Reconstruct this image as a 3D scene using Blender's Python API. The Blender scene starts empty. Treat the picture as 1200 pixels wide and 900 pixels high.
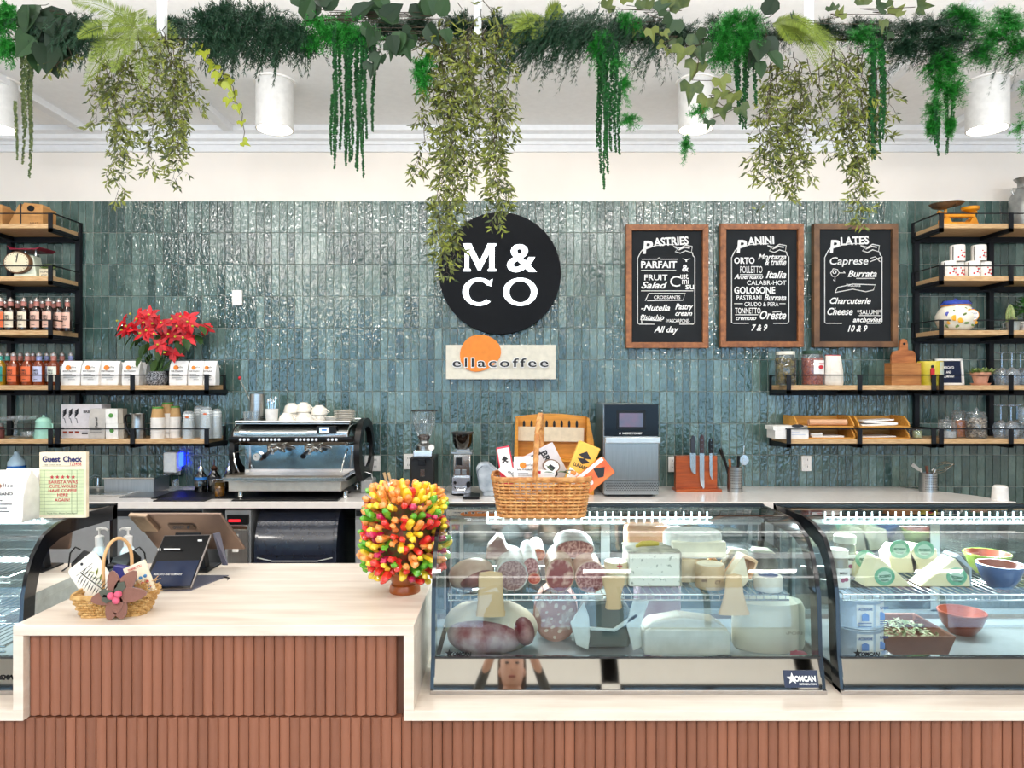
import bpy, math, random
from mathutils import Vector, Matrix, Euler
random.seed(7)
PI = math.pi
SC = bpy.context.scene
COL = SC.collection
FPX = 832.0          # focal length in pixels of the 1200 px wide frame
H = 1.616            # eye height of the camera, metres

# ------------------------------------------------------------------ camera, world, lights, exposure
cam_d = bpy.data.cameras.new('camera'); cam = bpy.data.objects.new('camera', cam_d); COL.objects.link(cam)
cam_d.sensor_width = 36; cam_d.lens = FPX / 1200 * 36; cam_d.clip_start = 0.02
cam.location = (0, 0, H); cam.rotation_euler = (PI / 2, 0, 0)
SC.camera = cam
W = bpy.data.worlds.new('daylight'); SC.world = W; W.use_nodes = True
wn = W.node_tree.nodes; wn['Background'].inputs[0].default_value = (0.64, 0.83, 1.0, 1); wn['Background'].inputs[1].default_value = 3.8

def area(name, loc, rot, sx, sy, power, col=(1, 1, 1), spread=PI):
    l = bpy.data.lights.new(name, 'AREA'); l.shape = 'RECTANGLE'; l.size = sx; l.size_y = sy
    l.energy = power; l.color = col; l.spread = spread
    o = bpy.data.objects.new(name, l); COL.objects.link(o); o.location = loc; o.rotation_euler = rot
    return o
for x in (-3.6, -2.2, -.8, .8, 2.2, 3.6):
    area('added_front_fill', (x, -1.3, 3.2), (math.radians(52), 0, 0), .4, .4, 22, (1, .95, .88))  # unseen fill lamps, added to light the fronts of things
area('added_overhead_fill', (0, 0.7, 3.33), (0, 0, 0), 6.0, .7, 40, (1, .97, .93))  # added soft fill from overhead for the top surfaces
area('added_overhead_fill', (0, 3.2, 3.32), (0, 0, 0), 6.5, .3, 36, (1, .97, .93))  # added overhead fill above the aisle and back counter
area('added_overhead_fill', (0, -2.9, 3.33), (0, 0, 0), 7.5, .5, 60, (1, .97, .93))  # added fill that brightens the inside of the shop front
area('added_uplight', (0, 2.52, 3.02), (math.radians(180 - 38), 0, 0), 7, .12, 48, (1, .97, .94))  # added hidden lamp that brightens the ceiling and upper wall
SC.view_settings.view_transform = 'Standard'; SC.view_settings.look = 'None'
SC.view_settings.exposure = 0.27; SC.view_settings.gamma = 1; SC.view_settings.use_curve_mapping = False
cy = SC.cycles
cy.use_denoising = True; cy.max_bounces = 10; cy.transparent_max_bounces = 32; cy.diffuse_bounces = 4; cy.glossy_bounces = 4
cy.sample_clamp_indirect = 6; cy.caustics_reflective = False; cy.caustics_refractive = False

# ------------------------------------------------------------------ helpers
def lin(h):
    h = h.lstrip('#')
    r = []
    for i in (0, 2, 4):
        c = int(h[i:i + 2], 16) / 255
        r.append(c / 12.92 if c <= .04045 else ((c + .055) / 1.055) ** 2.4)
    return (*r, 1)

MATS = {}
def mat(name, h='888888', rough=.5, metal=0, var=.06, scale=30, h2=None, bump=0, bscale=60, emit=0, island=False,
        stretch=(1, 1, 1), coat=0, trans=0, sheen=0, orand=False, contrast=(.35, .65), alpha=1, spec=.5):
    """procedural principled material: noise mixes colour h with h2 (or a lighter/darker h)"""
    if name in MATS: return MATS[name]
    m = bpy.data.materials.new(name); m.use_nodes = True; MATS[name] = m
    n = m.node_tree.nodes; l = m.node_tree.links; b = n['Principled BSDF']
    tc = n.new('ShaderNodeTexCoord'); mp = n.new('ShaderNodeMapping'); l.new(tc.outputs['Object'], mp.inputs[0])
    mp.inputs['Scale'].default_value = stretch
    nz = n.new('ShaderNodeTexNoise'); nz.inputs['Scale'].default_value = scale; nz.inputs['Detail'].default_value = 4
    l.new(mp.outputs[0], nz.inputs['Vector'])
    a = lin(h); c2 = lin(h2) if h2 else None
    ca = a if c2 else tuple(min(1, x * (1 - var)) for x in a[:3]) + (1,)
    cb = c2 if c2 else tuple(min(1, x * (1 + var)) for x in a[:3]) + (1,)
    r = n.new('ShaderNodeValToRGB'); r.color_ramp.elements[0].color = ca; r.color_ramp.elements[1].color = cb
    r.color_ramp.elements[0].position = contrast[0]; r.color_ramp.elements[1].position = contrast[1]
    if island:
        g = n.new('ShaderNodeNewGeometry'); l.new(g.outputs['Random Per Island'], r.inputs[0])
        r.color_ramp.elements[0].position = 0; r.color_ramp.elements[1].position = 1
    elif orand:
        g = n.new('ShaderNodeObjectInfo'); ad = n.new('ShaderNodeMath'); ad.operation = 'MULTIPLY_ADD'
        ad.inputs[1].default_value = .6; l.new(g.outputs['Random'], ad.inputs[0])
        mu = n.new('ShaderNodeMath'); mu.operation = 'MULTIPLY'; mu.inputs[1].default_value = .4
        l.new(nz.outputs[0], mu.inputs[0]); l.new(mu.outputs[0], ad.inputs[2]); l.new(ad.outputs[0], r.inputs[0])
    else:
        l.new(nz.outputs[0], r.inputs[0])
    l.new(r.outputs[0], b.inputs['Base Color'])
    b.inputs['Roughness'].default_value = rough; b.inputs['Metallic'].default_value = metal
    b.inputs['Specular IOR Level'].default_value = spec
    if coat: b.inputs['Coat Weight'].default_value = coat; b.inputs['Coat Roughness'].default_value = .08
    if trans: b.inputs['Transmission Weight'].default_value = trans
    if sheen: b.inputs['Sheen Weight'].default_value = sheen
    if alpha < 1: b.inputs['Alpha'].default_value = alpha
    if emit:
        l.new(r.outputs[0], b.inputs['Emission Color']); b.inputs['Emission Strength'].default_value = emit
    if bump:
        nb = n.new('ShaderNodeTexNoise'); nb.inputs['Scale'].default_value = bscale; l.new(mp.outputs[0], nb.inputs['Vector'])
        bp = n.new('ShaderNodeBump'); bp.inputs['Strength'].default_value = bump; bp.inputs['Distance'].default_value = .004
        l.new(nb.outputs[0], bp.inputs['Height']); l.new(bp.outputs[0], b.inputs['Normal'])
    return m

def glass(name, h='ffffff', refl=.06, rough=.02, tint=.95, edge=1.0, haze=0):
    """thin pane: sees through, mirrors by Fresnel"""
    if name in MATS: return MATS[name]
    m = bpy.data.materials.new(name); m.use_nodes = True; MATS[name] = m
    n = m.node_tree.nodes; l = m.node_tree.links; n.remove(n['Principled BSDF'])
    t = n.new('ShaderNodeBsdfTransparent'); c = lin(h); t.inputs[0].default_value = (c[0] * tint, c[1] * tint, c[2] * tint, 1)
    g = n.new('ShaderNodeBsdfGlossy'); g.inputs['Roughness'].default_value = rough; g.inputs[0].default_value = (1, 1, 1, 1)
    f = n.new('ShaderNodeFresnel'); f.inputs[0].default_value = 1.45
    ma = n.new('ShaderNodeMath'); ma.operation = 'MULTIPLY_ADD'; ma.inputs[1].default_value = edge; ma.inputs[2].default_value = refl; ma.use_clamp = True
    l.new(f.outputs[0], ma.inputs[0])
    mx = n.new('ShaderNodeMixShader'); l.new(ma.outputs[0], mx.inputs[0]); l.new(t.outputs[0], mx.inputs[1]); l.new(g.outputs[0], mx.inputs[2])
    out = mx
    if haze:
        df = n.new('ShaderNodeBsdfDiffuse'); df.inputs[0].default_value = (.85, .92, .96, 1); m2 = n.new('ShaderNodeMixShader'); m2.inputs[0].default_value = haze
        l.new(mx.outputs[0], m2.inputs[1]); l.new(df.outputs[0], m2.inputs[2]); out = m2
    l.new(out.outputs[0], n['Material Output'].inputs[0])
    return m

class MB:
    """collects geometry; x and z are read in photo pixels at depth D around the foot (cx, by), depth d in metres"""
    def __init__(s, D=FPX, cx=0, by=0):
        s.k = D / FPX; s.cx = cx; s.by = by; s.v = []; s.f = []; s.m = []; s.mi = 0; s.D = D
    def X(s, px): return (px - s.cx) * s.k
    def Z(s, py): return (s.by - py) * s.k
    def add(s, vs, fs):
        o = len(s.v); s.v += [tuple(v) for v in vs]; s.f += [tuple(i + o for i in f) for f in fs]; s.m += [s.mi] * len(fs)
    def xf(s, i0, M):
        for i in range(i0, len(s.v)): s.v[i] = tuple(M @ Vector(s.v[i]))
    def mbox(s, x0, x1, y0, y1, z0, z1):
        s.add([(x0, y0, z0), (x1, y0, z0), (x1, y1, z0), (x0, y1, z0), (x0, y0, z1), (x1, y0, z1), (x1, y1, z1), (x0, y1, z1)],
              [(0, 3, 2, 1), (4, 5, 6, 7), (0, 1, 5, 4), (1, 2, 6, 5), (2, 3, 7, 6), (3, 0, 4, 7)])
    def bx(s, x0, x1, y0, y1, d0, d1, rot=0, rz=0):
        i0 = len(s.v); X0, X1 = sorted((s.X(x0), s.X(x1))); Z0, Z1 = sorted((s.Z(y0), s.Z(y1)))
        s.mbox(X0, X1, d0, d1, Z0, Z1)
        if rot or rz:
            c = Vector(((X0 + X1) / 2, (d0 + d1) / 2, (Z0 + Z1) / 2))
            s.xf(i0, Matrix.Translation(c) @ Euler((0, math.radians(rot), math.radians(rz))).to_matrix().to_4x4() @ Matrix.Translation(-c))
        return s
    def loops(s, rings, closed=True, cap0=True, cap1=True):
        n = len(rings[0]); vs = [p for r in rings for p in r]; fs = []
        for a in range(len(rings) - 1):
            for b in range(n if closed else n - 1):
                c = (b + 1) % n
                fs.append((a * n + b, a * n + c, (a + 1) * n + c, (a + 1) * n + b))
        if cap0 and closed: fs.append(tuple(range(n))[::-1])
        if cap1 and closed: fs.append(tuple((len(rings) - 1) * n + i for i in range(n)))
        s.add(vs, fs)
    def mlathe(s, x, y, prof, n=20, sy=1, cap0=True, cap1=True, sx=1):
        s.loops([[(x + sx * r * math.cos(2 * PI * i / n), y + sy * r * math.sin(2 * PI * i / n), z) for i in range(n)] for r, z in prof], True, cap0, cap1)
    def lathe(s, px, prof, n=20, d=0, sy=1, cap0=True, cap1=True, sx=1):
        s.mlathe(s.X(px), d, [(max(r, .01) * s.k, s.Z(py)) for r, py in prof], n, sy, cap0, cap1, sx); return s
    def disc(s, px, py, rx, rz, d0, d1, n=24, r2=1, rot=0):
        """solid facing the viewer"""
        X, Z, k = s.X(px), s.Z(py), s.k; ro = math.radians(rot)
        def ring(q, d):
            o = []
            for i in range(n):
                a = 2 * PI * i / n; u = q * rx * k * math.cos(a); w = q * rz * k * math.sin(a)
                o.append((X + u * math.cos(ro) - w * math.sin(ro), d, Z + u * math.sin(ro) + w * math.cos(ro)))
            return o
        s.loops([ring(1, d0), ring(r2, d1)]); return s
    def mtube(s, pts, r, n=6, cap=True):
        pts = [Vector(p) for p in pts]; rs = r if isinstance(r, (list, tuple)) else [r] * len(pts); rings = []
        up = None
        for i, p in enumerate(pts):
            t = (pts[min(i + 1, len(pts) - 1)] - pts[max(i - 1, 0)])
            t = t.normalized() if t.length > 1e-9 else Vector((0, 0, 1))
            if up is None: up = Vector((0, 0, 1)) if abs(t.z) < .9 else Vector((1, 0, 0))
            a = t.cross(up)
            if a.length < 1e-6: a = t.cross(Vector((0, 1, 0)))
            a.normalize(); b = t.cross(a).normalized(); up = -b if (-b).dot(up) > 0 else b
            rings.append([tuple(p + a * (rs[i] * math.cos(2 * PI * j / n)) + b * (rs[i] * math.sin(2 * PI * j / n))) for j in range(n)])
        s.loops(rings, True, cap, cap)
    def tube(s, pts, r, n=6):
        rr = [q * s.k for q in r] if isinstance(r, (list, tuple)) else r * s.k
        s.mtube([(s.X(p[0]), p[2] if len(p) > 2 else 0, s.Z(p[1])) for p in pts], rr, n); return s
    def poly(s, pts, d0, d1):
        P = [(s.X(x), s.Z(y)) for x, y in pts]; n = len(P)
        s.add([(x, d0, z) for x, z in P] + [(x, d1, z) for x, z in P],
              [tuple(range(n)), tuple(range(2 * n - 1, n - 1, -1))] + [(i, i + n, (i + 1) % n + n, (i + 1) % n) for i in range(n)]); return s
    def xprof(s, pts, x0, x1):
        """profile (d, z metres) swept from x0 to x1 in metres"""
        n = len(pts)
        s.add([(x0, d, z) for d, z in pts] + [(x1, d, z) for d, z in pts],
              [tuple(range(n))[::-1], tuple(range(n, 2 * n))] + [(i, (i + 1) % n, (i + 1) % n + n, i + n) for i in range(n)]); return s
    def ball(s, px, py, rx, rz, d=0, ry=None, n=12, m=8, noise=0, rot=0):
        X, Z, k = s.X(px), s.Z(py), s.k; ry = rx if ry is None else ry; i0 = len(s.v); rings = []
        for j in range(1, m):
            a = PI * j / m; rings.append([(math.sin(a) * math.cos(2 * PI * i / n) * (1 + random.uniform(-noise, noise)), math.sin(a) * math.sin(2 * PI * i / n), -math.cos(a) * (1 + random.uniform(-noise, noise))) for i in range(n)])
        vs = [p for r in rings for p in r] + [(0, 0, -1), (0, 0, 1)]; fs = []
        for a in range(m - 2):
            for b in range(n):
                c = (b + 1) % n; fs.append((a * n + b, a * n + c, (a + 1) * n + c, (a + 1) * n + b))
        q = (m - 1) * n
        for b in range(n):
            c = (b + 1) % n; fs += [(q, c, b), (q + 1, (m - 2) * n + b, (m - 2) * n + c)]
        s.add(vs, fs)
        s.xf(i0, Matrix.Translation((X, d, Z)) @ Euler((0, math.radians(rot), 0)).to_matrix().to_4x4() @ Matrix.Diagonal((rx * k, ry * k, rz * k, 1))); return s
    def text(s, t, x0, x1, yb, h, d=-.001, bold=0, shear=0, rot=0, ext=0, sp=1, arc=0):
        """line of writing from x0 to x1, baseline yb, cap height h (pixels)"""
        v, f, (a, b), cap = glyphs(t, bold, shear, sp)
        if b - a < 1e-6: return s
        sx = (x1 - x0) / (b - a); sz = h / cap; ro = math.radians(rot); P = []
        for x, y in v:
            u = (x - a) * sx; w = y * sz
            if arc: w += arc * (1 - ((u / (x1 - x0)) * 2 - 1) ** 2)
            uu = u * math.cos(ro) - w * math.sin(ro); ww = u * math.sin(ro) + w * math.cos(ro)
            P.append((s.X(x0 + uu), s.Z(yb - ww)))
        n = len(P)
        s.add([(x, d, z) for x, z in P], f); return s

GL = {}
def glyphs(t, bold=0, shear=0, sp=1):
    key = (t, bold, shear, sp)
    if key not in GL:
        c = bpy.data.curves.new('t', 'FONT'); c.body = t; c.size = 1; c.offset = bold; c.shear = shear; c.space_character = sp
        c.resolution_u = 3; c.fill_mode = 'BOTH'
        o = bpy.data.objects.new('t', c); me = o.to_mesh()
        v = [(q.co.x, q.co.y) for q in me.vertices]; f = [tuple(p.vertices) for p in me.polygons]
        xs = [q[0] for q in v] or [0]; cap = .73 if not t.islower() else .54
        o.to_mesh_clear(); bpy.data.objects.remove(o); bpy.data.curves.remove(c)
        GL[key] = (v, f, (min(xs), max(xs)), cap)
    return GL[key]

def wpos(px, py, D): return Vector(((px - 600) * D / FPX, D, H - (py - 450) * D / FPX))

def obj(name, mb, m, parent=None, loc=(0, 0, 0), rot=(0, 0, 0), smooth=40, bev=0, sub=0, solid=0, kind=None, label=None):
    me = bpy.data.meshes.new(name); me.from_pydata(mb.v, [], mb.f)
    for q in (m if isinstance(m, (list, tuple)) else [m]): me.materials.append(q)
    if any(mb.m): me.polygons.foreach_set('material_index', mb.m)
    if smooth:
        me.polygons.foreach_set('use_smooth', [True] * len(me.polygons)); me.update()
        if smooth < 180: me.set_sharp_from_angle(angle=math.radians(smooth))
    me.update()
    o = bpy.data.objects.new(name, me); COL.objects.link(o); o.location = loc; o.rotation_euler = rot
    if parent: o.parent = parent
    if solid:
        q = o.modifiers.new('s', 'SOLIDIFY'); q.thickness = solid; q.offset = 0
    if bev:
        q = o.modifiers.new('b', 'BEVEL'); q.width = bev; q.segments = 2; q.limit_method = 'ANGLE'; q.angle_limit = math.radians(40)
    if sub:
        q = o.modifiers.new('u', 'SUBSURF'); q.levels = sub; q.render_levels = sub
    if kind: o['kind'] = kind
    if label: o['label'] = label
    return o

def tag(o, label, cat, group=None, kind=None):
    o['label'] = label; o['category'] = cat
    if group: o['group'] = group
    if kind: o['kind'] = kind
    return o

class T:
    """a thing: an Empty at its foot (pixel cx, by at depth D) and its parts"""
    def __init__(s, name, label, cat, cx, by, D, group=None, rz=0, rx=0):
        s.D, s.cx, s.by = D, cx, by
        s.o = bpy.data.objects.new(name, None); COL.objects.link(s.o); s.o.location = wpos(cx, by, D)
        s.o.rotation_euler = (math.radians(rx), 0, math.radians(rz)); s.o.empty_display_size = .02
        tag(s.o, label, cat, group)
    def mb(s): return MB(s.D, s.cx, s.by)
    def p(s, name, mb, m, parent=None, **kw): return obj(name, mb, m, parent or s.o, **kw)

def S(name, label, cat, cx, by, D, build, m, group=None, rz=0, **kw):
    """a thing that is one mesh; build(mb) fills it"""
    mb = MB(D, cx, by); build(mb)
    o = obj(name, mb, m, None, wpos(cx, by, D), (0, 0, math.radians(rz)), **kw)
    return tag(o, label, cat, group)

def dup(o, parent=None, loc=None, label=None, m=None):
    c = o.copy(); COL.objects.link(c)
    if parent is not None: c.parent = parent
    if loc is not None: c.location = loc
    if label: c['label'] = label
    for ch in [q for q in o.children]: dup(ch, c)
    return c

# common materials
BLACK = mat('black_metal', '15181e', .5, .2, bump=.05, spec=.3)
DARK = mat('black_plastic', '0e0f12', .35, spec=.3)
CHROME = mat('polished_steel', 'd9dad8', .12, 1, var=.03)
STEEL = mat('brushed_steel', 'b4b6b6', .28, 1, scale=8, stretch=(1, 1, 40), var=.1)
STEELX = mat('brushed_steel_flat', 'b0b2b2', .33, 1, scale=6, stretch=(40, 1, 1), var=.08)
WHITE = mat('white_enamel', 'f2f0ec', .35)
PAPERW = mat('white_paper', 'f1efec', .7, bump=.05, bscale=40)
INK = mat('dark_ink', '22252b', .7)
OAK = mat('light_oak', 'd9b98c', .5, h2='b98f62', scale=12, stretch=(1.5, 20, 20), bump=.06)
GL1 = glass('clear_glass', 'f4fbfb', .05)
GLJ = glass('jar_glass', 'f6fafc', .05, .05, .98, .5, .07)
ORANGE = mat('orange_print', 'ef8a2c', .6)
# ------------------------------------------------------------------ the setting
def struct(o): o['kind'] = 'structure'; return o
def sbox(name, x0, x1, y0, y1, z0, z1, m, bev=0):
    b = MB(); b.mbox(x0, x1, y0, y1, z0, z1); return struct(obj(name, b, m, bev=bev, smooth=0))
WALLW = mat('warm_white_plaster', 'f3ece4', .8, var=.02, scale=3, bump=.05, bscale=90)
CEILW = mat('ceiling_white', 'f2f2f2', .8, var=.02)
TRIMW = mat('trim_white', 'e9ebee', .5, var=.02)
FLOORM = mat('pale_floor', 'cfc8bd', .4, scale=4, var=.1)
sbox('floor', -6.5, 6.5, -4.2, 5.2, -.1, 0, FLOORM)
sbox('ceiling', -6.5, 6.5, -4.2, 5.2, 3.38, 3.5, CEILW)
WB = sbox('wall_back', -6.5, 6.5, 4.935, 5.15, 0, 3.38, WALLW)
sbox('wall_left', -6.6, -6.5, -4.2, 5.15, 0, 3.38, WALLW)
sbox('wall_right', 6.5, 6.6, -4.2, 5.15, 0, 3.38, WALLW)
# shop front behind the camera: piers, sill and head around open glazed bays
b = MB()
for x in (-6.4, -3.3, -1.1, 1.1, 3.3, 6.4): b.mbox(x - .1, x + .1, -4.2, -4.05, 0, 3.38)
b.mbox(-6.5, 6.5, -4.2, -4.05, 2.55, 3.38); b.mbox(-6.5, 6.5, -4.2, -4.05, 0, .25)
struct(obj('wall_front', b, WALLW, smooth=0))
for i in range(5):
    x0 = (-6.3, -3.2, -1, 1.2, 3.4)[i]; x1 = (-3.4, -1.2, 1, 3.2, 6.3)[i]
    b = MB(); b.mbox(x0, x1, -4.13, -4.12, .25, 2.55); w = struct(obj('window_%d' % (i + 1), b, glass('shop_window_glass', 'e6f2fb', .03), smooth=0))
    b = MB(); f = .05
    for q in ((x0, x0 + f, .25, 2.55), (x1 - f, x1, .25, 2.55), (x0, x1, .25, .25 + f), (x0, x1, 2.5, 2.55), ((x0 + x1) / 2 - .03, (x0 + x1) / 2 + .03, .25, 2.55)): b.mbox(q[0], q[1], -4.16, -4.09, q[2], q[3])
    obj('window_frame', b, BLACK, w, smooth=0)
# crown moulding on the back wall
b = MB(); b.xprof([(4.935, 3.27), (4.90, 3.27), (4.895, 3.29), (4.87, 3.30), (4.865, 3.33), (4.83, 3.345), (4.825, 3.38), (4.935, 3.38)], -6.5, 6.5)
struct(obj('trim_1', b, TRIMW, smooth=30))
b = MB(); b.xprof([(4.935, 3.225), (4.915, 3.225), (4.915, 3.27), (4.935, 3.27)], -6.5, 6.5)
struct(obj('trim_2', b, TRIMW, smooth=0))
# ceiling beams running towards the wall
n = 3
for x in (-4.6, -2.93, -1.93, 2.15, 2.98, 4.6):
    sbox('trim_%d' % n, x - .035, x + .035, -4, 4.83, 3.335, 3.38, TRIMW, bev=.004); n += 1
sbox('trim_%d' % n, -6.5, 6.5, 2.9, 3.06, 3.33, 3.38, TRIMW, bev=.004)

# glazed wall tiles: cell colour comes from the tile's own place on the wall
def tilemat():
    m = bpy.data.materials.new('teal_glazed_tile'); m.use_nodes = True; n = m.node_tree.nodes; l = m.node_tree.links; b = n['Principled BSDF']
    g = n.new('ShaderNodeNewGeometry'); mp = n.new('ShaderNodeVectorMath'); mp.operation = 'MULTIPLY'
    mp.inputs[1].default_value = (1 / TW, 0, 1 / TH); l.new(g.outputs['Position'], mp.inputs[0])
    of = n.new('ShaderNodeVectorMath'); of.operation = 'ADD'; of.inputs[1].default_value = (50.0, 0, -TZ / TH + 50); l.new(mp.outputs[0], of.inputs[0])
    fl = n.new('ShaderNodeVectorMath'); fl.operation = 'FLOOR'; l.new(of.outputs[0], fl.inputs[0])
    wn = n.new('ShaderNodeTexWhiteNoise'); wn.noise_dimensions = '3D'; l.new(fl.outputs[0], wn.inputs[0])
    nz = n.new('ShaderNodeTexNoise'); nz.inputs['Scale'].default_value = 9; nz.inputs['Detail'].default_value = 5
    sh = n.new('ShaderNodeVectorMath'); sh.operation = 'MULTIPLY_ADD'; sh.inputs[1].default_value = (1, 1, 1)
    ws = n.new('ShaderNodeVectorMath'); ws.operation = 'SCALE'; ws.inputs['Scale'].default_value = 7; l.new(wn.outputs['Color'], ws.inputs[0])
    l.new(g.outputs['Position'], sh.inputs[0]); l.new(ws.outputs[0], sh.inputs[2]); l.new(sh.outputs[0], nz.inputs['Vector'])
    a = n.new('ShaderNodeMath'); a.operation = 'MULTIPLY_ADD'; a.inputs[1].default_value = .55; l.new(wn.outputs['Value'], a.inputs[0])
    c = n.new('ShaderNodeMath'); c.operation = 'MULTIPLY'; c.inputs[1].default_value = .62; l.new(nz.outputs[0], c.inputs[0]); l.new(c.outputs[0], a.inputs[2])
    r = n.new('ShaderNodeValToRGB'); e = r.color_ramp.elements; e[0].position = .1; e[0].color = lin('22393b'); e[1].position = .95; e[1].color = lin('6e8780')
    q = e.new(.5); q.color = lin('3f5a55'); l.new(a.outputs[0], r.inputs[0]); l.new(r.outputs[0], b.inputs['Base Color'])
    b.inputs['Roughness'].default_value = .06; b.inputs['Specular IOR Level'].default_value = 1.0
    n2 = n.new('ShaderNodeTexNoise'); n2.inputs['Scale'].default_value = 48; n2.inputs['Detail'].default_value = 1; n2.inputs['Roughness'].default_value = .6
    m3 = n.new('ShaderNodeVectorMath'); m3.operation = 'MULTIPLY'; m3.inputs[1].default_value = (1.0, 1, .7); l.new(sh.outputs[0], m3.inputs[0]); l.new(m3.outputs[0], n2.inputs['Vector'])
    bp = n.new('ShaderNodeBump'); bp.inputs['Strength'].default_value = 1; bp.inputs['Distance'].default_value = .0042
    l.new(n2.outputs[0], bp.inputs['Height']); l.new(bp.outputs[0], b.inputs['Normal'])
    return m
TW, TH = .0536, .2196; TZ = H + 215 / 169.8 - 20 * TH      # tile pitch; the top row ends at the white plaster
TOPZ = H + 215 / 169.8
TILE = tilemat(); GROUT = mat('pale_grout', 'c9cbc0', .9, var=.1)
b = MB(); b.mbox(-6.5, 6.5, 4.915, 4.935, 0, TOPZ); obj('grout_bed', b, GROUT, WB, smooth=0)
def tileverts(mb, x, z, y=4.915, w=TW - .0034, h=TH - .0036, t=.006, tw=(0, 0)):
    i0 = len(mb.v); e = .0016
    mb.loops([[(-w / 2, 0, 0), (w / 2, 0, 0), (w / 2, 0, h), (-w / 2, 0, h)], [(-w / 2, -t + e, 0), (w / 2, -t + e, 0), (w / 2, -t + e, h), (-w / 2, -t + e, h)],
              [(-w / 2 + e, -t, e), (w / 2 - e, -t, e), (w / 2 - e, -t, h - e), (-w / 2 + e, -t, h - e)]], cap0=False)
    mb.xf(i0, Matrix.Translation((x, y, z)) @ Euler((tw[0], 0, tw[1])).to_matrix().to_4x4())
cells = [(i, j) for i in range(-78, 79) for j in range(0, 14)]
cells.sort(key=lambda c: max(abs((c[0] + .5) * TW) / 1.35, abs((TOPZ - (c[1] + .5) * TH) - 1.95)))
cells2 = [c for c in cells if TOPZ - (c[1] + 1) * TH > .0]
single = mesh_tile = None
tm = MB(); tileverts(tm, 0, 0, 0); tmo = obj('tile', tm, TILE, WB, smooth=0); COUNT = 0
stuffmb = MB(); rr = random.Random(3)
for c in cells2:
    x = (c[0] + .5) * TW; z = TOPZ - (c[1] + 1) * TH + .0013; tw = (rr.gauss(0, .008), rr.gauss(0, .010)); dy = 4.915 - rr.uniform(0, .0015)
    if COUNT < 300:
        o = tmo if COUNT == 0 else tmo.copy()
        if COUNT: COL.objects.link(o)
        o.location = (x, dy, z); o.rotation_euler = (tw[0] * .5, 0, tw[1]); COUNT += 1
    else: tileverts(stuffmb, x, z, dy, tw=(tw[0] * .5, tw[1]))
obj('tile', stuffmb, TILE, WB, smooth=0, kind='stuff')

# ------------------------------------------------------------------ service counter in front
STONE = mat('pale_travertine', 'efe3d5', .28, h2='d8c8b8', scale=3, stretch=(1.2, 9, 9), bump=.02, contrast=(.3, .7))
STONEV = STONE
ZU, ZL, TS = .956, .723, .028
XL, XR, YF, YB = -1.364, -.268, 1.94, 2.615
LEGY = 1.957
ct = bpy.data.objects.new('service_counter', None); COL.objects.link(ct); ct.location = (0, YF, 0)
tag(ct, 'stepped shop counter with pale stone top over ribbed terracotta tiles', 'counter')
def cpart(name, boxes, m, bev=.0015, **kw):
    b = MB()
    for q in boxes: b.mbox(q[0], q[1], q[2] - YF, q[3] - YF, q[4], q[5])
    return obj(name, b, m, ct, smooth=0, bev=bev, **kw)
cpart('raised_top', [(XL, XR, YF, YB, ZU - TS, ZU)], STONE)
cpart('end_panel', [(XL, XL + TS, YF, YB, ZL, ZU - TS)], STONE)
cpart('end_panel', [(XR - TS, XR, YF, YB, ZL, ZU - TS)], STONE)
cpart('lower_top', [(-4, XL + TS, YF, 2.64, ZL - TS, ZL)], STONE)
cpart('lower_top', [(XR - TS, 4, YF, 2.64, ZL - TS, ZL)], STONE)
cpart('counter_body', [(-4, 4, 1.985, 2.6, .02, ZL - TS), (XL + TS, XR - TS, 1.985, 2.6, ZL - TS, ZU - TS)], mat('counter_carcass', '6d4a3a', .8), bev=0)
TERRA = mat('ribbed_terracotta', '955f47', .42, h2='80503b', scale=9, stretch=(1, 1, 1), bump=.12, bscale=50, orand=True, contrast=(.2, .8))
PT = .0282
def flute(mb, x, z0, z1, y=0):
    w = PT - .0016; n = 7
    ring = [(x - w / 2 + w * i / (n - 1), y + .006 - .010 * math.sin(PI * (.08 + .84 * i / (n - 1))) ** .7, 0) for i in range(n)]
    ring = [(x - w / 2, y + .022, 0)] + ring + [(x + w / 2, y + .022, 0)]
    mb.loops([[(a, b_, z0) for a, b_, _ in ring], [(a, b_, z1) for a, b_, _ in ring]])
hU = (ZU - TS) - .7 - .003; hL = .233
fm = []
for h in (hU, hL, .45):
    q = MB(); flute(q, 0, 0, h); fm.append(q)
proto_u = proto_l = None; far = MB()
def putflute(x, z0, h, proto, q):
    loc = (x, 1.963 - YF + random.uniform(0, .0015), z0); rot = (0, 0, random.gauss(0, .02))
    if proto is None: return obj('tile', q, TERRA, ct, loc, rot, smooth=35)
    o = proto.copy(); COL.objects.link(o); o.location = loc; o.rotation_euler = rot; return proto
x = XL + TS + PT / 2 + .001
while x < XR - TS - PT * .4: proto_u = putflute(x, .700, hU, proto_u, fm[0]); x += PT
x = -4 + PT / 2
while x < 4:
    if abs(x) < 1.62: proto_l = putflute(x, .4615, hL, proto_l, fm[1])
    else: flute(far, x, .4615, .4615 + hL, 1.963 - YF)
    flute(far, x, .02, .4585, 1.963 - YF)
    x += PT
obj('tile', far, TERRA, ct, smooth=35, kind='stuff')

# ------------------------------------------------------------------ back counter and cabinets
QTZ = mat('white_quartz', 'ebe6e2', .12, var=.03, scale=25)
CAB = mat('grey_cabinet', '8d9195', .5, var=.03)
bc = bpy.data.objects.new('back_counter', None); COL.objects.link(bc); bc.location = (0, 4.25, 0)
tag(bc, 'long white quartz worktop along the tiled wall', 'counter')
b = MB(); zt = .91
P = [(-4.2, 4.25), (3.02, 4.25), (2.93, 4.5), (2.80, 4.7), (2.62, 4.905), (-4.2, 4.905)]
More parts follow.
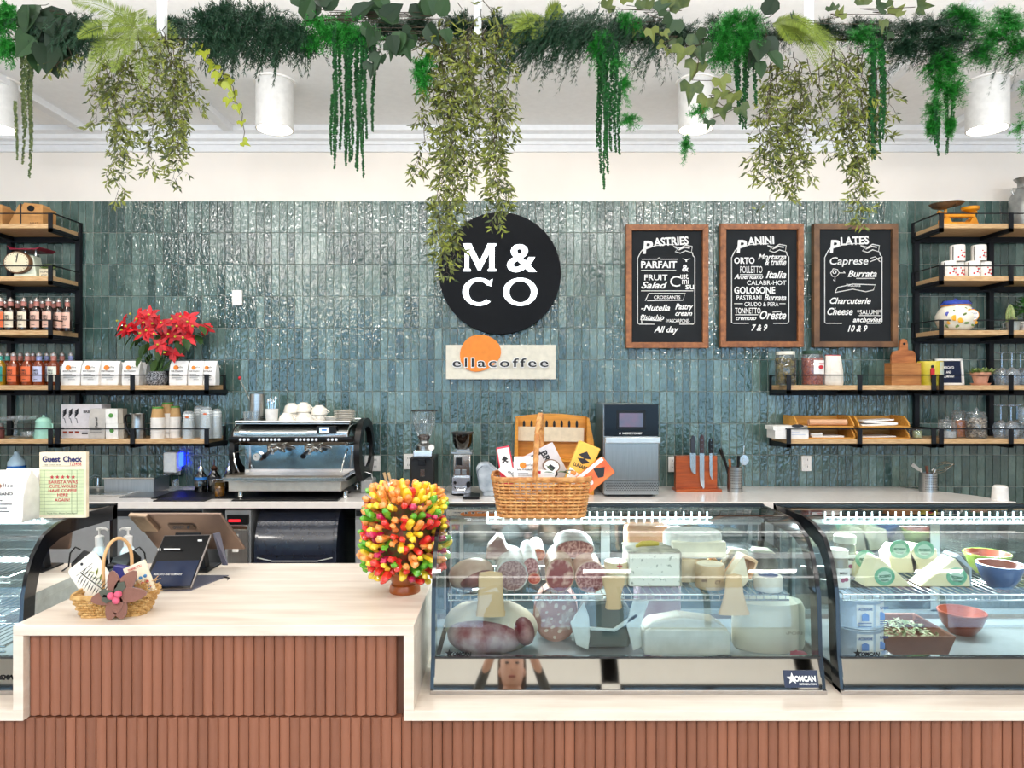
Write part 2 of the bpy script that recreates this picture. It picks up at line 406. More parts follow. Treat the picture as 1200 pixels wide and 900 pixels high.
# cut for the sink
b.add([(x, y - 4.25, zt) for x, y in P] + [(x, y - 4.25, zt - .04) for x, y in P], [tuple(range(6)), tuple(range(11, 5, -1))] + [(i, i + 6, (i + 1) % 6 + 6, (i + 1) % 6) for i in range(6)])
obj('worktop', b, QTZ, bc, smooth=0, bev=.003)
xs = [-4.2, -2.43, -1.87, -1.56, -.95, -.02, .9, 1.8, 2.6]
for a, c in zip(xs[:-1], xs[1:]):
    if (a, c) in ((-1.87, -1.56), (-1.56, -.95)): continue
    t = bpy.data.objects.new('base_cabinet', None); COL.objects.link(t); t.location = ((a + c) / 2, 4.3, 0)
    tag(t, 'grey base cabinet %s' % {-4.2: 'behind the empty display case', -2.43: 'behind the bronze payment screen', -.95: 'behind the candy bouquet',
        -.02: 'below the wicker gift basket', .9: 'below the speed oven and knife block', 1.8: 'below the stacked paper trays'}[a], 'cabinet')
    w = (c - a) / 2 - .002
    b = MB(); b.mbox(-w, w, 0, .56, .08, .869); obj('body', b, CAB, t, smooth=0)
    b = MB(); b.mbox(-w + .003, w - .003, -.02, -.001, .1, .80); obj('door', b, CAB, t, smooth=0, bev=.002)
    b = MB(); b.mbox(-w + .003, w - .003, -.004, .0, .815, .85); obj('handle_recess', b, BLACK, t, smooth=0)

# ------------------------------------------------------------------ shelves
YS = 4.6; SH = [H + (450 - y) / 180.9 for y in (262, 323.5, 387, 451.5, 514.5)]
def shelf_level(t, x0, x1, z, br, ends, root):
    b = MB(); b.mbox(x0 + .012, x1 - .012, YS - root.y, 4.895 - root.y, z - .03 - root.z, z - root.z); 
    obj('shelf_board', b, OAK, t, smooth=0, bev=.001)
    for x in br:
        b = MB(); w = .014
        b.mbox(x - w, x + w, YS - .012 - root.y, 4.898 - root.y, z - .056 - root.z, z - .031 - root.z)
        b.mbox(x - w, x + w, YS - .012 - root.y, YS - .004 - root.y, z - .056 - root.z, z + .068 - root.z)
        obj('bracket', b, BLACK, t, smooth=0)
    b = MB(); b.mbox(x0, x1, 4.87 - root.y, 4.899 - root.y, z - .07 - root.z, z - .031 - root.z); obj('back_bar', b, BLACK, t, smooth=0)
    b = MB(); y = YS - .004 - root.y; zz = z + .062 - root.z
    b.mbox(x0, x1, y, y + .006, zz, zz + .007)
    for e in ends: b.mbox(e - .004, e + .004, y, 4.895 - root.y, zz, zz + .007); b.mbox(e - .004, e + .004, y, 4.895 - root.y, z - .045 - root.z, z - .03 - root.z)
    for e in ends: b.mbox(e - .006, e + .006, 4.88 - root.y, 4.899 - root.y, z - .04 - root.z, zz + .007)
    obj('rail', b, BLACK, t, smooth=0)
def unit(x0, x1, lv, br, ends, ups, name, label):
    root = Vector(((x0 + x1) / 2, 4.75, SH[lv[-1]] - .06)); t = bpy.data.objects.new(name, None); COL.objects.link(t); t.location = root; tag(t, label, 'shelf')
    for x in ups:
        b = MB(); b.mbox(x - .016 - root.x, x + .016 - root.x, 4.868 - root.y, 4.9 - root.y, SH[lv[-1]] - .06 - root.z, SH[lv[0]] + (.0 if len(lv) > 1 else 0) - root.z); obj('upright', b, BLACK, t, smooth=0)
    for i in lv: shelf_level(t, x0 - root.x, x1 - root.x, SH[i], [x - root.x for x in br], [x - root.x for x in ends], root)
unit(-3.9, -2.965, [0, 1, 2, 3, 4], [-3.43, -2.985], [-2.969], [-3.45, -2.98], 'shelving_unit', 'tall black framed shelving unit with syrup bottles and oak boards')
unit(2.757, 3.9, [0, 1, 2, 3, 4], [2.777, 3.228], [2.761], [2.78, 3.29], 'shelving_unit', 'tall black framed shelving unit holding the yellow scale and wine glasses')
unit(-2.955, -1.976, [3], [-2.938, -2.455, -1.975], [-1.98], [], 'wall_shelf', 'oak wall shelf carrying the poinsettia and white coffee bags')
unit(-2.955, -1.976, [4], [-2.938, -2.455, -1.975], [-1.98], [], 'wall_shelf', 'oak wall shelf carrying paper cups and steel pitcher')
unit(1.775, 2.747, [3], [1.79, 2.25, 2.728], [1.779], [], 'wall_shelf', 'oak wall shelf with pickle jars and cutting board')
unit(1.775, 2.747, [4], [1.79, 2.25, 2.728], [1.779], [], 'wall_shelf', 'oak wall shelf with stacked wooden paper trays')
# ------------------------------------------------------------------ things on the tiled wall
def pyz(z, D): return 450 + (H - z) * FPX / D
CHALK = mat('chalk_white', 'f4f4f2', .8); BOARD = mat('chalkboard_slate', '25282b', .7, scale=6, var=.12, spec=.15)
FRAMEW = mat('walnut_frame', 'a8693c', .5, h2='7c4a28', scale=10, stretch=(3, 3, 3), bump=.05)
FRAMED = mat('dark_walnut_frame', '86603f', .5, h2='5f422c', scale=10, bump=.05)
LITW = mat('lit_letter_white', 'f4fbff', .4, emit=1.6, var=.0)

D = 4.88
t = T('round_sign', 'large round black sign reading M & CO in white', 'sign', 586, 391, D)
b = t.mb(); b.disc(586, 321, 71, 71, -.035, .02, n=64); t.p('disc', b, mat('matte_black_sign', '101216', .6, spec=.15), bev=.002)
def poly_(P): b.poly(P, -.055, -.036)
b = t.mb()
M_ = [(543, 319), (543, 316.8), (545.2, 316), (545.2, 290), (543, 289), (543, 287), (552.5, 287), (562.5, 307.5), (572, 287), (581.5, 287), (581.5, 289), (579.6, 290), (579.6, 316), (581.8, 316.8), (581.8, 319), (572, 319), (572, 316.8), (573.6, 316), (573.6, 298), (563.2, 318), (560.5, 318), (550, 297), (550, 316), (552, 316.8), (552, 319)]
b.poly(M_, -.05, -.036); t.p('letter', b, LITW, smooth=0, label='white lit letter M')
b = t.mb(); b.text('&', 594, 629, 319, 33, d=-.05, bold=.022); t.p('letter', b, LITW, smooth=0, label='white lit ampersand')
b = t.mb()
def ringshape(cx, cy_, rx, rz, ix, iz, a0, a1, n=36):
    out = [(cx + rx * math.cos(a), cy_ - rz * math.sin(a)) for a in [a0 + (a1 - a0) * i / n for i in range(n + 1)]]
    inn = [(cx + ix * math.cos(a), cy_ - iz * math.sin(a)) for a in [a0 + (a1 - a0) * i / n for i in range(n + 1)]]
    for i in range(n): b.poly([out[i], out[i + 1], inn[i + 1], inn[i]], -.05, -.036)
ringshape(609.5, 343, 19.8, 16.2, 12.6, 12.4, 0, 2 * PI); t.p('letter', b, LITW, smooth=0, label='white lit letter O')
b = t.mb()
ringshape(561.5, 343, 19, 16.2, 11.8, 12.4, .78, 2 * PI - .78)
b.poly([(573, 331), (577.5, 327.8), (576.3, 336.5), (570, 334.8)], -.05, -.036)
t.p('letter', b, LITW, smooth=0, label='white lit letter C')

t = T('rectangular_sign', 'cream rectangular sign with orange blob reading ellacoffee', 'sign', 586, 445, D)
b = t.mb(); b.bx(523, 651, 404.5, 444.5, -.03, .02); t.p('panel', b, mat('cream_sign', 'e2dccb', .6), bev=.002)
b = t.mb(); P = []
for i in range(28):
    a = 2 * PI * i / 28; r = 22.6 + 1.3 * math.sin(2 * a + .6) + .8 * math.cos(3 * a); P.append((562.6 + r * 1.02 * math.cos(a), 414 - r * .98 * math.sin(a)))
b.poly(P, -.04, -.031); t.p('sun_shape', b, ORANGE, smooth=0, label='orange uneven disc')
b = t.mb(); b.text('ellacoffee', 530, 643, 430.5, 8.5, d=-.0415, bold=.05, sp=1.25); t.p('letter_outline', b, CHALK, smooth=0)
b = t.mb(); b.text('ellacoffee', 530.8, 642.4, 430, 7.6, d=-.043, bold=.012, sp=1.25); t.p('letters', b, INK, smooth=0, kind='stuff')

def board(x0, x1, y0, y1, label, lines, wood, extra):
    D = 4.875; t = T('chalkboard', label, 'chalkboard', (x0 + x1) / 2, y1, D, 'framed menu chalkboards')
    b = t.mb(); b.bx(x0 + 4, x1 - 4, y0 + 4, y1 - 4, -.004, .02); t.p('slate', b, BOARD, smooth=0)
    f = 6.6
    for q in (((x0, y0), (x1, y0), (x1 - f, y0 + f), (x0 + f, y0 + f)), ((x1, y0), (x1, y1), (x1 - f, y1 - f), (x1 - f, y0 + f)),
              ((x1, y1), (x0, y1), (x0 + f, y1 - f), (x1 - f, y1 - f)), ((x0, y1), (x0, y0), (x0 + f, y0 + f), (x0 + f, y1 - f))):
        b = t.mb(); b.poly(q, -.03, .02); t.p('frame_rail', b, wood, smooth=0, bev=.0015)
    b = t.mb(); k = t.mb().k
    X = x0; Y = y0; ox, oy = X - 733, Y - 264
    def ln(P, r=.55): b.tube([(x + ox, y + oy, -.006) for x, y in P], r, 4)
    for q in lines:
        s_, a, c, yb, h = q[:5]; kw = q[5] if len(q) > 5 else {}
        b.text(s_, a + ox, c + ox, yb + oy, h, d=-.006, **{**dict(bold=.008), **kw})
    # border with cut corners, title ribbon, underlines
    ln([(755, 291), (751, 295), (748, 301), (747, 303), (747, 379), (749, 380), (767, 380)]); ln([(796, 380), (812, 380), (814, 378), (814, 302), (812, 300), (811, 296)])
    ln([(757, 292), (768, 288), (782, 286.5), (790, 287)], .5)
    ln([(789, 289), (797, 291), (803, 287.5), (811, 289), (810, 296), (803, 294), (797, 297), (791, 295), (794, 292), (789, 289)], .6)
    ln([(795, 293), (802, 290), (808, 291)], .8)
    for P in extra: ln(P, .5)
    t.p('chalk_lettering', b, CHALK, smooth=0)
SER = dict(bold=.03)
SC_ = dict(shear=.35, bold=.02)
title = lambda s_, a, c: [(s_[0], 753, 765, 297, 15, dict(bold=.03, shear=.1)), (s_[1:], a, c, 288.5, 9.5, dict(bold=.035, rot=3))]
board(733, 829, 264, 408, 'chalkboard menu headed Pastries with parfait and croissants', title('PASTRIES', 766, 807) + [
    ('PARFAIT', 751, 793, 314, 8, SER), ('&', 799, 807, 318, 8, SER), ('Y', 799, 809, 307, 4, {}), ('FRUIT', 755, 782, 328.5, 7), ('Salad', 751, 782, 338, 8, SC_),
    ('C', 785, 797, 336, 13, dict(bold=.0)), ('ust', 797, 806, 327, 6, {}), ('mi', 799, 807, 333, 6, {}), ('su', 803, 813, 339, 6, {}), ('CROISSANTS', 766, 797, 350.5, 4.2), 
    ('-Nutella', 751, 785, 364, 7, SC_), ('Pastry', 791, 812, 362.5, 7, SC_), ('cream', 791, 811, 370, 4.5, SC_), ('Pistachio', 750, 778, 375, 6.5, SC_), ('-MASCARPONE-', 780, 808, 378, 4.2),
    ('All day', 766, 795, 389.5, 7.5, SC_)], FRAMEW,
    [[(751, 317), (792, 317)], [(752, 304), (770, 304), (772, 302), (774, 304), (794, 304)], [(751, 341), (812, 341)], [(756, 352.5), (760, 344), (803, 344), (800, 352), (758, 352.5)], [(751, 370), (752, 379)], [(752, 375), (775, 376)]])
board(843, 940, 263, 407, 'chalkboard menu headed Panini with a dozen sandwich names', title('PANINI', 766, 797) + [
    ('ORTO', 750, 774, 310, 7.5, SER), ('Mortazza', 778, 811, 305, 6.5, SC_), ('& truffle', 786, 811, 312, 6, SC_), ('POLLETTO', 757, 783, 321, 8.5, dict(bold=0)), ('Italia', 787, 811, 327, 9, SC_),
    ('Americano', 750, 784, 328, 6, SC_), ('CALABR-HOT', 765, 811, 335, 5.5, {}), ('GOLOSONE', 750, 798, 345, 8, SER), ('PASTRAMI', 753, 782, 352.5, 5.5), ('Burrata', 785, 811, 353, 7, SC_),
    ('CRUDO & PERA', 762, 802, 360, 5), ('TONNETTO', 751, 781, 368.5, 7), ('Oreste', 780, 811, 375, 10, SC_), ('cremoso', 752, 776, 376, 4, SC_), ('7 & 9', 770, 789, 388.5, 7.5, SC_)], FRAMEW,
    [[(757, 323), (783, 323)], [(751, 370), (778, 370)], [(795, 367), (805, 366)], [(750, 357), (760, 357)], [(803, 357), (810, 357)]])
board(952, 1050, 263, 407, 'chalkboard menu headed Plates under a drooping vine tip', title('PLATES', 766, 799) + [
    ('Caprese', 753, 798, 311, 9, dict(shear=.2)), ('o', 756, 761, 322, 5, {}), ('Burrata', 774, 808, 325.5, 8, SC_), ('TAGLIERE', 772, 789, 337, 3.2), ('Charcuterie', 753, 801, 357, 7.5, SC_),
    ('Cheese', 750, 780, 370, 8.5, SC_), ('*SALUMI*', 785, 813, 369.5, 5.5), ('anchovies', 780, 813, 378.5, 4.5, SC_), ('10 & 9', 774, 797, 389.5, 7.5, SC_)], FRAMED,
    [[(754, 321), (757, 316), (762, 317), (764, 321), (761, 325), (756, 325), (754, 321)], [(764, 321), (771, 321), (769, 319)], [(759, 326), (759, 331), (757, 329)], [(759, 344), (762, 338), (780, 334), (806, 335), (804, 341), (795, 343), (780, 340), (759, 344)], [(787, 371), (812, 371)], [(784, 327.5), (805, 327.5)], [(800, 304), (806, 302), (812, 308)], [(800, 308), (812, 303)]])

def plate(px, py, label, kind='outlet'):
    t = T(kind, label, 'switch' if kind == 'wall_switch' else 'outlet', px, py + 9, 4.895)
    b = t.mb(); b.bx(px - 5.8, px + 5.8, py - 9, py + 9, -.004, .012); t.p('cover_plate', b, WHITE, smooth=0, bev=.002)
    if kind == 'outlet':
        for q in (-4, 4):
            b = t.mb(); b.bx(px - 2.7, px + 2.7, py + q - 2.6, py + q + 2.6, -.006, -.003); o = t.p('socket', b, WHITE, smooth=0, bev=.001)
            b = t.mb(); b.bx(px - 1.3, px - .8, py + q - 1.4, py + q + .8, -.0068, -.006); b.bx(px + .8, px + 1.3, py + q - 1.4, py + q + .8, -.0068, -.006); t.p('slots', b, INK, o, smooth=0)
    else:
        b = t.mb(); b.bx(px - 2, px + 2, py - 4, py + 4, -.008, -.003); t.p('rocker', b, WHITE, smooth=0, bev=.001)
plate(278, 349, 'off white wall switch on teal tiles above the poinsettia', 'wall_switch')
plate(440, 543, 'white wall outlet beside the espresso machine')
plate(479, 541, 'white wall outlet half hidden behind the tall grinder')
plate(789, 544, 'white wall outlet beside the knife block')
plate(945, 543, 'white wall outlet below the wooden paper trays')

# cylinder ceiling lamps
for px, w, label in ((-2, 20, 'white cylinder ceiling lamp cut by the picture edge beside the poinsettia end'), (322, 21.5, 'white cylinder ceiling lamp beside the dark hanging strands'), (815, 20, 'white cylinder ceiling lamp half hidden by ivy'), (1157, 22.5, 'white cylinder ceiling lamp above the milk can end')):
    D = 4.13; by = 152
    t = T('ceiling_lamp', label, 'lamp', px, by, D, 'cylinder ceiling lamps')
    b = t.mb(); b.lathe(px, [(w, 152), (w, 97)], 32, cap0=False, cap1=False); b.lathe(px, [(w * .93, 97), (w * .93, 152)], 32, cap0=False, cap1=False); b.lathe(px, [(w * .93, 152), (w, 152)], 32, cap0=False, cap1=False); t.p('shade', b, mat('lamp_grey_white', 'd2d2d0', .5))
    b = t.mb(); b.lathe(px, [(w + 3, 97), (w + 3, 95), (w, 94.5)], 32); t.p('ceiling_plate', b, WHITE)
    b = t.mb(); b.lathe(px, [(w * .92, 146), (w * .92, 145)], 24); t.p('bulb', b, mat('lamp_glow', 'fff3df', .5, emit=14, var=0), label='glowing lamp disc')
    l = bpy.data.lights.new('lamp_light', 'SPOT'); l.energy = 14; l.spot_size = 1.9; l.spot_blend = .6; l.color = (1, .9, .78); l.shadow_soft_size = .08
    lo = bpy.data.objects.new('lamp_light', l); COL.objects.link(lo); lo.parent = t.o; lo.location = (0, 0, -.01)

# ------------------------------------------------------------------ things on the left shelves
KRAFT = mat('kraft_card', 'c79257', .75, var=.06)
def coffeebox(x0, x1, label):
    D = 4.72; by = pyz(SH[0], D); t = T('takeaway_coffee_box', label, 'box', (x0 + x1) / 2, by, D, 'kraft drinks carriers on the top shelf')
    c = t.cx; b = t.mb(); w = (x1 - x0) / 2
    b.bx(c - w * .25, c + w, by - 22, by, -.06, .08); t.p('carton', b, KRAFT, smooth=0, bev=.002)
    b = t.mb(); b.poly([(c - w, by), (c - w * .27, by), (c - w * .27, by - 26), (c - w * .4, by - 24)], -.055, .08); t.p('side_wing', b, KRAFT, smooth=0, bev=.001)
    b = t.mb(); b.poly([(c - w * .27, by - 22), (c - w * .1, by - 27), (c + w * .9, by - 25), (c + w, by - 22)], -.05, .03); t.p('gable_top', b, KRAFT, smooth=0)
    b = t.mb(); b.disc(c + w * .35, by - 20, 4, 3.4, -.066, -.061, 16); t.p('spout_cap', b, DARK)
    b = t.mb(); b.bx(c - w * .27, c - w * .2, by - 26, by, -.064, -.06); b.text('MILLS', c + w * .3, c + w * .75, by - 2, 2, d=-.062); t.p('print', b, INK, smooth=0)
coffeebox(16, 57, 'kraft gable coffee box with black spout cap, right of the pair')
coffeebox(-30, 10, 'kraft gable coffee box cut by the left picture edge')
t = T('kitchen_scale', 'cream vintage kitchen scale with dial and dark red tray', 'scale', 33, pyz(SH[1], 4.7), 4.7)
by = t.by; CREAM = mat('cream_enamel', 'e6dcc0', .4, var=.05)
b = t.mb(); b.bx(22, 48, by - 4, by, -.05, .06); b.poly([(24, by - 4), (46, by - 4), (42, by - 26), (30, by - 26)], -.03, .05); t.p('body', b, mat('pale_green_enamel', 'd5dccb', .4), smooth=0, bev=.004)
b = t.mb(); b.disc(27, by - 17, 15.5, 12.8, -.06, -.03, 28); t.p('dial_case', b, mat('brown_rim', '6b4a30', .4))
b = t.mb(); b.disc(27, by - 17, 14, 11.5, -.064, -.061, 28); dd = t.p('dial', b, CREAM)
b = t.mb()
for i in range(24):
    a = 2 * PI * i / 24; b.tube([(27 + 12 * math.cos(a), by - 17 + 9.8 * math.sin(a), -.066), (27 + 13.3 * math.cos(a), by - 17 + 10.8 * math.sin(a), -.066)], .25, 4)
b.tube([(27, by - 17, -.067), (29, by - 27, -.067)], .5, 4); b.text('0', 26, 28, by - 23, 1.8, d=-.066); t.p('dial_marks', b, INK, dd, smooth=0)
b = t.mb(); b.tube([(42, by - 26, 0), (42, by - 33, 0)], 1.2, 8); b.tube([(30, by - 26, 0), (30, by - 33, 0)], 1.2, 8); t.p('tray_post', b, STEEL)
b = t.mb(); b.poly([(17, by - 36), (20, by - 33), (50, by - 33), (54, by - 35), (54, by - 34), (50, by - 31.5), (20, by - 31.5)], -.07, .1); t.p('tray', b, mat('dark_red_enamel', '7d1330', .3), smooth=0, bev=.001)
LEAFG = mat('succulent_green', '5f8a3c', .5, h2='a9c07a', island=True)
def leaf(mb, p, d, L, w, up=Vector((0, 0, 1)), cup=.15, n=3):
    """pointed leaf from p along d (metres)"""
    d = Vector(d).normalized(); s_ = d.cross(up)
    if s_.length < 1e-4: s_ = Vector((1, 0, 0))
    s_.normalize(); u = s_.cross(d); p = Vector(p)
    if n == 3:
        vs = [p, p + d * L * .45 + s_ * w + u * cup * w, p + d * L * .5 - u * cup * w, p + d * L * .45 - s_ * w + u * cup * w, p + d * L - u * cup * L * .3]
        mb.add(vs, [(0, 1, 2), (0, 2, 3), (1, 4, 2), (2, 4, 3)])
    else:
        vs = [p]; 
        for q, ww in ((.25, .8), (.5, 1), (.78, .6)):
            dr = -u * cup * L * q * q
            vs += [p + d * L * q + s_ * w * ww + dr + u * w * .2, p + d * L * q + dr, p + d * L * q - s_ * w * ww + dr + u * w * .2]
        vs.append(p + d * L - u * cup * L)
        mb.add(vs, [(0, 1, 2), (0, 2, 3), (1, 4, 5, 2), (2, 5, 6, 3), (4, 7, 8, 5), (5, 8, 9, 6), (7, 10, 8), (8, 10, 9)])
def rosette(mb, c, n, L, w, lo=.2, hi=1.2, rnd=random):
    for i in range(n):
        a = i * 2.4; e = lo + (hi - lo) * (i / n); leaf(mb, c, (math.cos(a) * math.cos(e), math.sin(a) * math.cos(e), math.sin(e)), L * rnd.uniform(.8, 1.1), w, n=4)
t = T('succulent_pot', 'small green succulent in a printed cream box pot', 'plant', 56, pyz(SH[1], 4.68), 4.68); by = t.by
b = t.mb(); b.bx(49.5, 62, by - 10, by, -.03, .03); t.p('pot', b, CREAM, smooth=0, bev=.002)
b = t.mb(); b.text('HOME', 51, 60, by - 5, 2.2, d=-.032); b.text('grown', 52, 59, by - 2, 1.6, d=-.032); t.p('print', b, INK, smooth=0)
b = t.mb()
for x in (52, 56, 60): rosette(b, (b.X(x), 0, b.Z(by - 10)), 22, .045, .008)
t.p('leaves', b, LEAFG)

LQ = {'dark': mat('dark_syrup', '1c0f0c', .08, coat=1), 'amber': mat('amber_syrup', '6e2a12', .08, coat=1, h2='8d3d17'), 'yel': mat('yellow_syrup', 'a07a18', .08, coat=1)}
LB = {c: mat('label_' + n, h, .6) for c, n, h in (('o', 'orange', 'e9703f'), ('c', 'cream', 'efe2cb'), ('p', 'pink', 'ecc0ae'), ('t', 'teal', '1f8f83'), ('l', 'lavender', 'c6cbe8'), ('w', 'ivory', 'e9ecdf'))}
CAPB = mat('silver_stopper', 'b9b2ae', .25, .6); PINKB = mat('neck_band_rose', 'b9786d', .5); BLUEB = mat('neck_band_blue', '8d97c6', .5); TEALB = mat('neck_band_teal', '4aa79b', .5)
protos = {}
def bottle(px, lvl, D, lab, liq, label, grp, w=6.3, h=39, band=PINKB):
    by = pyz(SH[lvl], D); key = (lab, liq, band.name, w)
    if key in protos:
        o = dup(protos[key]); o.location = wpos(px, by, D); tag(o, label, 'bottle', grp); return
    t = T('syrup_bottle', label, 'bottle', px, by, D, grp); protos[key] = t.o
    b = t.mb(); b.lathe(px, [(w * .95, by), (w, by - 1), (w, by - 23.5), (w * .8, by - 26.5), (w * .42, by - 29), (w * .38, by - 30)], 16); t.p('glass_body', b, LQ[liq])
    b = t.mb(); b.lathe(px, [(w * .48, by - 29), (w * .48, by - 34)], 12); t.p('neck_band', b, band)
    b = t.mb(); b.lathe(px, [(w * .38, by - 34), (w * .5, by - 34.5), (w * .5, by - 37), (w * .25, by - 38), (w * .2, by - h)], 12); t.p('stopper', b, CAPB)
    b = t.mb(); n = 7; P = []
    for i in range(n):
        a = -PI / 2 + (i / (n - 1) - .5) * 1.9; P.append((b.X(px) + (w + .25) * b.k * math.cos(a), (w + .25) * b.k * math.sin(a)))
    b.loops([[(x, y, b.Z(by - 4)) for x, y in P], [(x, y, b.Z(by - 22)) for x, y in P]], closed=False); lo = t.p('label', b, LB[lab])
    b = t.mb(); r = -(w + .6) * b.k
    b.text('SIMPLE', px - 3, px + 3, by - 16, 2.2, d=r, bold=.02); b.text('SYRUP', px - 3, px + 3, by - 12.8, 2.2, d=r, bold=.02); b.bx(px - 2, px + 2, by - 7, by - 6.5, r, r + .0005); t.p('label_print', b, INK, lo, smooth=0)
names = {'o': 'orange', 'c': 'cream', 'p': 'pale pink', 't': 'teal', 'l': 'lavender', 'w': 'ivory'}
up = [(-13, 'o'), (1, 'o'), (12.5, 'c'), (28, 'c'), (43, 'p'), (57, 'p'), (69, 'p'), (79, 'p')]
ords = ['first', 'second', 'third', 'fourth', 'fifth', 'sixth', 'seventh', 'eighth']
for i, (x, c) in enumerate(up):
    bottle(x, 2, 4.66 + (.0 if i < 6 else .06), c, 'dark', '%s labelled dark bottle, %s from left, front row, third shelf' % (names[c], ords[i]), 'dark syrup bottles on the shelving unit', w=5.6 if i > 5 else 6.2)
for i, x in enumerate((6, 21, 37, 50, 63)):
    bottle(x, 2, 4.8, 'p', 'dark', 'dark syrup bottle, %s from left, back row, third shelf' % ords[i], 'dark syrup bottles on the shelving unit', w=5.6)
lowr = [(0, 't', 'yel'), (16, 'o', 'amber'), (32.5, 'o', 'amber'), (46, 'l', 'amber'), (63, 'w', 'amber')]
for i, (x, c, q) in enumerate(lowr):
    bottle(x, 3, 4.66, c, q, '%s labelled amber bottle, %s from left, front row above cake stand' % (names[c], ords[i]), 'amber syrup bottles on the shelving unit', band=TEALB if c == 't' else BLUEB if c == 'l' else PINKB)
for i, (x, c) in enumerate(((9, 't'), (24, 'o'), (39, 'o'), (55, 'l'), (73, 'w'), (83, 'l'))):
    bottle(x, 3, 4.8, c, 'amber', 'amber bottle, %s from left, back row above cake stand' % ords[i], 'amber syrup bottles on the shelving unit', band=BLUEB if c == 'l' else TEALB if c == 't' else PINKB, w=5.6)

BAGW = mat('white_coffee_bag', 'f4f3f1', .45, bump=.35, bscale=25)
def coffeebag(x0, x1, y0, by, D, label, grp, dep=.07, sc=1, side='r', text=('ella', 'coffee')):
    t = T('coffee_bag', label, 'bag', (x0 + x1) / 2, by, D, grp); w = x1 - x0; h = by - y0
    b = t.mb(); n = 6
    rings = []
    for z, q, dd in ((0, .96, 1), (.1, 1, 1), (.5, 1, .95), (.8, 1, .6), (.93, .99, .22), (1, .98, .08)):
        a = w / 2 * q; X = t.cx
        rings.append([(b.X(X - a), -dep / 2 * dd, b.Z(by - h * z)), (b.X(X - a * .5), -dep / 2 * dd - .003, b.Z(by - h * z)), (b.X(X + a * .5), -dep / 2 * dd - .003, b.Z(by - h * z)), (b.X(X + a), -dep / 2 * dd, b.Z(by - h * z)),
                      (b.X(X + a * .97), 0, b.Z(by - h * z)), (b.X(X + a), dep / 2 * dd, b.Z(by - h * z)), (b.X(X - a), dep / 2 * dd, b.Z(by - h * z)), (b.X(X - a * .97), 0, b.Z(by - h * z))])
    b.loops(rings); t.p('pouch', b, BAGW, smooth=50, bev=.002)
    f = -dep / 2 - .0045; c = t.cx
    b = t.mb(); b.disc(c - w * .12, by - h * .72, w * .14, w * .13, f * .86, f * .80, 16); t.p('sun_print', b, ORANGE)
    b = t.mb(); b.text('coffee', c - w * .02, c + w * .32, by - h * .70, h * .06, d=f * .88 if 0 else f, bold=.01, sp=1.2)
    b.text('BAR ITALIANO', c - w * .36, c + w * .32, by - h * .55, h * .055, d=f, bold=.03)
    for j, (a1, a2) in enumerate(((-.34, .1), (-.34, .3), (-.34, .2), (-.1, .25))): b.bx(c + w * a1, c + w * a2, by - h * (.45 - .07 * j), by - h * (.435 - .07 * j), f, f + .0006)
    t.p('bag_print', b, INK, smooth=0); return t
g = 'white coffee bags on the poinsettia shelf'
D = 4.68; by = pyz(SH[3], D)
for x0, x1, d, lab in ((75, 97.5, 4.67, 'white coffee bag at the left end of the row, next to the bottles'), (98.5, 119, 4.66, 'white coffee bag second from the bottles'), (119.5, 142, 4.69, 'white coffee bag third from the bottles'), (146, 166, 4.67, 'white coffee bag just left of the poinsettia pot'),
                       (201, 222, 4.7, 'white coffee bag just right of the poinsettia pot'), (223, 240, 4.67, 'white coffee bag second right of the poinsettia pot'), (238.5, 255, 4.69, 'white coffee bag at the right end of the shelf')):
    coffeebag(x0, x1, by - 28.5, pyz(SH[3], d), d, lab, g)
coffeebag(133, 146, by - 27, pyz(SH[3], 4.8), 4.8, 'white coffee bag standing in the back row behind a gap', g)
coffeebag(162, 174, by - 27, pyz(SH[3], 4.79), 4.79, 'white coffee bag in the back row beside the dark pot', g)

# poinsettia
t = T('poinsettia', 'red poinsettia with dark leaves in a grey speckled pot', 'plant', 186, by, 4.7)
by = t.by; b = t.mb(); b.lathe(184, [(9, by), (11, by - 2), (12, by - 8), (10, by - 15), (9, by - 16), (8, by - 15)], 24); t.p('pot', b, mat('speckled_grey_pot', '33363b', .5, h2='a7aab0', scale=160, contrast=(.48, .55)))
b = t.mb(); b.bx(190, 200, by - 17, by, .02, .05); t.p('pot_wrap', b, DARK, bev=.004)
RED = mat('poinsettia_red', 'a8081a', .5, h2='e81c2c', island=True); DG = mat('poinsettia_leaf', '22401f', .5, h2='4a6b2c', island=True)
b = t.mb(); rr = random.Random(11)
heads = [(160, 384), (172, 376), (183, 389), (186, 371), (200, 380), (208, 393), (218, 384), (230, 379), (196, 405), (212, 376), (225, 397), (204, 414), (150, 378), (176, 392), (192, 393), (155, 388), (236, 384), (222, 373), (165, 370), (190, 381), (216, 396), (180, 380)]
for (x, y) in heads:
    c = Vector((b.X(x), rr.uniform(-.12, .06), b.Z(y))); tilt = Vector(((x - 190) / 60, -1, .5)).normalized()
    a1 = tilt.orthogonal().normalized(); a2 = tilt.cross(a1); o0 = rr.uniform(0, 6)
    for i in range(10):
        a = o0 + i * 2 * PI / 10 + rr.uniform(-.3, .3); d = (a1 * math.cos(a) + a2 * math.sin(a)) + tilt * rr.uniform(-.5, .5)
        leaf(b, c, d, rr.uniform(.055, .085) * (1 if i % 2 else .75), .016, up=tilt, cup=.25, n=4)
t.p('bracts', b, RED, label='bright red star-shaped flower heads')
b = t.mb()
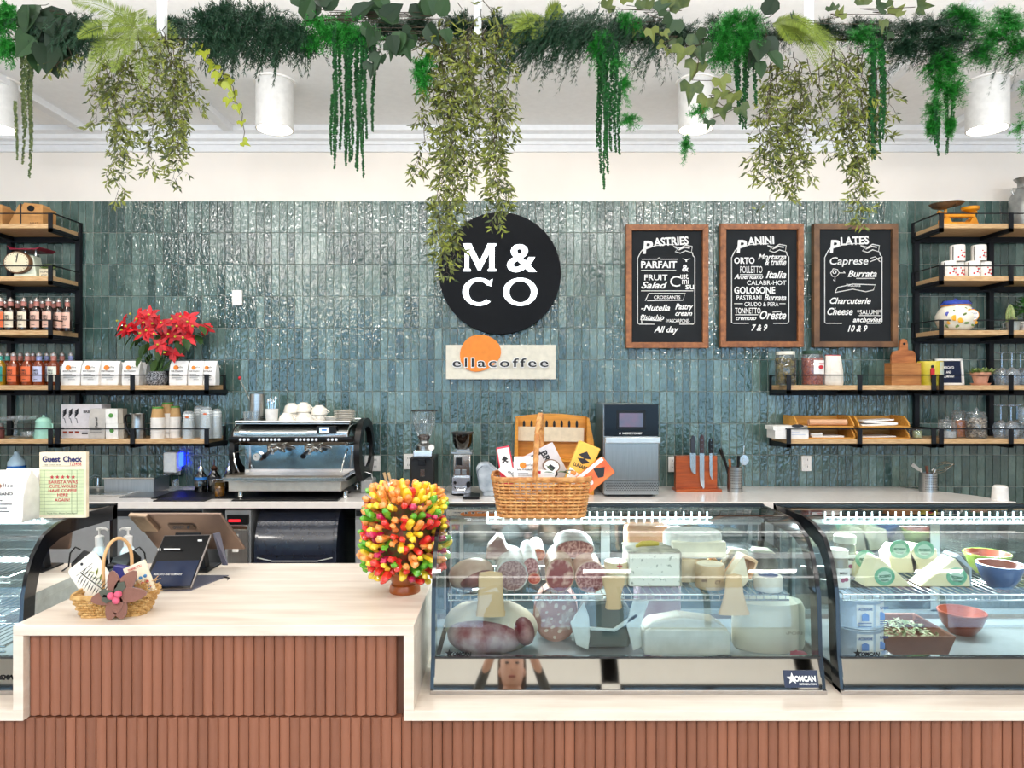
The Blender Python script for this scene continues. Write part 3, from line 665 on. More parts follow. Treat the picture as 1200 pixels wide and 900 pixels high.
for x, y, r in ((155, 400, 1), (163, 405, 1), (178, 412, 1), (183, 428, 1.1), (175, 424, 1), (222, 405, 1), (230, 400, .9), (214, 408, 1), (190, 415, 1), (148, 392, .8), (205, 402, 1), (236, 390, .8), (186, 400, 1), (182, 436, 1)):
    leaf(b, (b.X(x), rr.uniform(-.1, .05), b.Z(y - 8)), ((x - 190) / 50, -.5, -.9), .1 * r, .03, n=4, cup=.2)
    leaf(b, (b.X(x), rr.uniform(-.05, .09), b.Z(y - 10)), ((x - 190) / 30, .2, -.5), .09 * r, .026, n=4, cup=.2)
t.p('leaves', b, DG)
b = t.mb()
for x, y in heads[::2]: b.tube([(186, by - 14, .0), (187 + (x - 187) * .4, by - 28, 0), (x, y + 4, 0)], .6, 5)
t.p('stem', b, DG)
b = t.mb()
for x, y in heads: b.ball(x, y, 1.5, 1.3, d=-.13 + .0, n=6, m=4)
t.p('flower_centres', b, mat('flower_centre', 'b9b232', .5))

# bottom left shelf
D = 4.66; by = pyz(SH[4], D)
t = T('cake_stand', 'clear glass cake stand with slim stem', 'cake stand', 18, by, D)
b = t.mb(); b.lathe(18, [(8, by), (8, by - 1), (2, by - 3), (1.6, by - 18), (3, by - 21), (24, by - 22), (25, by - 26), (24, by - 26), (23, by - 23), (0.1, by - 23)], 28); t.p('glass', b, GLJ)
S('glass_cup', 'clear glass cup with handle beside the mint kettle', 'cup', 34, by, 4.64, lambda b: (b.lathe(34, [(3.5, by), (6, by - 2), (8, by - 8), (7.6, by - 8), (5.5, by - 2.5), (.1, by - 1)], 20), b.tube([(27, by - 7), (24, by - 6), (24.5, by - 3), (28, by - 2)], .6, 6)), GLJ)
t = T('spice_jar', 'small brown lidded jar at the left picture edge', 'jar', -1, by, D); b = t.mb(); b.lathe(-1, [(5, by), (5.5, by - 1), (5.5, by - 12), (4, by - 14)], 14); t.p('body', b, mat('rose_brown_jar', '7a4440', .4)); b = t.mb(); b.lathe(-1, [(4.5, by - 14), (4.5, by - 18)], 14); t.p('lid', b, CAPB)
t = T('kettle', 'small mint green enamel pot with lid and handle', 'kettle', 51, by, 4.68)
MINT = mat('mint_enamel', 'a9dfcd', .25, coat=.5)
b = t.mb(); b.lathe(51, [(9.8, by), (10, by - 1), (8, by - 19), (8.2, by - 20)], 28); t.p('body', b, MINT)
b = t.mb(); b.lathe(51, [(8.6, by - 20), (7, by - 23), (3, by - 25), (.1, by - 25.3)], 24); l_ = t.p('lid', b, MINT)
b = t.mb(); b.ball(51, by - 26, 1.6, 1.4, n=10, m=6); t.p('knob', b, MINT, l_)
b = t.mb(); b.tube([(58.5, by - 18), (61.5, by - 17), (61.5, by - 9), (59.5, by - 5)], .8, 6); t.p('handle', b, MINT)
BOXG = mat('pale_lilac_box', 'd8d3d6', .6)
for i, x in enumerate((74, 81, 88)):
    t = T('tea_box', 'pale lilac box with black leaf sketch, %s of three from the left' % ('first', 'second', 'third')[i], 'box', x + 8, by, 4.72 - .02 * i, 'pale boxes with leaf sketches')
    x1 = x + (33 if i == 2 else 8); b = t.mb(); b.bx(x, x1, by - 40, by, -.02, .09); t.p('carton', b, BOXG, smooth=0, bev=.001)
    b = t.mb()
    for j in range(5): b.tube([(x + 2, by - 25 - j * 1.6, -.021), (x + 6, by - 30 - j * 1.2, -.021)], .45, 4)
    b.tube([(x + 2, by - 24, -.021), (x + 4, by - 23, -.021), (x + 5, by - 18, -.021)], .35, 4); t.p('sketch', b, INK, smooth=0)
    b = t.mb(); b.bx(x + 2, x + 6.5, by - 8.5, by - 6, -.0215, -.0205); t.p('red_print', b, mat('brick_print', '9c4030', .6), smooth=0)
    if i == 2:
        b = t.mb(); b.text('BREWER', x + 12, x + 30, by - 30, 3, d=-.021, bold=.03); b.bx(x + 10, x + 17, by - 7, by - 5, -.021, -.0205); t.p('lettering', b, INK, smooth=0)
t = T('paper_pouch', 'grey standing paper pouch with upright script', 'bag', 116, by, 4.65); b = t.mb()
b.loops([[(b.X(116 + a * q), dd * z, b.Z(by - hh)) for a, dd in ((-9.5, -.03), (9.5, -.03), (9.5, .03), (-9.5, .03))] for q, z, hh in ((.96, 1, 0), (1, 1, 4), (1, .7, 24), (1, .1, 35))]); t.p('pouch', b, mat('grey_kraft_pouch', 'bdb8b2', .6, bump=.2), smooth=0, bev=.002)
b = t.mb(); 
for j in range(3): b.bx(109, 122, by - 8 - j * 2.5, by - 7.6 - j * 2.5, -.0305, -.030)
i0 = len(b.v); b.text('Peppermill', -6, 6, 0, 3, d=0, bold=.02, shear=.3)
b.v = b.v[:i0] + [(b.X(117) - (v[2] - b.Z(0)), -.028, b.Z(by - 19) + (v[0] - b.X(0))) for v in b.v[i0:]]
t.p('lettering', b, INK, smooth=0)
GRN = mat('green_print', '4f8f3f', .6)
for j, lab in ((0, 'white carton with green dot at the bottom of a stack of two'), (1, 'white carton with green dot on top of a stack of two')):
    yb = by - j * 17.5; t = T('tea_carton', lab, 'box', 136 - j, yb, 4.66, 'white cartons with green dots'); b = t.mb(); b.bx(127 - j * .5, 141 - j * .5, yb - 17.4, yb, -.03, .03); t.p('carton', b, WHITE, smooth=0, bev=.001)
    b = t.mb(); b.bx(141.2 - j * .5, 147 - j, yb - 17.3, yb, -.022, .03); t.p('side_panel', b, mat('tan_card', 'a8a093', .6), smooth=0)
    b = t.mb(); b.disc(134 - j, yb - 9.5, 2.7, 2.7, -.0315, -.0302, 16); t.p('green_dot', b, GRN)
t = T('milk_pitcher', 'tall steel milk pitcher with black handle', 'pitcher', 162, by, 4.66)
b = t.mb(); b.lathe(162, [(8, by), (8.2, by - 1), (7.2, by - 20), (7, by - 27), (7.8, by - 29), (7.2, by - 29), (6.5, by - 27), (7, by - 4)], 28, cap1=False); t.p('body', b, STEEL)
b = t.mb(); b.poly([(154.6, by - 27), (152, by - 29.5), (156, by - 29)], -.008, .008); t.p('spout', b, STEEL)
b = t.mb(); b.tube([(155, by - 27), (149, by - 27), (146, by - 24), (147.5, by - 14), (152, by - 5), (155, by - 3)], 1.6, 8); t.p('handle', b, DARK)
CUPW = mat('white_paper_cup', 'ece7e1', .6); KR2 = mat('kraft_cup', 'c39a66', .7)
for i, (x, d, n, lab) in enumerate(((185, 4.66, 0, 'left stack of upturned paper cups, kraft at the top'), (196.5, 4.74, 4, 'middle and tallest stack of upturned paper cups'), (205.5, 4.72, 0, 'right stack of upturned paper cups, kraft at the top'))):
    yb = pyz(SH[4], d); t = T('paper_cup_stack', lab, 'cups', x, yb, d, 'stacks of paper cups'); w = 8 if i < 2 else 6.5
    for j in range(12):
        b = t.mb(); z = yb - j * 2.05 - (4 if n else 0) * (j > 0); b.lathe(x, [(w, z), (w, z - .6), (w * .92, z - 1.9), (w * .86, z - 5)], 18); t.p('cup', b, CUPW)
    z = yb - 24 - n; b = t.mb(); b.lathe(x, [(w * .93, z), (w * .72, z - 13)], 18); t.p('cup', b, KR2, label='kraft brown paper cup')
    b = t.mb(); b.lathe(x, [(w * .79, z - 11), (w * .75, z - 13)], 18, cap0=False, cap1=False); t.p('green_band', b, GRN)
PLAS = glass('crumpled_plastic', 'f6fafa', .10, .25, .97, .6, .25)
for i, (x, d, h, w, lab) in enumerate(((221, 4.66, 32, 7, 'short plastic sleeve of clear cup lids with orange mark'), (234, 4.76, 37, 7, 'plastic sleeve of clear cups behind the others'), (242, 4.66, 37, 7.5, 'plastic sleeve of clear cups with orange mark, tallest in front'), (254, 4.7, 34, 6, 'plastic sleeve of clear cups at the shelf end'))):
    yb = pyz(SH[4], d); t = T('cup_sleeve', lab, 'cups', x, yb, d, 'wrapped plastic cups')
    for j in range(int(h / 2.6)):
        b = t.mb(); z = yb - j * 2.4; b.lathe(x, [(w * .9, z), (w * .9, z - .7), (w * .8, z - 2.2)], 14); t.p('cup', b, mat('cloudy_cup', 'dfe4e4', .35))
    b = t.mb(); b.lathe(x, [(w, yb), (w * 1.02, yb - h * .4), (w * .9, yb - h * .75), (w * .8, yb - h * .95), (w * .5, yb - h)], 10); t.p('sleeve', b, PLAS, smooth=0)
    if i in (0, 2): b = t.mb(); b.disc(x + 1, yb - h * .78, 2.3, 1.1, -w * .9 * b.k - .002, -w * .9 * b.k, 12); t.p('orange_mark', b, mat('rust_print', 'd0672c', .6))
# ------------------------------------------------------------------ things on the right shelves
g = 'x'
YEL = mat('yellow_cast_iron', 'eea11a', .35, h2='d98a12', scale=15, coat=.3); RUST = mat('worn_bronze_pan', '6f5233', .45, h2='3b3128', scale=30)
D = 4.68; by = pyz(SH[0], D)
t = T('balance_scale', 'yellow cast iron balance scale with two bronze pans', 'scale', 1123, by, D)
b = t.mb(); b.poly([(1102, by), (1103, by - 8), (1106, by - 10), (1110, by - 9), (1112, by - 4), (1133, by - 4), (1136, by - 9), (1140, by - 10), (1143, by - 2), (1145, by)], -.035, .035); t.p('base', b, YEL, smooth=0, bev=.003)
b = t.mb(); b.tube([(1099, by - 17), (1110, by - 13), (1138, by - 13), (1144, by - 17)], 2.2, 8); b.tube([(1108, by - 8), (1108, by - 26)], 1.8, 8); b.tube([(1137, by - 8), (1138, by - 18)], 2.2, 8); b.bx(1106, 1141, by - 15, by - 10, -.02, .02); t.p('beam', b, YEL, bev=.002)
b = t.mb(); b.lathe(1102, [(3, by - 19), (10, by - 21), (14, by - 25), (13.5, by - 25), (9, by - 22), (.1, by - 20.5)], 24, d=-.02); t.p('pan', b, RUST)
b = t.mb(); b.lathe(1117, [(4, by - 24), (12, by - 26), (15, by - 28.5), (14.5, by - 28.5), (11, by - 27), (.1, by - 26)], 24, d=.03); t.p('pan', b, RUST)
b = t.mb(); b.lathe(1137, [(3, by - 16), (9, by - 19), (10, by - 22), (.1, by - 22)], 24); t.p('weight_plate', b, YEL)
t = T('milk_can', 'galvanised milk can cut by the right picture edge', 'can', 1203, by, 4.7)
GALV = mat('galvanised_steel', '8e9190', .4, .8, h2='b0b2b0', scale=14)
b = t.mb(); b.lathe(1203, [(17, by), (17.5, by - 2), (17.3, by - 34), (13, by - 41), (9, by - 45), (9, by - 51), (13, by - 56), (12.3, by - 56), (8.3, by - 51)], 32, cap1=False); t.p('body', b, GALV)
b = t.mb(); b.tube([(1193, by - 44), (1187, by - 44), (1186, by - 40), (1189, by - 35)], 1.0, 6); t.p('handle', b, GALV)
TIN = mat('white_tin', 'f3efe9', .35); CH = mat('cherry_red', 'c51f2b', .5)
def tin(px, by, D, label, w=8):
    t = T('cherry_tin', label, 'tin', px, by, D, 'white tins with red cherries')
    b = t.mb(); b.lathe(px, [(w, by), (w, by - 17), (w * .96, by - 18.6), (.1, by - 18.8)], 24); t.p('can', b, TIN)
    b = t.mb()
    for x, y, r in ((-3, 4, 1.5), (.5, 5.5, 1.3), (3.2, 4.4, 1.4), (1.5, 9, 1.4), (4, 9.5, 1), (-.5, 11.5, 1)):
        b.ball(px + x, by - y, r, r * .8, d=-math.sqrt(max(0, w * w - x * x)) * b.k, ry=.3, n=8, m=4)
    t.p('cherry_print', b, CH)
    b = t.mb(); b.tube([(px + .5, by - 5.5, -w * b.k - .0005), (px + 1.5, by - 9, -w * b.k - .0005)], .25, 4); b.bx(px - w * .99, px - w * .85, by - 17, by, -.022, -.02); t.p('dark_print', b, INK, smooth=0)
D = 4.66; by = pyz(SH[1], D)
for x, d, lab in ((1112, 4.66, 'bottom front tin of the left pair, red cherries'), (1121.5, 4.72, 'bottom rear tin of the left pair, partly hidden'), (1140, 4.66, 'bottom front tin of the right pair'), (1153, 4.70, 'bottom tin at the right end of the row')): tin(x, pyz(SH[1], d), d, lab)
tin(1122, by - 18.8, 4.69, 'top tin resting on the left stack of cherry tins'); tin(1147, by - 18.8, 4.69, 'top tin resting on the right stack of cherry tins')
by = pyz(SH[2], 4.68)
t = T('ceramic_jar', 'painted ceramic jar with lemons, blue lid and script label', 'jar', 1120, by, 4.68)
b = t.mb(); b.lathe(1120, [(13, by), (18, by - 4), (21.5, by - 12), (21.5, by - 18), (18, by - 25), (15, by - 28), (14.5, by - 30)], 36); t.p('body', b, mat('glazed_majolica', 'f1ead8', .15, coat=.6))
b = t.mb(); b.lathe(1120, [(16, by - 30), (16.5, by - 32), (14, by - 35), (2, by - 36), (2, by - 38), (.1, by - 38.5)], 32); t.p('lid', b, mat('cobalt_glaze', '2a3f9a', .15, h2='3f56b8', coat=.6))
b = t.mb(); b.lathe(1120, [(15.3, by - 28.6), (15.6, by - 30)], 32, cap0=False, cap1=False); t.p('yellow_band', b, YEL)
prt = {'lemon': (mat('lemon_paint', 'f0a91c', .3), [(1108, 14, 4.2), (1113, 11, 3.6), (1133, 9, 2.5), (1124, 22, 2.5), (1104, 9, 2.4)]),
       'leaf_paint': (mat('olive_leaf_paint', '5f7a35', .3), [(1104, 5, 2.5), (1112, 5, 2.8), (1120, 8, 2.6), (1117, 18, 2.2), (1128, 6, 2.2), (1136, 14, 1.6), (1109, 22, 1.9), (1121, 25, 1.6)]),
       'flower_paint': (mat('violet_paint', '4a53a8', .3), [(1103, 19, 3), (1129, 24, 1.8), (1137, 17, 1.5)])}
def bodyd(b, x, hh, R=21.5):
    r = {5: 18.6, 6: 19}.get(hh, 18.5 + min(3, max(0, hh - 5) * .5) if hh < 18 else 21.5 - (hh - 18) * .55); return -math.sqrt(max(1, r * r - (x - 1120) ** 2)) * b.k
for nm, (m_, ps) in prt.items():
    b = t.mb()
    for x, hh, r in ps: b.ball(x, by - hh, r * (1.25 if nm == 'leaf_paint' else 1), r * (.55 if nm == 'leaf_paint' else .85), d=bodyd(b, x, hh), ry=.55, n=10, m=6, rot=(x * 37 % 90) - 45)
    t.p(nm, b, m_)
b = t.mb(); b.disc(1127, by - 17, 8, 7, -.108, -.085, 24); o = t.p('label_rim', b, YEL)
b = t.mb(); b.disc(1127, by - 17, 7, 6, -.110, -.1085, 24); t.p('label_field', b, WHITE, o)
b = t.mb(); b.text('il Bianco', 1122, 1132, by - 18, 2.4, d=-.1115, shear=.4); b.text('Mondo', 1123, 1132, by - 13.5, 2.4, d=-.1115, shear=.4); t.p('label_script', b, mat('blue_script', '31407f', .5), o, smooth=0)
t = T('potted_cactus', 'small cactus in a two-handled galvanised pot', 'plant', 1187, by, 4.66)
b = t.mb(); b.lathe(1187, [(6, by), (7.5, by - 10), (8.3, by - 11), (7, by - 10)], 20); t.p('pot', b, mat('frosted_zinc', 'b9c2c2', .35, .4))
b = t.mb(); b.tube([(1179.5, by - 9), (1175, by - 8.5), (1175.5, by - 4), (1180.5, by - 4)], .6, 6); b.tube([(1194.5, by - 9), (1199, by - 8.5), (1198.5, by - 4), (1193.5, by - 4)], .6, 6); t.p('handle', b, GALV)
b = t.mb(); 
for x, h, r in ((1184, 32, 4.2), (1189, 17, 3)):
    i0 = len(b.v); n = 20; rings = []
    for j in range(9):
        q = j / 8; rad = r * math.sin(PI * (.22 + .78 * q) ** 1.0) ** .6 if q < 1 else .05
        rings.append([(b.X(x) + (rad * (1 + .14 * math.cos(i * PI))) * b.k * math.cos(2 * PI * i / n), (rad * (1 + .14 * math.cos(i * PI))) * b.k * math.sin(2 * PI * i / n), b.Z(by - 9 - (h - 9) * q)) for i in range(n)])
    b.loops(rings)
t.p('cactus_stem', b, mat('cactus_green', '6f8a4f', .6, h2='a3ad72', scale=80))
b = t.mb(); rosette(b, (b.X(1185), -.02, b.Z(by - 10)), 14, .045, .012); t.p('leaves', b, mat('pale_leaf', 'a9a78a', .6, h2='7c8a5c', island=True))
t = T('potted_bush', 'bushy bright green plant at the right picture edge', 'plant', 1203, by, 4.76)
b = t.mb(); b.lathe(1203, [(6, by), (8, by - 11), (7, by - 11)], 18); t.p('pot', b, WHITE)
b = t.mb(); rr = random.Random(5)
for i in range(260):
    a = rr.uniform(0, 6.28); e = rr.uniform(-.3, 1.5); r = rr.uniform(.02, .1); c = Vector((b.X(1203) + r * math.cos(a) * math.cos(e), r * math.sin(a) * math.cos(e) * .6, b.Z(by - 22) + r * math.sin(e) * 1.1)); leaf(b, c, (math.cos(a), math.sin(a), rr.uniform(-.4, .6)), .035, .011)
t.p('foliage', b, mat('bush_green', '2f7a2c', .5, h2='5fa83f', island=True))

# fourth shelf
g = None; D = 4.67; by = pyz(SH[3], D)
def jarT(name, label, px, w, h, fill, lid, D, lvl=3, body=None, cat='jar', fillh=.86, lidm=None, knob=False):
    by = pyz(SH[lvl], D); t = T(name, label, cat, px, by, D)
    b = t.mb(); b.lathe(px, [(w * .9, by), (w, by - 1.5), (w, by - h * .8), (w * .82, by - h * .9), (w * .8, by - h * .93)], 24, cap1=False); t.p('glass_body', b, GLJ)
    if lid:
        b = t.mb(); b.lathe(px, [(w * .86, by - h * .9), (w * .88, by - h), (.1, by - h)], 24); t.p('lid', b, lidm or mat('white_lid', 'e9e6d8', .4))
    else:
        b = t.mb(); b.lathe(px, [(w * .84, by - h * .9), (w * .95, by - h * .93), (w * .8, by - h), (w * .2, by - h * 1.02)], 24); t.p('glass_lid', b, GLJ)
        b = t.mb(); b.ball(px, by - h * 1.08, w * .22, w * .22, n=10, m=6); t.p('knob', b, GLJ)
    return t, by
t, by = jarT('pickle_jar', 'glass jar of green pickled vegetables with cream lid', 920.5, 12, 39.5, None, 1, 4.68)
b = t.mb(); rr = random.Random(2)
for i in range(70): 
    a = rr.uniform(0, 6.28); r = rr.uniform(.3, .82) * 11; b.ball(920.5 + r * math.cos(a), by - rr.uniform(4, 32), 2.6, 2.2, d=r * math.sin(a) * b.k, n=7, m=5)
t.p('pickles', b, mat('olive_pickles', '8a8a2c', .3, h2='c9b548', island=True))
b = t.mb(); b.lathe(920.5, [(11, by - 1), (11.2, by - 31)], 20); t.p('brine', b, glass('brine', 'd8cc7a', .0, .05, .95, .1))
t, by = jarT('tomato_jar', 'glass jar of red peppers with dark lid and white label', 952, 12.5, 40.5, None, 1, 4.68, lidm=mat('dark_green_lid', '2d4a3a', .4))
b = t.mb(); b.lathe(952, [(11.4, by - 1), (11.8, by - 32)], 24); t.p('red_contents', b, mat('red_pepper_mash', '8a1d10', .3, h2='c7552a', scale=70, contrast=(.42, .6)))
b = t.mb(); n = 7; P = [(b.X(957) + 0, 0)]; A = [-PI / 2 + .35 + (i / 6 - .5) * 1.25 for i in range(7)]
b.loops([[(b.X(952) + 12.9 * b.k * math.cos(a), 12.9 * b.k * math.sin(a), z) for a in A] for z in (b.Z(by - 13), b.Z(by - 29))], closed=False); o = t.p('label', b, PAPERW)
b = t.mb(); b.disc(956.5, by - 21, 2.8, 2.2, -12.9 * b.k - .001, -12.3 * b.k, 14); b.bx(953, 960, by - 25.6, by - 25, -12.6 * b.k, -12.2 * b.k); t.p('red_emblem', b, CH, o)
t = T('canvas_pouch', 'white canvas roll-top pouch with a thin red hem', 'bag', 976, pyz(SH[3], 4.67), 4.67); by = t.by
b = t.mb(); b.loops([[(b.X(976 + a * q), c_ * q2, b.Z(by - hh + (a * .04))) for a, c_ in ((-11, -.02), (-6, -.045), (6, -.045), (11, -.02), (11, .02), (6, .045), (-6, .045), (-11, .02))] for q, q2, hh in ((.95, .8, 0), (1, 1, 4), (.95, .9, 18), (.83, .5, 32), (.8, .25, 35))]); t.p('body', b, mat('natural_canvas', 'e7e1d6', .85, bump=.2, bscale=120), bev=.002)
b = t.mb(); b.loops([[(b.X(976 + a * .81), c_ * .3, b.Z(by - hh)) for a, c_ in ((-11, -.02), (-6, -.045), (6, -.045), (11, -.02), (11, .02), (6, .045), (-6, .045), (-11, .02))] for hh in (34.6, 35.6)]); t.p('hem', b, mat('red_thread', 'b02734', .8))
ACA = mat('acacia_wood', 'bd7743', .5, h2='8f5127', scale=7, stretch=(1, 1, 6), bump=.05)
t = T('cutting_board', 'round-shouldered wooden cutting board with handle and hole', 'board', 1058.5, pyz(SH[3], 4.78), 4.78); by = t.by
b = t.mb(); b.poly([(1044, by), (1044, by - 34), (1046, by - 39), (1049, by - 40), (1053.5, by - 41), (1054, by - 49), (1055, by - 53), (1058, by - 54.5), (1062, by - 53), (1063, by - 49), (1063.5, by - 41), (1070, by - 40), (1072.5, by - 36), (1073, by)], -.01, .012); t.p('blade', b, ACA, smooth=0, bev=.003)
b = t.mb(); b.disc(1058.5, by - 48.5, 1.5, 1.5, -.0125, -.011, 12); t.p('hanging_hole', b, DARK)
t = T('wooden_box', 'plain oak box in front of the cutting board', 'box', 1058, pyz(SH[3], 4.68), 4.68); by = t.by
b = t.mb(); b.bx(1041, 1075.5, by - 25, by - .0, -.04, .05); t.p('body', b, mat('oak_box', 'c08448', .5, h2='9a602f', scale=6, stretch=(1, 1, 7)), smooth=0, bev=.002)
b = t.mb(); b.bx(1041, 1075.5, by - 26, by - 25.1, -.042, .052); t.p('lid', b, mat('oak_box', ''), smooth=0)
t = T('panettone_tin', 'yellow painted tin with a small red-coated figure and sky', 'tin', 1090, pyz(SH[3], 4.69), 4.69); by = t.by
b = t.mb(); b.lathe(1090, [(13.3, by), (13.6, by - 1), (13.6, by - 27), (13.2, by - 28), (.1, by - 28)], 32); t.p('can', b, mat('yellow_lithographed_tin', 'bcae22', .35, h2='d9c64a', scale=12))
b = t.mb(); A = [-PI / 2 + .25 + i * .13 for i in range(9)]
b.loops([[(b.X(1090) + 13.8 * b.k * math.cos(a), 13.8 * b.k * math.sin(a), z) for a in A] for z in (b.Z(by - 10), b.Z(by - 27))], closed=False); t.p('sky_print', b, mat('pale_sky_print', 'b9cfcb', .4, h2='e2d8b0', scale=18))
b = t.mb(); b.poly([(1083, by - 8), (1087, by - 8), (1087.5, by - 18), (1086, by - 20), (1084, by - 20), (1082.6, by - 18)], -13.8 * b.k, -12.5 * b.k); t.p('red_coat_print', b, CH, smooth=0)
b = t.mb(); b.disc(1085, by - 21.5, 1.5, 1.8, -13.7 * b.k, -12.5 * b.k, 10); b.bx(1083.4, 1084.6, by - 8, by - 3, -13.6 * b.k, -12.5 * b.k); b.bx(1085.4, 1086.6, by - 8, by - 3, -13.6 * b.k, -12.5 * b.k); t.p('figure_print', b, INK)
t = T('letter_board', 'small white framed letter board reading Mercato and Company', 'sign', 1113, pyz(SH[3], 4.72), 4.72, rx=-6); by = t.by
b = t.mb(); b.bx(1097.5, 1127.5, by - 30, by, -.006, .012); t.p('felt', b, mat('navy_felt', '12203c', .9), smooth=0)
for q in ((1096, 1129, by - 31, by - 28.5), (1096, 1129, by - 2.5, by), (1096, 1098.6, by - 31, by), (1126.4, 1129, by - 31, by)):
    b = t.mb(); b.bx(*q, -.014, .014); t.p('frame_rail', b, WHITE, smooth=0, bev=.001)
b = t.mb()
for s_, yy in (('MERCATO', 19.5), ('AND', 14), ('COMPANY', 9)): b.text(s_, 1112 - (6.5 if len(s_) > 3 else 3), 1112 + (6.5 if len(s_) > 3 else 3), by - yy, 2.8, d=-.0075, bold=.03)
t.p('letters', b, CHALK, smooth=0)
t = T('potted_succulent', 'green succulent in a peach terracotta pot with saucer', 'plant', 1149, pyz(SH[3], 4.67), 4.67); by = t.by
TP = mat('peach_terracotta', 'dba083', .7)
b = t.mb(); b.lathe(1149, [(6.5, by - 1.5), (8.8, by - 11), (10.6, by - 11), (10.6, by - 15), (9.5, by - 15), (9, by - 12)], 24); t.p('pot', b, TP)
b = t.mb(); b.lathe(1149, [(9, by), (11, by - 2.5), (10, by - 2), (.1, by - 1)], 24); t.p('saucer', b, TP)
b = t.mb()
for x, dd in ((1141, -.01), (1147, -.03), (1153, 0), (1158, -.02), (1148, .03)): rosette(b, (b.X(x), dd, b.Z(by - 13)), 18, .055, .009)
t.p('leaves', b, mat('string_green', '4f7a35', .5, h2='b5bf7a', island=True))
def wineglass(px, lvl, D, label, s=1.0, upright=False):
    by = pyz(SH[lvl], D); key = ('wg', upright)
    if key in protos:
        o = dup(protos[key]); o.location = wpos(px, by, D); tag(o, label, 'glass', 'wine glasses on the right shelves'); return
    t = T('wine_glass', label, 'glass', px, by, D, 'wine glasses on the right shelves'); protos[key] = t.o
    if not upright:
        b = t.mb(); b.lathe(px, [(6.5, by), (8.3, by - 8), (8.6, by - 13), (6.5, by - 18), (1, by - 21), (.8, by - 21)], 24, cap0=False, cap1=False); t.p('bowl', b, GLW)
        b = t.mb(); b.tube([(px, by - 20), (px, by - 37)], .7, 8); t.p('stem', b, GLW)
        b = t.mb(); b.lathe(px, [(.8, by - 36.5), (7.5, by - 38), (7.5, by - 38.6), (.1, by - 38.4)], 24); t.p('foot', b, GLW)
    else:
        b = t.mb(); b.lathe(px, [(.8, by - 16), (6, by - 19), (8, by - 26), (7, by - 36)], 24, cap0=False, cap1=False); t.p('bowl', b, GLW)
        b = t.mb(); b.tube([(px, by - 1), (px, by - 17)], .7, 8); t.p('stem', b, GLW)
        b = t.mb(); b.lathe(px, [(7, by), (7, by - .6), (.5, by - 1.5)], 24); t.p('foot', b, GLW)
GLW = glass('wine_glass_crystal', 'e6f1fb', .10, .03, .98, .8, .14)
for i, (x, d) in enumerate(((1174, 4.7), (1186, 4.66), (1196, 4.72), (1204, 4.66))): wineglass(x, 3, d, 'upturned wine glass, %s from the left beside the terracotta pot' % ords[i])
for i, (x, d) in enumerate(((1173, 4.7), (1185, 4.66), (1192, 4.76), (1211, 4.72))): wineglass(x, 4, d, 'upturned wine glass, %s from the left beside the nut jar' % ords[i])
wineglass(1202, 4, 4.66, 'upright wine glass on the bottom shelf at the picture edge', upright=True)

# bottom right shelf
D = 4.66; by = pyz(SH[4], D)
BAM = mat('bamboo', 'd9a04c', .5, h2='c0852f', scale=10, stretch=(1, 8, 8))
t = T('shallow_carton', 'flat white carton with blue print under a paper tray', 'box', 925, by, 4.66)
b = t.mb(); b.bx(905, 944, by - 10, by, -.05, .1); t.p('carton', b, PAPERW, smooth=0, bev=.001)
b = t.mb(); b.bx(924, 933, by - 7.5, by - 7, -.0515, -.051); b.bx(924, 940, by - 5, by - 4.7, -.0515, -.051); t.p('print', b, mat('pale_blue_print', '7f9bd0', .6), smooth=0)
t = T('shallow_carton', 'upper white carton with thumb cut-out, stacked left of the trays', 'box', 925, by - 10, 4.66)
b = t.mb(); b.bx(903, 943, by - 15, by - 10.1, -.05, .1); t.p('carton', b, PAPERW, smooth=0, bev=.001)
b = t.mb(); b.disc(931, by - 15, 7, 2, -.052, -.0505, 16); t.p('thumb_hole', b, INK)
def tray(x0, x1, y1, label, D=4.68):
    t = T('paper_tray', label, 'tray', (x0 + x1) / 2, y1, D, 'stacked wooden paper trays')
    for nm, q in (('tray_base', (x0, x1, y1 - 1.7, y1, -.07, .17)), ('back_panel', (x0, x1, y1 - 12, y1 - 1.7, .158, .17))):
        b = t.mb(); b.bx(*q); t.p(nm, b, BAM, smooth=0, bev=.001)
    for x in (x0 - .9, x1 - .9):
        b = t.mb(); P = [(-.07, 1.7), (-.055, 6), (-.0, 13), (.17, 13), (.17, 1.7)]
        b.xprof([(d, b.Z(y1 - h)) for d, h in P], b.X(x), b.X(x + 1.8)); t.p('side_panel', b, BAM, smooth=0, bev=.0008)
    return t
t = tray(942, 996, by, 'lower wooden paper tray behind the white cartons'); b = t.mb(); b.bx(948, 985, by - 3.6, by - 1.8, -.05, .1); b.tube([(947, by - 4.5, -.04), (960, by - 5, -.04)], 2, 8); t.p('papers', b, PAPERW)
t = tray(1000, 1059, by, 'lower wooden paper tray beside the small capers jar'); b = t.mb(); b.bx(1004, 1045, by - 3, by - 1.8, -.05, .12, rot=-1); t.p('papers', b, PAPERW, smooth=0)
y2 = by - 13.4
t = tray(930, 995, y2, 'upper wooden paper tray holding a rolled brown sheet'); b = t.mb(); b.tube([(946, y2 - 5.5, -.02), (990, y2 - 5.5, -.02)], 3.6, 14); t.p('paper_roll', b, mat('brown_paper', 'd8a985', .7))
t = tray(1001, 1059, y2, 'upper wooden paper tray holding crumpled white sheets'); b = t.mb(); b.bx(1006, 1046, y2 - 4, y2 - 1.9, -.05, .1, rot=-2); b.bx(1009, 1048, y2 - 6.5, y2 - 4.2, -.045, .1, rot=3); b.bx(1008, 1044, y2 - 8.5, y2 - 7, -.04, .08, rot=-3); t.p('papers', b, PAPERW, smooth=0, bev=.001)
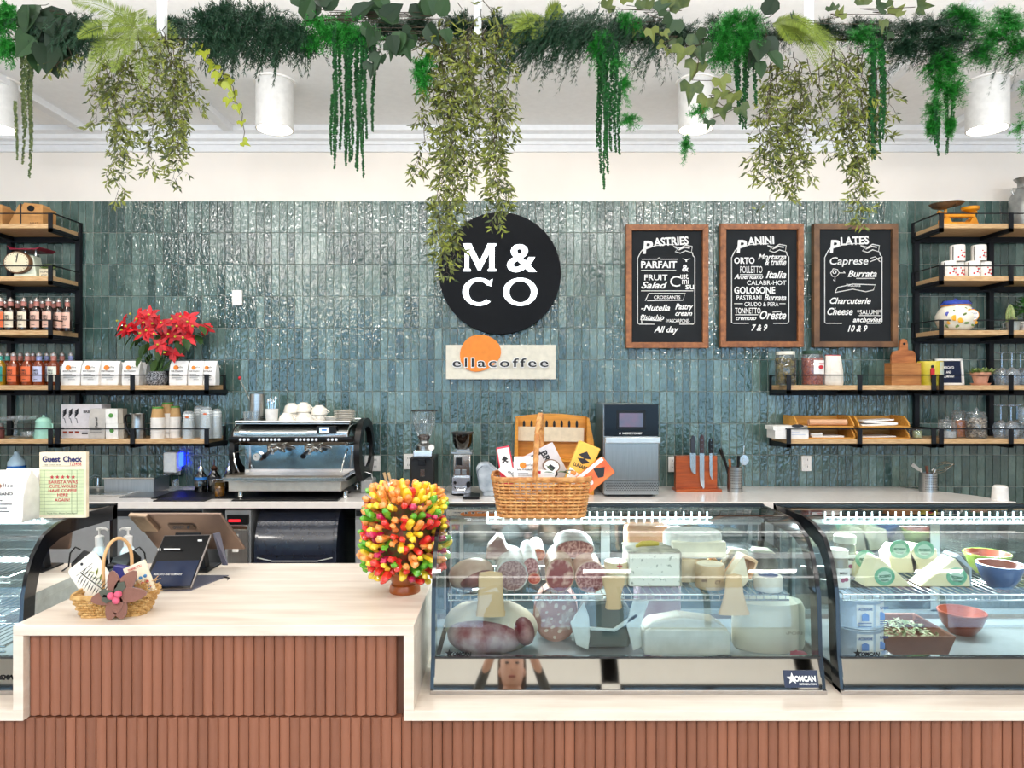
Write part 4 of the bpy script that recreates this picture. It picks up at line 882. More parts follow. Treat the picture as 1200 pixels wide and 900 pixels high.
t, by = jarT('caper_jar', 'small jar with gold lid and green label', 1075, 5.5, 12, None, 1, 4.66, lvl=4, lidm=mat('gold_lid', '9a7a3a', .35, .7))
b = t.mb(); b.lathe(1075, [(5, by - 1), (5, by - 9)], 14); t.p('contents', b, mat('green_capers', '8a9a4a', .5, h2='d8d9b0', scale=60))
t, by = jarT('caper_jar', 'small dark jar tucked beside the paper tray', 1065, 4, 12, None, 1, 4.74, lvl=4, lidm=mat('gold_lid', ''))
b = t.mb(); b.lathe(1065, [(3.7, by - 1), (3.7, by - 9)], 12); t.p('contents', b, INK)
t, by = jarT('biscotti_jar', 'low empty glass canister with glass lid', 1110, 9.8, 22, None, 0, 4.66, lvl=4)
b = t.mb(); b.lathe(1110, [(9, by - 1), (9, by - 8)], 20); t.p('sugar', b, mat('pale_grains', 'c9c4bf', .6, scale=100, var=.2))
t, by = jarT('spice_canister', 'glass canister filled with orange spice', 1124, 8.5, 31, None, 0, 4.75, lvl=4)
b = t.mb(); b.lathe(1124, [(7.8, by - 1), (7.8, by - 20)], 20); t.p('orange_spice', b, mat('orange_spice', 'b2551c', .7, h2='cf7a2e', scale=60))
t, by = jarT('nut_canister', 'tall glass canister filled with mixed nuts', 1144, 11, 31, None, 0, 4.66, lvl=4)
b = t.mb(); rr = random.Random(9)
for i in range(130):
    a = rr.uniform(0, 6.28); r = rr.uniform(.5, .88) * 10.5; b.ball(1144 + r * math.cos(a), by - rr.uniform(2, 23), 1.9, 1.6, d=r * math.sin(a) * b.k, n=6, m=4)
t.p('nuts', b, mat('mixed_nuts', '4a3426', .6, h2='d6bfa4', island=True), kind='stuff')
# ------------------------------------------------------------------ things on the back counter
ZC = .91
def cby(D): return pyz(ZC, D)
# espresso machine (front of the body at D 4.42)
D = 4.42; by = cby(D)
t = T('espresso_machine', 'large chrome two-group espresso machine with black curved side panels', 'coffee machine', 352, by, D)
b = t.mb(); b.bx(271, 402, by - 22, by - 8, -.05, .42); t.p('drip_body', b, mat('bright_drip_steel', 'd6d2c8', .3, .55), bev=.006)
b = t.mb(); b.bx(266, 409, by - 25, by - 20.5, -.07, .40); t.p('drip_tray', b, CHROME, smooth=0, bev=.003)
b = t.mb(); b.bx(270, 405, by - 27.2, by - 25.1, -.065, .1); t.p('tray_grille', b, mat('tray_slots', '9b8f80', .35, .8), smooth=0)
b = t.mb(); b.bx(281, 419, by - 60, by - 25, .1, .36); t.p('backsplash', b, mat('mirror_steel', 'c9ccd2', .08, 1, bump=.12, bscale=6), bev=.004)
b = t.mb(); b.bx(281, 286, by - 60, by - 25, .085, .11); b.bx(414, 419, by - 60, by - 25, .085, .11); t.p('corner_trim', b, CHROME, kind='stuff')
b = t.mb(); b.xprof([(-.03, b.Z(by - 66)), (.0, b.Z(by - 61)), (.36, b.Z(by - 61)), (.38, b.Z(by - 86)), (.12, b.Z(by - 86)), (.02, b.Z(by - 83)), (-.03, b.Z(by - 77))], b.X(275), b.X(409)); t.p('upper_body', b, CHROME, smooth=50, bev=.006)
b = t.mb(); b.xprof([(-.045, b.Z(by - 68)), (-.03, b.Z(by - 65)), (.02, b.Z(by - 65)), (.02, b.Z(by - 71.5)), (-.045, b.Z(by - 71.5))], b.X(271), b.X(414)); st = t.p('button_strip', b, DARK, smooth=0, bev=.002)
b = t.mb()
for x0, n in ((285, 3), (307, 6), (350, 6), (387, 3)):
    for i in range(n): b.disc(x0 + i * 4.6, by - 68.3, 1.5, 1.7, -.049, -.044, 10, r2=1); 
t.p('button', b, mat('lit_button', 'e8eef5', .3), st, kind='stuff')
b = t.mb(); b.bx(374, 396, by - 84, by - 75, -.05, .0); sc_ = t.p('screen_housing', b, DARK, smooth=0, bev=.002)
b = t.mb(); b.bx(377, 388, by - 82.5, by - 76.5, -.052, -.0505); t.p('display', b, mat('lit_blue_display', 'bfe0ff', .3, emit=.9), sc_, smooth=0)
b = t.mb(); b.bx(379.5, 385.5, by - 80.5, by - 78.8, -.0535, -.0525); t.p('display_digits', b, mat('display_blue', '2a63b8', .3), sc_, smooth=0)
def cring(cx, cz, o, i, a0, a1, n=20):
    out = [(cx + o[0] * math.cos(a), cz - o[1] * math.sin(a)) for a in [a0 + (a1 - a0) * k / n for k in range(n + 1)]]
    inn = [(cx + i[0] * math.cos(a), cz - i[1] * math.sin(a)) for a in [a0 + (a1 - a0) * k / n for k in range(n + 1)]]
    return out, inn
for sgn, cx, lab in ((1, 414, 'black'), (-1, 276, 'black')):
    b = t.mb(); out = []; inn = []
    # side loop seen nearly edge on: a curved black band standing in depth
    yz = [(.02 + .23 + .25 * math.cos(a), .21 + .21 * math.sin(a)) for a in [i * 2 * PI / 32 for i in range(32)]]
    yi = [(.02 + .23 + .17 * math.cos(a), .23 + .135 * math.sin(a)) for a in [i * 2 * PI / 32 for i in range(32)]]
    X0 = b.X(cx if sgn > 0 else 268); X1 = b.X(421 if sgn > 0 else 274); z0 = b.Z(by - 12) 
    rings = [[(x, y, z0 + z) for y, z in q] for x, q in ((X0, yz), (X1, yz), (X1, yi), (X0, yi))]
    b.loops(rings + [rings[0]], cap0=False, cap1=False); t.p('side_panel', b, mat('gloss_black_panel', '0f0f11', .35, spec=.3), smooth=30)
for x in (318, 362):
    b = t.mb(); b.lathe(x, [(6, by - 61), (7, by - 60), (7, by - 57), (5.5, by - 55)], 20, d=.03); g_ = t.p('group_head', b, CHROME)
    b = t.mb(); b.lathe(x, [(6.3, by - 57), (6.3, by - 54), (2, by - 52.5), (2, by - 50)], 20, d=.02); pf = t.p('portafilter', b, CHROME)
    b = t.mb(); b.tube([(x, by - 55.5, .0), (x + 1, by - 54, -.06), (x + 1.5, by - 51, -.15)], [1.3, 1.8, 3], 10); t.p('portafilter_handle', b, DARK, pf)
    b = t.mb(); b.tube([(x + 6, by - 58, .03), (x + 13, by - 56, .0), (x + 16, by - 54, -.01)], 1.6, 8); t.p('group_lever', b, CHROME)
b = t.mb(); b.disc(296, by - 46, 5.6, 5.6, .07, .1, 24); g_ = t.p('pressure_gauge', b, CHROME)
b = t.mb(); b.disc(296, by - 46, 4.2, 4.2, .066, .069, 24); t.p('gauge_face', b, WHITE, g_)
b = t.mb(); b.tube([(296, by - 46, .065), (294, by - 48, .065)], .4, 4); t.p('gauge_needle', b, INK, g_, smooth=0)
for P in ([(280, by - 54, .05), (274, by - 52, .0), (277, by - 40, -.02), (281, by - 29, -.01)], [(405, by - 56, .05), (404, by - 48, .0), (402, by - 38, -.01), (401, by - 30, -.02)]):
    b = t.mb(); b.tube(P, 1, 8); t.p('steam_wand', b, CHROME)
for x in (282, 405):
    b = t.mb(); b.lathe(x, [(4, by), (3, by - 3), (3, by - 8)], 14, d=.0); t.p('foot', b, CHROME)
    b = t.mb(); b.lathe(x, [(4, by), (3, by - 3), (3, by - 8)], 14, d=.34); t.p('foot', b, CHROME)
b = t.mb(); b.tube([(276, by - 84, -.0), (276, by - 89, .0), (410, by - 89, .0), (410, by - 84, .0)], .7, 6); b.tube([(276, by - 89, .0), (276, by - 89, .35), (410, by - 89, .35), (410, by - 89, .0)], .6, 6); t.p('cup_rail', b, CHROME)
b = t.mb(); b.bx(277, 409, by - 87, by - 86, .0, .37); t.p('cup_tray', b, STEELX, smooth=0)
ztop = by - 87.2
def topT(name, label, cat, px, dd, grp=None): return T(name, label, cat, px, pyz(ZC + 87.4 * 4.42 / FPX, D + dd), D + dd, grp)
CER = mat('cream_china', 'f4eee2', .25, coat=.3)
for i, (x, dd, up, lab) in enumerate(((336, .06, 0, 'upturned cream cup in front on the machine top, left one'), (357, .06, 0, 'wide upturned cream cup in front on the machine top, right of the first'), (342, .2, 10, 'upturned cream cup in the back row over the left front cup'), (356, .2, 11, 'upturned cream cup in the middle of the back row'), (374, .16, 8, 'upturned cream cup at the right end of the pile'))):
    t = topT('coffee_cup', lab, 'cup', x, dd, 'upturned cups on the espresso machine'); u = t.by - up
    b = t.mb(); w = 9.5 if i != 1 else 11; b.lathe(x, [(w, u), (w * .97, u - 3), (w * .8, u - 8), (w * .5, u - 10), (w * .45, u - 11), (.1, u - 11)], 24, cap0=False); t.p('body', b, CER)
    if i in (2, 3, 4):
        b = t.mb(); b.lathe(x, [(w, t.by), (w * .97, t.by - 3), (w * .8, t.by - up * .98)], 20, cap0=False, cap1=False); t.p('lower_cup', b, CER)
    b = t.mb(); b.tube([(x + w * .9, u - 2, 0), (x + w + 2.5, u - 3, 0), (x + w * .8, u - 7, 0)], .8, 6); t.p('handle', b, CER)
for i in range(8):
    t = topT('saucer', 'cream saucer, %s from the bottom of the stack on the machine' % ords[i], 'saucer', 404, .12, 'stacked saucers on the espresso machine'); u = t.by - i * 1.7
    b = t.mb(); b.lathe(404, [(8, u), (12.5, u - 1.5), (12.5, u - 1.9), (7, u - .6), (.1, u - .6)], 24); t.p('dish', b, CER); t.o.location.z += 0
t = topT('saucer', 'single cream bowl beside the stacked saucers', 'bowl', 388, .1); b = t.mb(); b.lathe(388, [(5, t.by), (8.5, t.by - 6), (8, t.by - 6), (4.5, t.by - 1)], 20); t.p('dish', b, CER)
t = topT('steel_jug', 'tall plain steel cylinder holding a red tipped thermometer', 'jug', 302, .2); u = t.by
b = t.mb(); b.lathe(302, [(9, u), (9, u - 32), (8.4, u - 32), (8.4, u - 3)], 28, cap1=False); t.p('body', b, STEEL)
t = topT('thermometer', 'long thin stick with red ball tip leaning out of the steel jug', 'thermometer', 297, .2); u = t.by
b = t.mb(); b.tube([(300, u - 10), (281, u - 50)], .6, 6); t.p('rod', b, CHROME); b = t.mb(); b.ball(281, u - 50.5, 2, 2.2, n=10, m=6); t.p('tip', b, CH)
for i, (x, lab) in enumerate(((291, 'small empty shot glass left of the teaspoon pot'), (300, 'small empty shot glass nearer the teaspoon pot'))):
    t = topT('shot_glass', lab, 'glass', x - 1, .02, 'shot glasses on the machine'); u = t.by; b = t.mb(); b.lathe(x - 1, [(4, u), (5, u - 13), (4.6, u - 13), (3.6, u - 1.5), (.1, u - 1.5)], 18); t.p('body', b, GLJ)
t = topT('steel_saucers', 'short pile of thin steel dishes behind the teaspoon pot', 'dishes', 309, .1); u = t.by
for j in range(4): b = t.mb(); b.lathe(309, [(5, u - j * 2), (7, u - j * 2 - 1.4), (.1, u - j * 2 - 1)], 18); t.p('dish', b, CHROME)
t = topT('teaspoon_pot', 'white pot on the machine filled with teaspoons', 'pot', 318.5, .04); u = t.by
b = t.mb(); b.lathe(318.5, [(6.5, u), (7.4, u - 16), (6.8, u - 16), (6, u - 2)], 24, cap1=False); t.p('body', b, WHITE)
for i, (x, h, a) in enumerate(((314, 24, -2), (317, 25, -1), (320, 23, 1), (323, 27, 2), (318, 21, 0))):
    s_ = T('teaspoon', 'steel teaspoon, %s from the left in the white pot' % ords[i], 'spoon', x, u, t.D, 'teaspoons in the white pot'); b = s_.mb(); b.tube([(318.5 + a, u - 3), (x, u - h)], .5, 5); b.ball(x, u - h - 1, 1.6, 2.6, ry=.4, n=8, m=5); s_.p('steel', b, CHROME)

b_ = lambda b: b.bx(272, 402, by, by - 2.2, -.16, .1)
S('rubber_mat', 'long black rubber mat under the espresso machine front', 'mat', 337, cby(4.32), 4.32, lambda b: b.bx(275, 398, cby(4.32) - 1.6, cby(4.32), -.05, .3), DARK, smooth=0, bev=.002)

# things left of the machine
t = T('bar_mat', 'thin black ribbed mat below the three pourer bottles', 'mat', 232, cby(4.5), 4.5); u = t.by
b = t.mb(); b.bx(190, 290, u - .9, u, -.14, .2); t.p('base', b, DARK, smooth=0)
b = t.mb()
for i in range(30): b.bx(192 + i * 3.2, 193.4 + i * 3.2, u - 1.3, u - .9, -.135, .195)
t.p('rib', b, DARK, smooth=0, kind='stuff')
t = T('bar_mat', 'short black mat near the worktop front edge', 'mat', 212, cby(4.31), 4.31); u = t.by; b = t.mb(); b.bx(184, 244, u - 1.2, u, -.05, .07); t.p('base', b, mat('black_rubber', '0f1115', .6), smooth=0, bev=.001)
t = T('sink', 'stainless steel sink basin with drain board and tap behind the guest check', 'sink', 130, cby(4.6), 4.6); u = t.by
b = t.mb(); b.bx(20, 162, u - 2.5, u, -.16, -.12); b.bx(20, 162, u - 2.5, u, .2, .24); b.bx(20, 24, u - 2.5, u, -.12, .2); b.bx(158, 162, u - 2.5, u, -.12, .2); t.p('rim', b, CHROME, smooth=0, bev=.002)
b = t.mb(); b.bx(24, 158, u - .6, u + .0, -.12, .2); t.p('basin', b, STEELX, smooth=0)
b = t.mb(); b.tube([(92, u, .22), (92, u - 14, .22), (96, u - 17, .12), (104, u - 16, -.02)], 2.2, 10); t.p('tap', b, CHROME)
S('drain_tray', 'flat perforated steel glass rinser tray', 'tray', 175, cby(4.5), 4.5, lambda b: b.bx(150, 192, cby(4.5) - 1, cby(4.5), -.1, .16), mat('slotted_steel', '6d7175', .3, .9, scale=200, var=.4), smooth=0, bev=.001)
t = T('steel_container', 'rectangular stainless container beside the sink', 'container', 161, cby(4.7), 4.7); u = t.by
b = t.mb(); b.bx(133, 190, u - 16.5, u, -.11, .1); t.p('body', b, STEELX, smooth=0, bev=.003)
b = t.mb(); b.bx(131.5, 191.5, u - 18, u - 16.6, -.12, .11); t.p('rim', b, CHROME, smooth=0)
t = T('hand_dryer', 'small rounded white wall device with a blue glow beside it', 'dispenser', 204, 553, 4.88)
b = t.mb(); b.bx(196.5, 212, 529, 553, -.07, .02); t.p('body', b, mat('white_lit_plastic', 'f7fbff', .25), bev=.012)
b = t.mb(); b.bx(202, 214, 551, 556, -.03, .02); t.p('wall_box', b, STEELX, smooth=0, bev=.002)
b = t.mb(); b.bx(213, 214.5, 530, 546, -.03, .01); t.p('blue_light', b, mat('blue_led', '1a34ff', .4, emit=9, var=0), smooth=0, label='glowing blue strip')
t = T('soap_pump', 'clear squat glass dish with knob beside the sink', 'dish', 206, cby(4.72), 4.72); u = t.by
b = t.mb(); b.lathe(206, [(8, u), (8, u - 3), (4, u - 5), (3, u - 12), (.1, u - 13)], 20); t.p('body', b, GLJ)
for x, lab, c, d in ((235.5, 'syrup bottle with steel pourer and blue band, left of three', 'b', 4.62), (251, 'syrup bottle with steel pourer and dark neck, middle of three', 'd', 4.64), (268.5, 'syrup bottle with steel pourer nearest the espresso machine', 'b', 4.62)):
    t = T('pourer_bottle', lab, 'bottle', x, cby(d), d, 'bottles with steel pourers'); u = t.by
    b = t.mb(); b.lathe(x, [(6.5, u), (7, u - 2), (7, u - 18), (3.5, u - 24), (2.6, u - 26)], 18); t.p('glass_body', b, glass('smoked_glass', '5a6a70', .1, .04, .8))
    b = t.mb(); b.lathe(x, [(6.2, u - 1), (6.2, u - 9)], 16); t.p('syrup', b, LQ['dark'])
    b = t.mb(); b.lathe(x, [(3, u - 25), (4 if c == 'd' else 3, u - 28), (2, u - 30), (1, u - 31), (.6, u - 38)], 14); t.p('pourer', b, CHROME if c == 'b' else mat('bronze_pourer', '54382e', .3, .6))
    b = t.mb(); b.lathe(x, [(7.2, u - 15), (7.2, u - 18.5)], 18, cap0=False, cap1=False); t.p('neck_band', b, mat('blue_tape', '2f7bd0', .5) if c == 'b' else INK)
t = T('steel_shaker', 'steel shaker cup in front of the middle pourer bottle', 'cup', 254, cby(4.52), 4.52); u = t.by; b = t.mb(); b.lathe(254, [(5, u), (6.5, u - 18), (6, u - 18), (4.6, u - 1)], 20, cap1=False); t.p('body', b, CHROME)
t = T('amber_jar', 'small amber glass jar with dark lid on the black mat', 'jar', 257.5, cby(4.45), 4.45); u = t.by
b = t.mb(); b.lathe(257.5, [(5.5, u), (5.8, u - 11), (5, u - 13)], 18); t.p('body', b, mat('amber_glass_solid', '8a5a12', .1, coat=.8, h2='4b2f0a', scale=40))
b = t.mb(); b.lathe(257.5, [(5.6, u - 13), (5.6, u - 17)], 18); t.p('lid', b, mat('brass_lid', '6b5326', .3, .6))
t = T('cleaner_bottle', 'clear pointed bottle of blue cleaning liquid', 'bottle', 19.5, cby(4.72), 4.72); u = t.by
b = t.mb(); b.lathe(19.5, [(9, u), (9.3, u - 30), (9, u - 34), (3, u - 42), (2.5, u - 45), (.1, u - 46)], 20); t.p('body', b, mat('frosted_plastic', 'a9c6d8', .3))
b = t.mb(); b.lathe(19.5, [(9.5, u - 1), (9.6, u - 29)], 20); t.p('blue_liquid', b, mat('blue_liquid', '1c62b8', .15))

# grinders
t = T('coffee_grinder', 'tall black coffee grinder with big clear hopper', 'grinder', 497, cby(4.6), 4.6); u = t.by
b = t.mb(); b.bx(483, 511, u - 44, u, -.1, .14); t.p('body', b, mat('grinder_black', '191715', .35), bev=.012)
b = t.mb(); b.bx(486, 508, u - 51, u - 44, -.08, .1); t.p('collar', b, CHROME, bev=.003)
b = t.mb(); b.lathe(497, [(9, u - 51), (9, u - 55), (11, u - 56), (6, u - 59), (5, u - 62)], 24); t.p('adjust_ring', b, STEEL)
b = t.mb(); b.lathe(497, [(5, u - 60), (8, u - 66), (13.5, u - 82), (14, u - 96)], 28, cap0=False, cap1=False); t.p('hopper', b, GLJ)
b = t.mb(); b.lathe(497, [(4.6, u - 60), (7, u - 66), (6, u - 68), (.1, u - 69)], 18); t.p('beans', b, mat('coffee_beans', '4a2414', .5, scale=150, var=.5))
b = t.mb(); b.lathe(497, [(15.5, u - 96), (15.5, u - 97), (.1, u - 98)], 28); t.p('hopper_lid', b, mat('smoky_lid', '2a2421', .3))
b = t.mb(); b.disc(508, u - 55, 3.4, 3.4, -.13, -.1, 18); t.p('dial_knob', b, WHITE)
b = t.mb(); b.poly([(484, u - 39), (488, u - 44), (506, u - 44), (510, u - 39), (506, u - 41), (488, u - 41)], -.125, -.1); b.bx(493, 501, u - 42, u - 35, -.14, -.1); t.p('spout', b, DARK, smooth=0, bev=.002)
b = t.mb(); b.bx(495, 500, u - 30, u - 22, -.106, -.1); t.p('chrome_switch', b, CHROME, smooth=0, bev=.001)
t = T('coffee_grinder', 'smaller chrome grinder with a flat dark hopper, beside the black scale', 'grinder', 542, cby(4.55), 4.55); u = t.by
b = t.mb(); b.bx(532, 552, u - 48, u - 8, -.05, .12); t.p('body', b, CHROME, bev=.006)
b = t.mb(); b.bx(531, 552, u - 22, u - 3, -.09, .1); t.p('front_block', b, mat('bright_steel', 'cfd6e4', .2, .8), smooth=0, bev=.004)
b = t.mb(); b.bx(535, 542, u - 44, u - 35, -.06, -.04); t.p('display', b, DARK, smooth=0, bev=.001)
b = t.mb(); b.bx(534, 540, u - 30, u - 24, -.055, -.048); b.bx(542, 547, u - 30, u - 24, -.055, -.048); t.p('button', b, STEEL, smooth=0)
b = t.mb(); b.disc(534.5, u - 16, 1.8, 1.8, -.1, -.088, 12); b.disc(550, u - 14, 2.5, 3.6, -.1, -.088, 12); t.p('knob', b, DARK)
b = t.mb(); b.tube([(534, u - 11, -.1), (538, u - 9, -.15), (546, u - 9, -.15), (549, u - 11, -.1)], 1, 6); t.p('portafilter_fork', b, CHROME)
b = t.mb(); b.lathe(542, [(13, u), (13, u - 1.5), (3, u - 2.5)], 24); t.p('base', b, DARK)
b = t.mb(); b.bx(530, 554, u - 50.5, u - 48, -.06, .12); b.bx(535, 551, u - 54, u - 50.5, -.03, .09); t.p('collar', b, STEEL, smooth=0, bev=.002)
b = t.mb(); b.lathe(542, [(8, u - 53), (11.5, u - 61), (12, u - 71)], 24, cap0=False, cap1=False); t.p('hopper', b, glass('smoked_hopper', '6a6663', .08, .03, .85))
b = t.mb(); b.lathe(542, [(12.8, u - 71), (12.8, u - 73), (.1, u - 73.5)], 24); t.p('hopper_lid', b, mat('smoky_lid', ''))
b = t.mb(); b.tube([(531, u - 12, .05), (524, u - 8, .1), (519, u - 3, .14), (523, u - .5, .1)], .5, 6); t.p('power_cord', b, mat('grey_cord', '8f9290', .5))
t = T('counter_scale', 'flat black square scale on the worktop front', 'scale', 553, cby(4.38), 4.38); u = t.by
b = t.mb(); b.bx(543, 562, u - 3.5, u - .6, -.05, .1); t.p('platform', b, DARK, smooth=0, bev=.002)
b = t.mb(); b.bx(545, 560, u - .8, u, -.04, .09); t.p('foot', b, DARK, smooth=0)
t = T('stirrer_pot', 'white metal pot holding wooden stirrers behind the candy', 'pot', 455.5, cby(4.6), 4.6); u = t.by
b = t.mb(); b.lathe(455.5, [(7, u), (7.5, u - 13), (6.9, u - 13), (6.5, u - 1)], 20, cap1=False); t.p('body', b, WHITE)
for i, q in enumerate(((450, 24, 'left'), (455, 24, 'right'))):
    S('wooden_stirrer', 'pale wooden stirrer, %s one in the white pot' % q[2], 'stirrer', 455, u, 4.6, lambda b: b.tube([(q[0] + 5, u - 4), (q[0], u - q[1])], [1, 1.8], 8), mat('birch_wood', 'dcb98a', .6), 'stirrers in the white pot')
t = T('grinder_knock_box', 'pale grey rounded box next to the machine side', 'box', 431, cby(4.62), 4.62); u = t.by
b = t.mb(); b.bx(424, 438, u - 16, u, -.05, .1); t.p('body', b, mat('pale_grey_plastic', '9fa0a0', .4), bev=.01)
b = t.mb(); b.tube([(425, u - 16, 0), (428, u - 24, 0), (435, u - 22, 0), (438, u - 10, 0)], .8, 6); t.p('hose', b, STEEL)

# bread box rack, denim roll, oven
BAMB = mat('orange_beech', 'd9922f', .45, h2='c07d22', scale=8, stretch=(1, 6, 6))
t = T('bread_box', 'orange beech bread rack with slotted curved top behind the basket', 'rack', 647, cby(4.62), 4.62); u = t.by
b = t.mb(); P = [(604, u - 58), (604, u - 89)] + [(604 + 82 * i / 10, u - 89 - 3.5 * math.sin(PI * i / 10)) for i in range(1, 10)] + [(686, u - 89), (686, u - 58)]
b.poly(P, -.02, .0); t.p('slotted_panel', b, BAMB, smooth=0, bev=.002)
b = t.mb()
for i in range(8): b.disc(614 + i * 8.8, u - 80, 1.5, 5, -.022, -.0195, 10)
t.p('slot', b, DARK, kind='stuff')
b = t.mb(); b.poly([(601, u), (604, u - 86), (607, u - 89), (607, u)], -.1, .16); b.poly([(686, u), (686, u - 89), (688.5, u - 88), (694, u - 60), (694, u)], -.1, .16); t.p('side_panel', b, BAMB, smooth=0, bev=.002)
b = t.mb(); b.bx(604, 688, u - 58, u - 3, .0, .02); b.bx(604, 688, u - 40, u - 38, -.1, .1); t.p('back_panel', b, BAMB, smooth=0)
S('linen_cloth', 'folded cream linen lying in the bread rack', 'cloth', 645, u - 60, 4.6, lambda b: b.bx(606, 684, u - 77, u - 60, -.03, -.012, rot=1), mat('cream_linen', 'dccbb0', .9, bump=.3, bscale=50), bev=.004)
DEN = mat('washed_denim', '8d9aa8', .9, h2='c3ccd4', scale=14, bump=.25, bscale=150)
t = T('denim_apron', 'pale washed denim bundle beside the wicker basket', 'apron', 575, cby(4.5), 4.5); u = t.by
b = t.mb(); b.poly([(562, u - 9), (558, u - 34), (562, u - 38), (572, u - 39), (592, u - 22), (594, u - 8), (580, u - 6), (566, u - 5)], -.06, .07); t.p('cloth', b, DEN, smooth=0, bev=.015)
b = t.mb(); b.tube([(562, u - 12, -.062), (560, u - 30, -.062), (566, u - 36, -.062)], .4, 4); t.p('seam', b, mat('denim_seam', '667381', .9))
b = t.mb(); b.bx(566, 592, u - 7, u, -.04, .06); t.p('folded_bottom', b, DEN, bev=.01)
t = T('speed_oven', 'steel counter-top speed oven with black touchscreen head', 'oven', 739, cby(4.45), 4.45); u = t.by
b = t.mb(); b.bx(707, 771, u - 108, u - 3, .01, .42); t.p('casing', b, STEEL, smooth=0, bev=.003)
b = t.mb(); b.bx(708, 771, u - 108, u - 71, -.015, .009); hd = t.p('control_head', b, mat('gloss_black_glass', '0b0c10', .15, spec=.25), smooth=0, bev=.001)
b = t.mb(); b.bx(722, 756, u - 101, u - 79, -.018, -.0155); t.p('screen_bezel', b, DARK, hd, smooth=0)
b = t.mb(); b.bx(725, 753, u - 98, u - 82, -.0195, -.0185); t.p('touchscreen', b, mat('lit_screen_grey', '4e5668', .2, emit=.35, h2='6a5468', scale=9), hd, smooth=0)
b = t.mb(); b.text('MERRYCHEF', 729, 752, u - 73.3, 2.2, d=-.017, bold=.03); b.disc(726, u - 74.2, 1, 1.2, -.017, -.0155, 8); t.p('lettering', b, CHALK, hd, smooth=0)
b = t.mb(); b.bx(708, 771, u - 70, u - 20, -.02, .009); dr = t.p('door', b, STEELX, smooth=0, bev=.003)
b = t.mb(); b.bx(708, 772, u - 70.5, u - 63.5, -.06, -.03); b.bx(712, 715, u - 69, u - 65, -.03, -.02); b.bx(765, 768, u - 69, u - 65, -.03, -.02); t.p('handle', b, mat('satin_white_bar', 'dfe2e2', .25, .6), dr, bev=.004)
b = t.mb(); b.bx(708, 771, u - 19, u - 3, -.015, .009); gr = t.p('lower_grille', b, STEELX, smooth=0)
b = t.mb()
for r in range(6):
    for c in range(30): b.bx(710 + c * 2.05 + (r % 2), 711 + c * 2.05 + (r % 2), u - 16.6 + r * 2, u - 15.6 + r * 2, -.0155, -.0149)
t.p('grille_holes', b, INK, gr, smooth=0, kind='stuff')
b = t.mb(); b.bx(712, 765, u - 3, u, .0, .4); t.p('plinth', b, DARK, smooth=0)

# knife block and utensils
t = T('knife_block', 'upright magnetic cherry wood knife stand', 'knife block', 816.5, cby(4.7), 4.7); u = t.by
b = t.mb(); b.bx(791, 839.5, u - 41, u - 2, -.02, .03); t.p('board', b, mat('cherry_wood', 'b3561f', .35, h2='93401a', scale=7, stretch=(1, 1, 9)), smooth=0, bev=.002)
b = t.mb(); b.bx(790, 843, u - 3, u, -.06, .06); t.p('foot', b, mat('cherry_wood', ''), smooth=0, bev=.002)
for x, L, w, hb, hm, lab in ((812, 25, 7, 64, 'n', 'broad short knife with blue-grey handle, left on the cherry wood stand'), (822.5, 42, 5.5, 65, 'b', 'long chef knife with dark riveted handle, centre of the cherry wood stand'), (833, 31, 3.5, 60.5, 'k', 'slim boning knife with black handle, right on the cherry wood stand')):
    t = T('kitchen_knife', lab, 'knife', x, u, 4.668, 'knives on the magnetic stand')
    dm = {'n': mat('navy_handle', '27303d', .5), 'b': mat('dark_brown_handle', '3a1f22', .4), 'k': DARK}[hm]; zt_ = u - 44
    b = t.mb(); b.poly([(x - w / 2, zt_), (x + w / 2, zt_), (x + w / 2, zt_ + L * .98), (x + w * .1 + w * .2, zt_ + L), (x - w * .3, zt_ + L * .85), (x - w / 2, zt_ + L * .6)], -.002, .001); t.p('blade', b, mat('blade_steel', 'dfe6ea', .2, .8), smooth=0)
    b = t.mb(); b.poly([(x - 2.4, zt_), (x + 2, zt_), (x + 2.4, u - hb + 6), (x + 2, u - hb), (x - 1, u - hb - 1), (x - 2.8, u - hb + 5)], -.008, .006); h_ = t.p('handle', b, dm, smooth=0, bev=.002)
    if hm != 'n':
        b = t.mb()
        for q in (5, 10, 15): b.disc(x, zt_ - q, .6, .6, -.009, -.0079, 8)
        t.p('rivet', b, CHROME, h_)
def caddy(px, D, label, w, h):
    t = T('utensil_holder', label, 'holder', px, cby(D), D, 'perforated steel utensil holders'); u = t.by
    b = t.mb(); b.lathe(px, [(w, u), (w, u - h), (w * .94, u - h), (w * .94, u - 1)], 28, cap1=False); t.p('body', b, STEEL)
    b = t.mb()
    for r in range(8):
        for c in range(9):
            a = -PI / 2 + (c - 4) * .19; x = px + w * math.cos(a) * 1.005; y = w * math.sin(a) * 1.005 * b.k
            i0 = len(b.v); b.mbox(-.45 * b.k, .45 * b.k, -.0004, .0004, -.45 * b.k, .45 * b.k); b.xf(i0, Matrix.Translation((b.X(x), y, b.Z(u - h * .86 + r * h * .1))) @ Matrix.Rotation(a + PI / 2, 4, 'Z'))
    t.p('holes', b, INK, smooth=0, kind='stuff'); return t, u
t, u = caddy(861, 4.66, 'perforated steel utensil holder beside the knife stand', 8.7, 29)
def spoon(label, D, u, pts, r, m, head=None, cat='utensil', grp=None):
    t = T('cooking_utensil', label, cat, pts[0][0], u, D, grp); b = t.mb(); b.tube(pts, r, 8); t.p('handle', b, m)
    if head: b = t.mb(); head(b); t.p('head', b, CHROME if m is not DARK or True else m)
spoon('black handled tool leaning left out of the steel holder', 4.66, u, [(858, u - 5), (850, u - 34), (844, u - 50)], [1, 1.6, 2.2], DARK, grp='tools in the holder beside the knives')
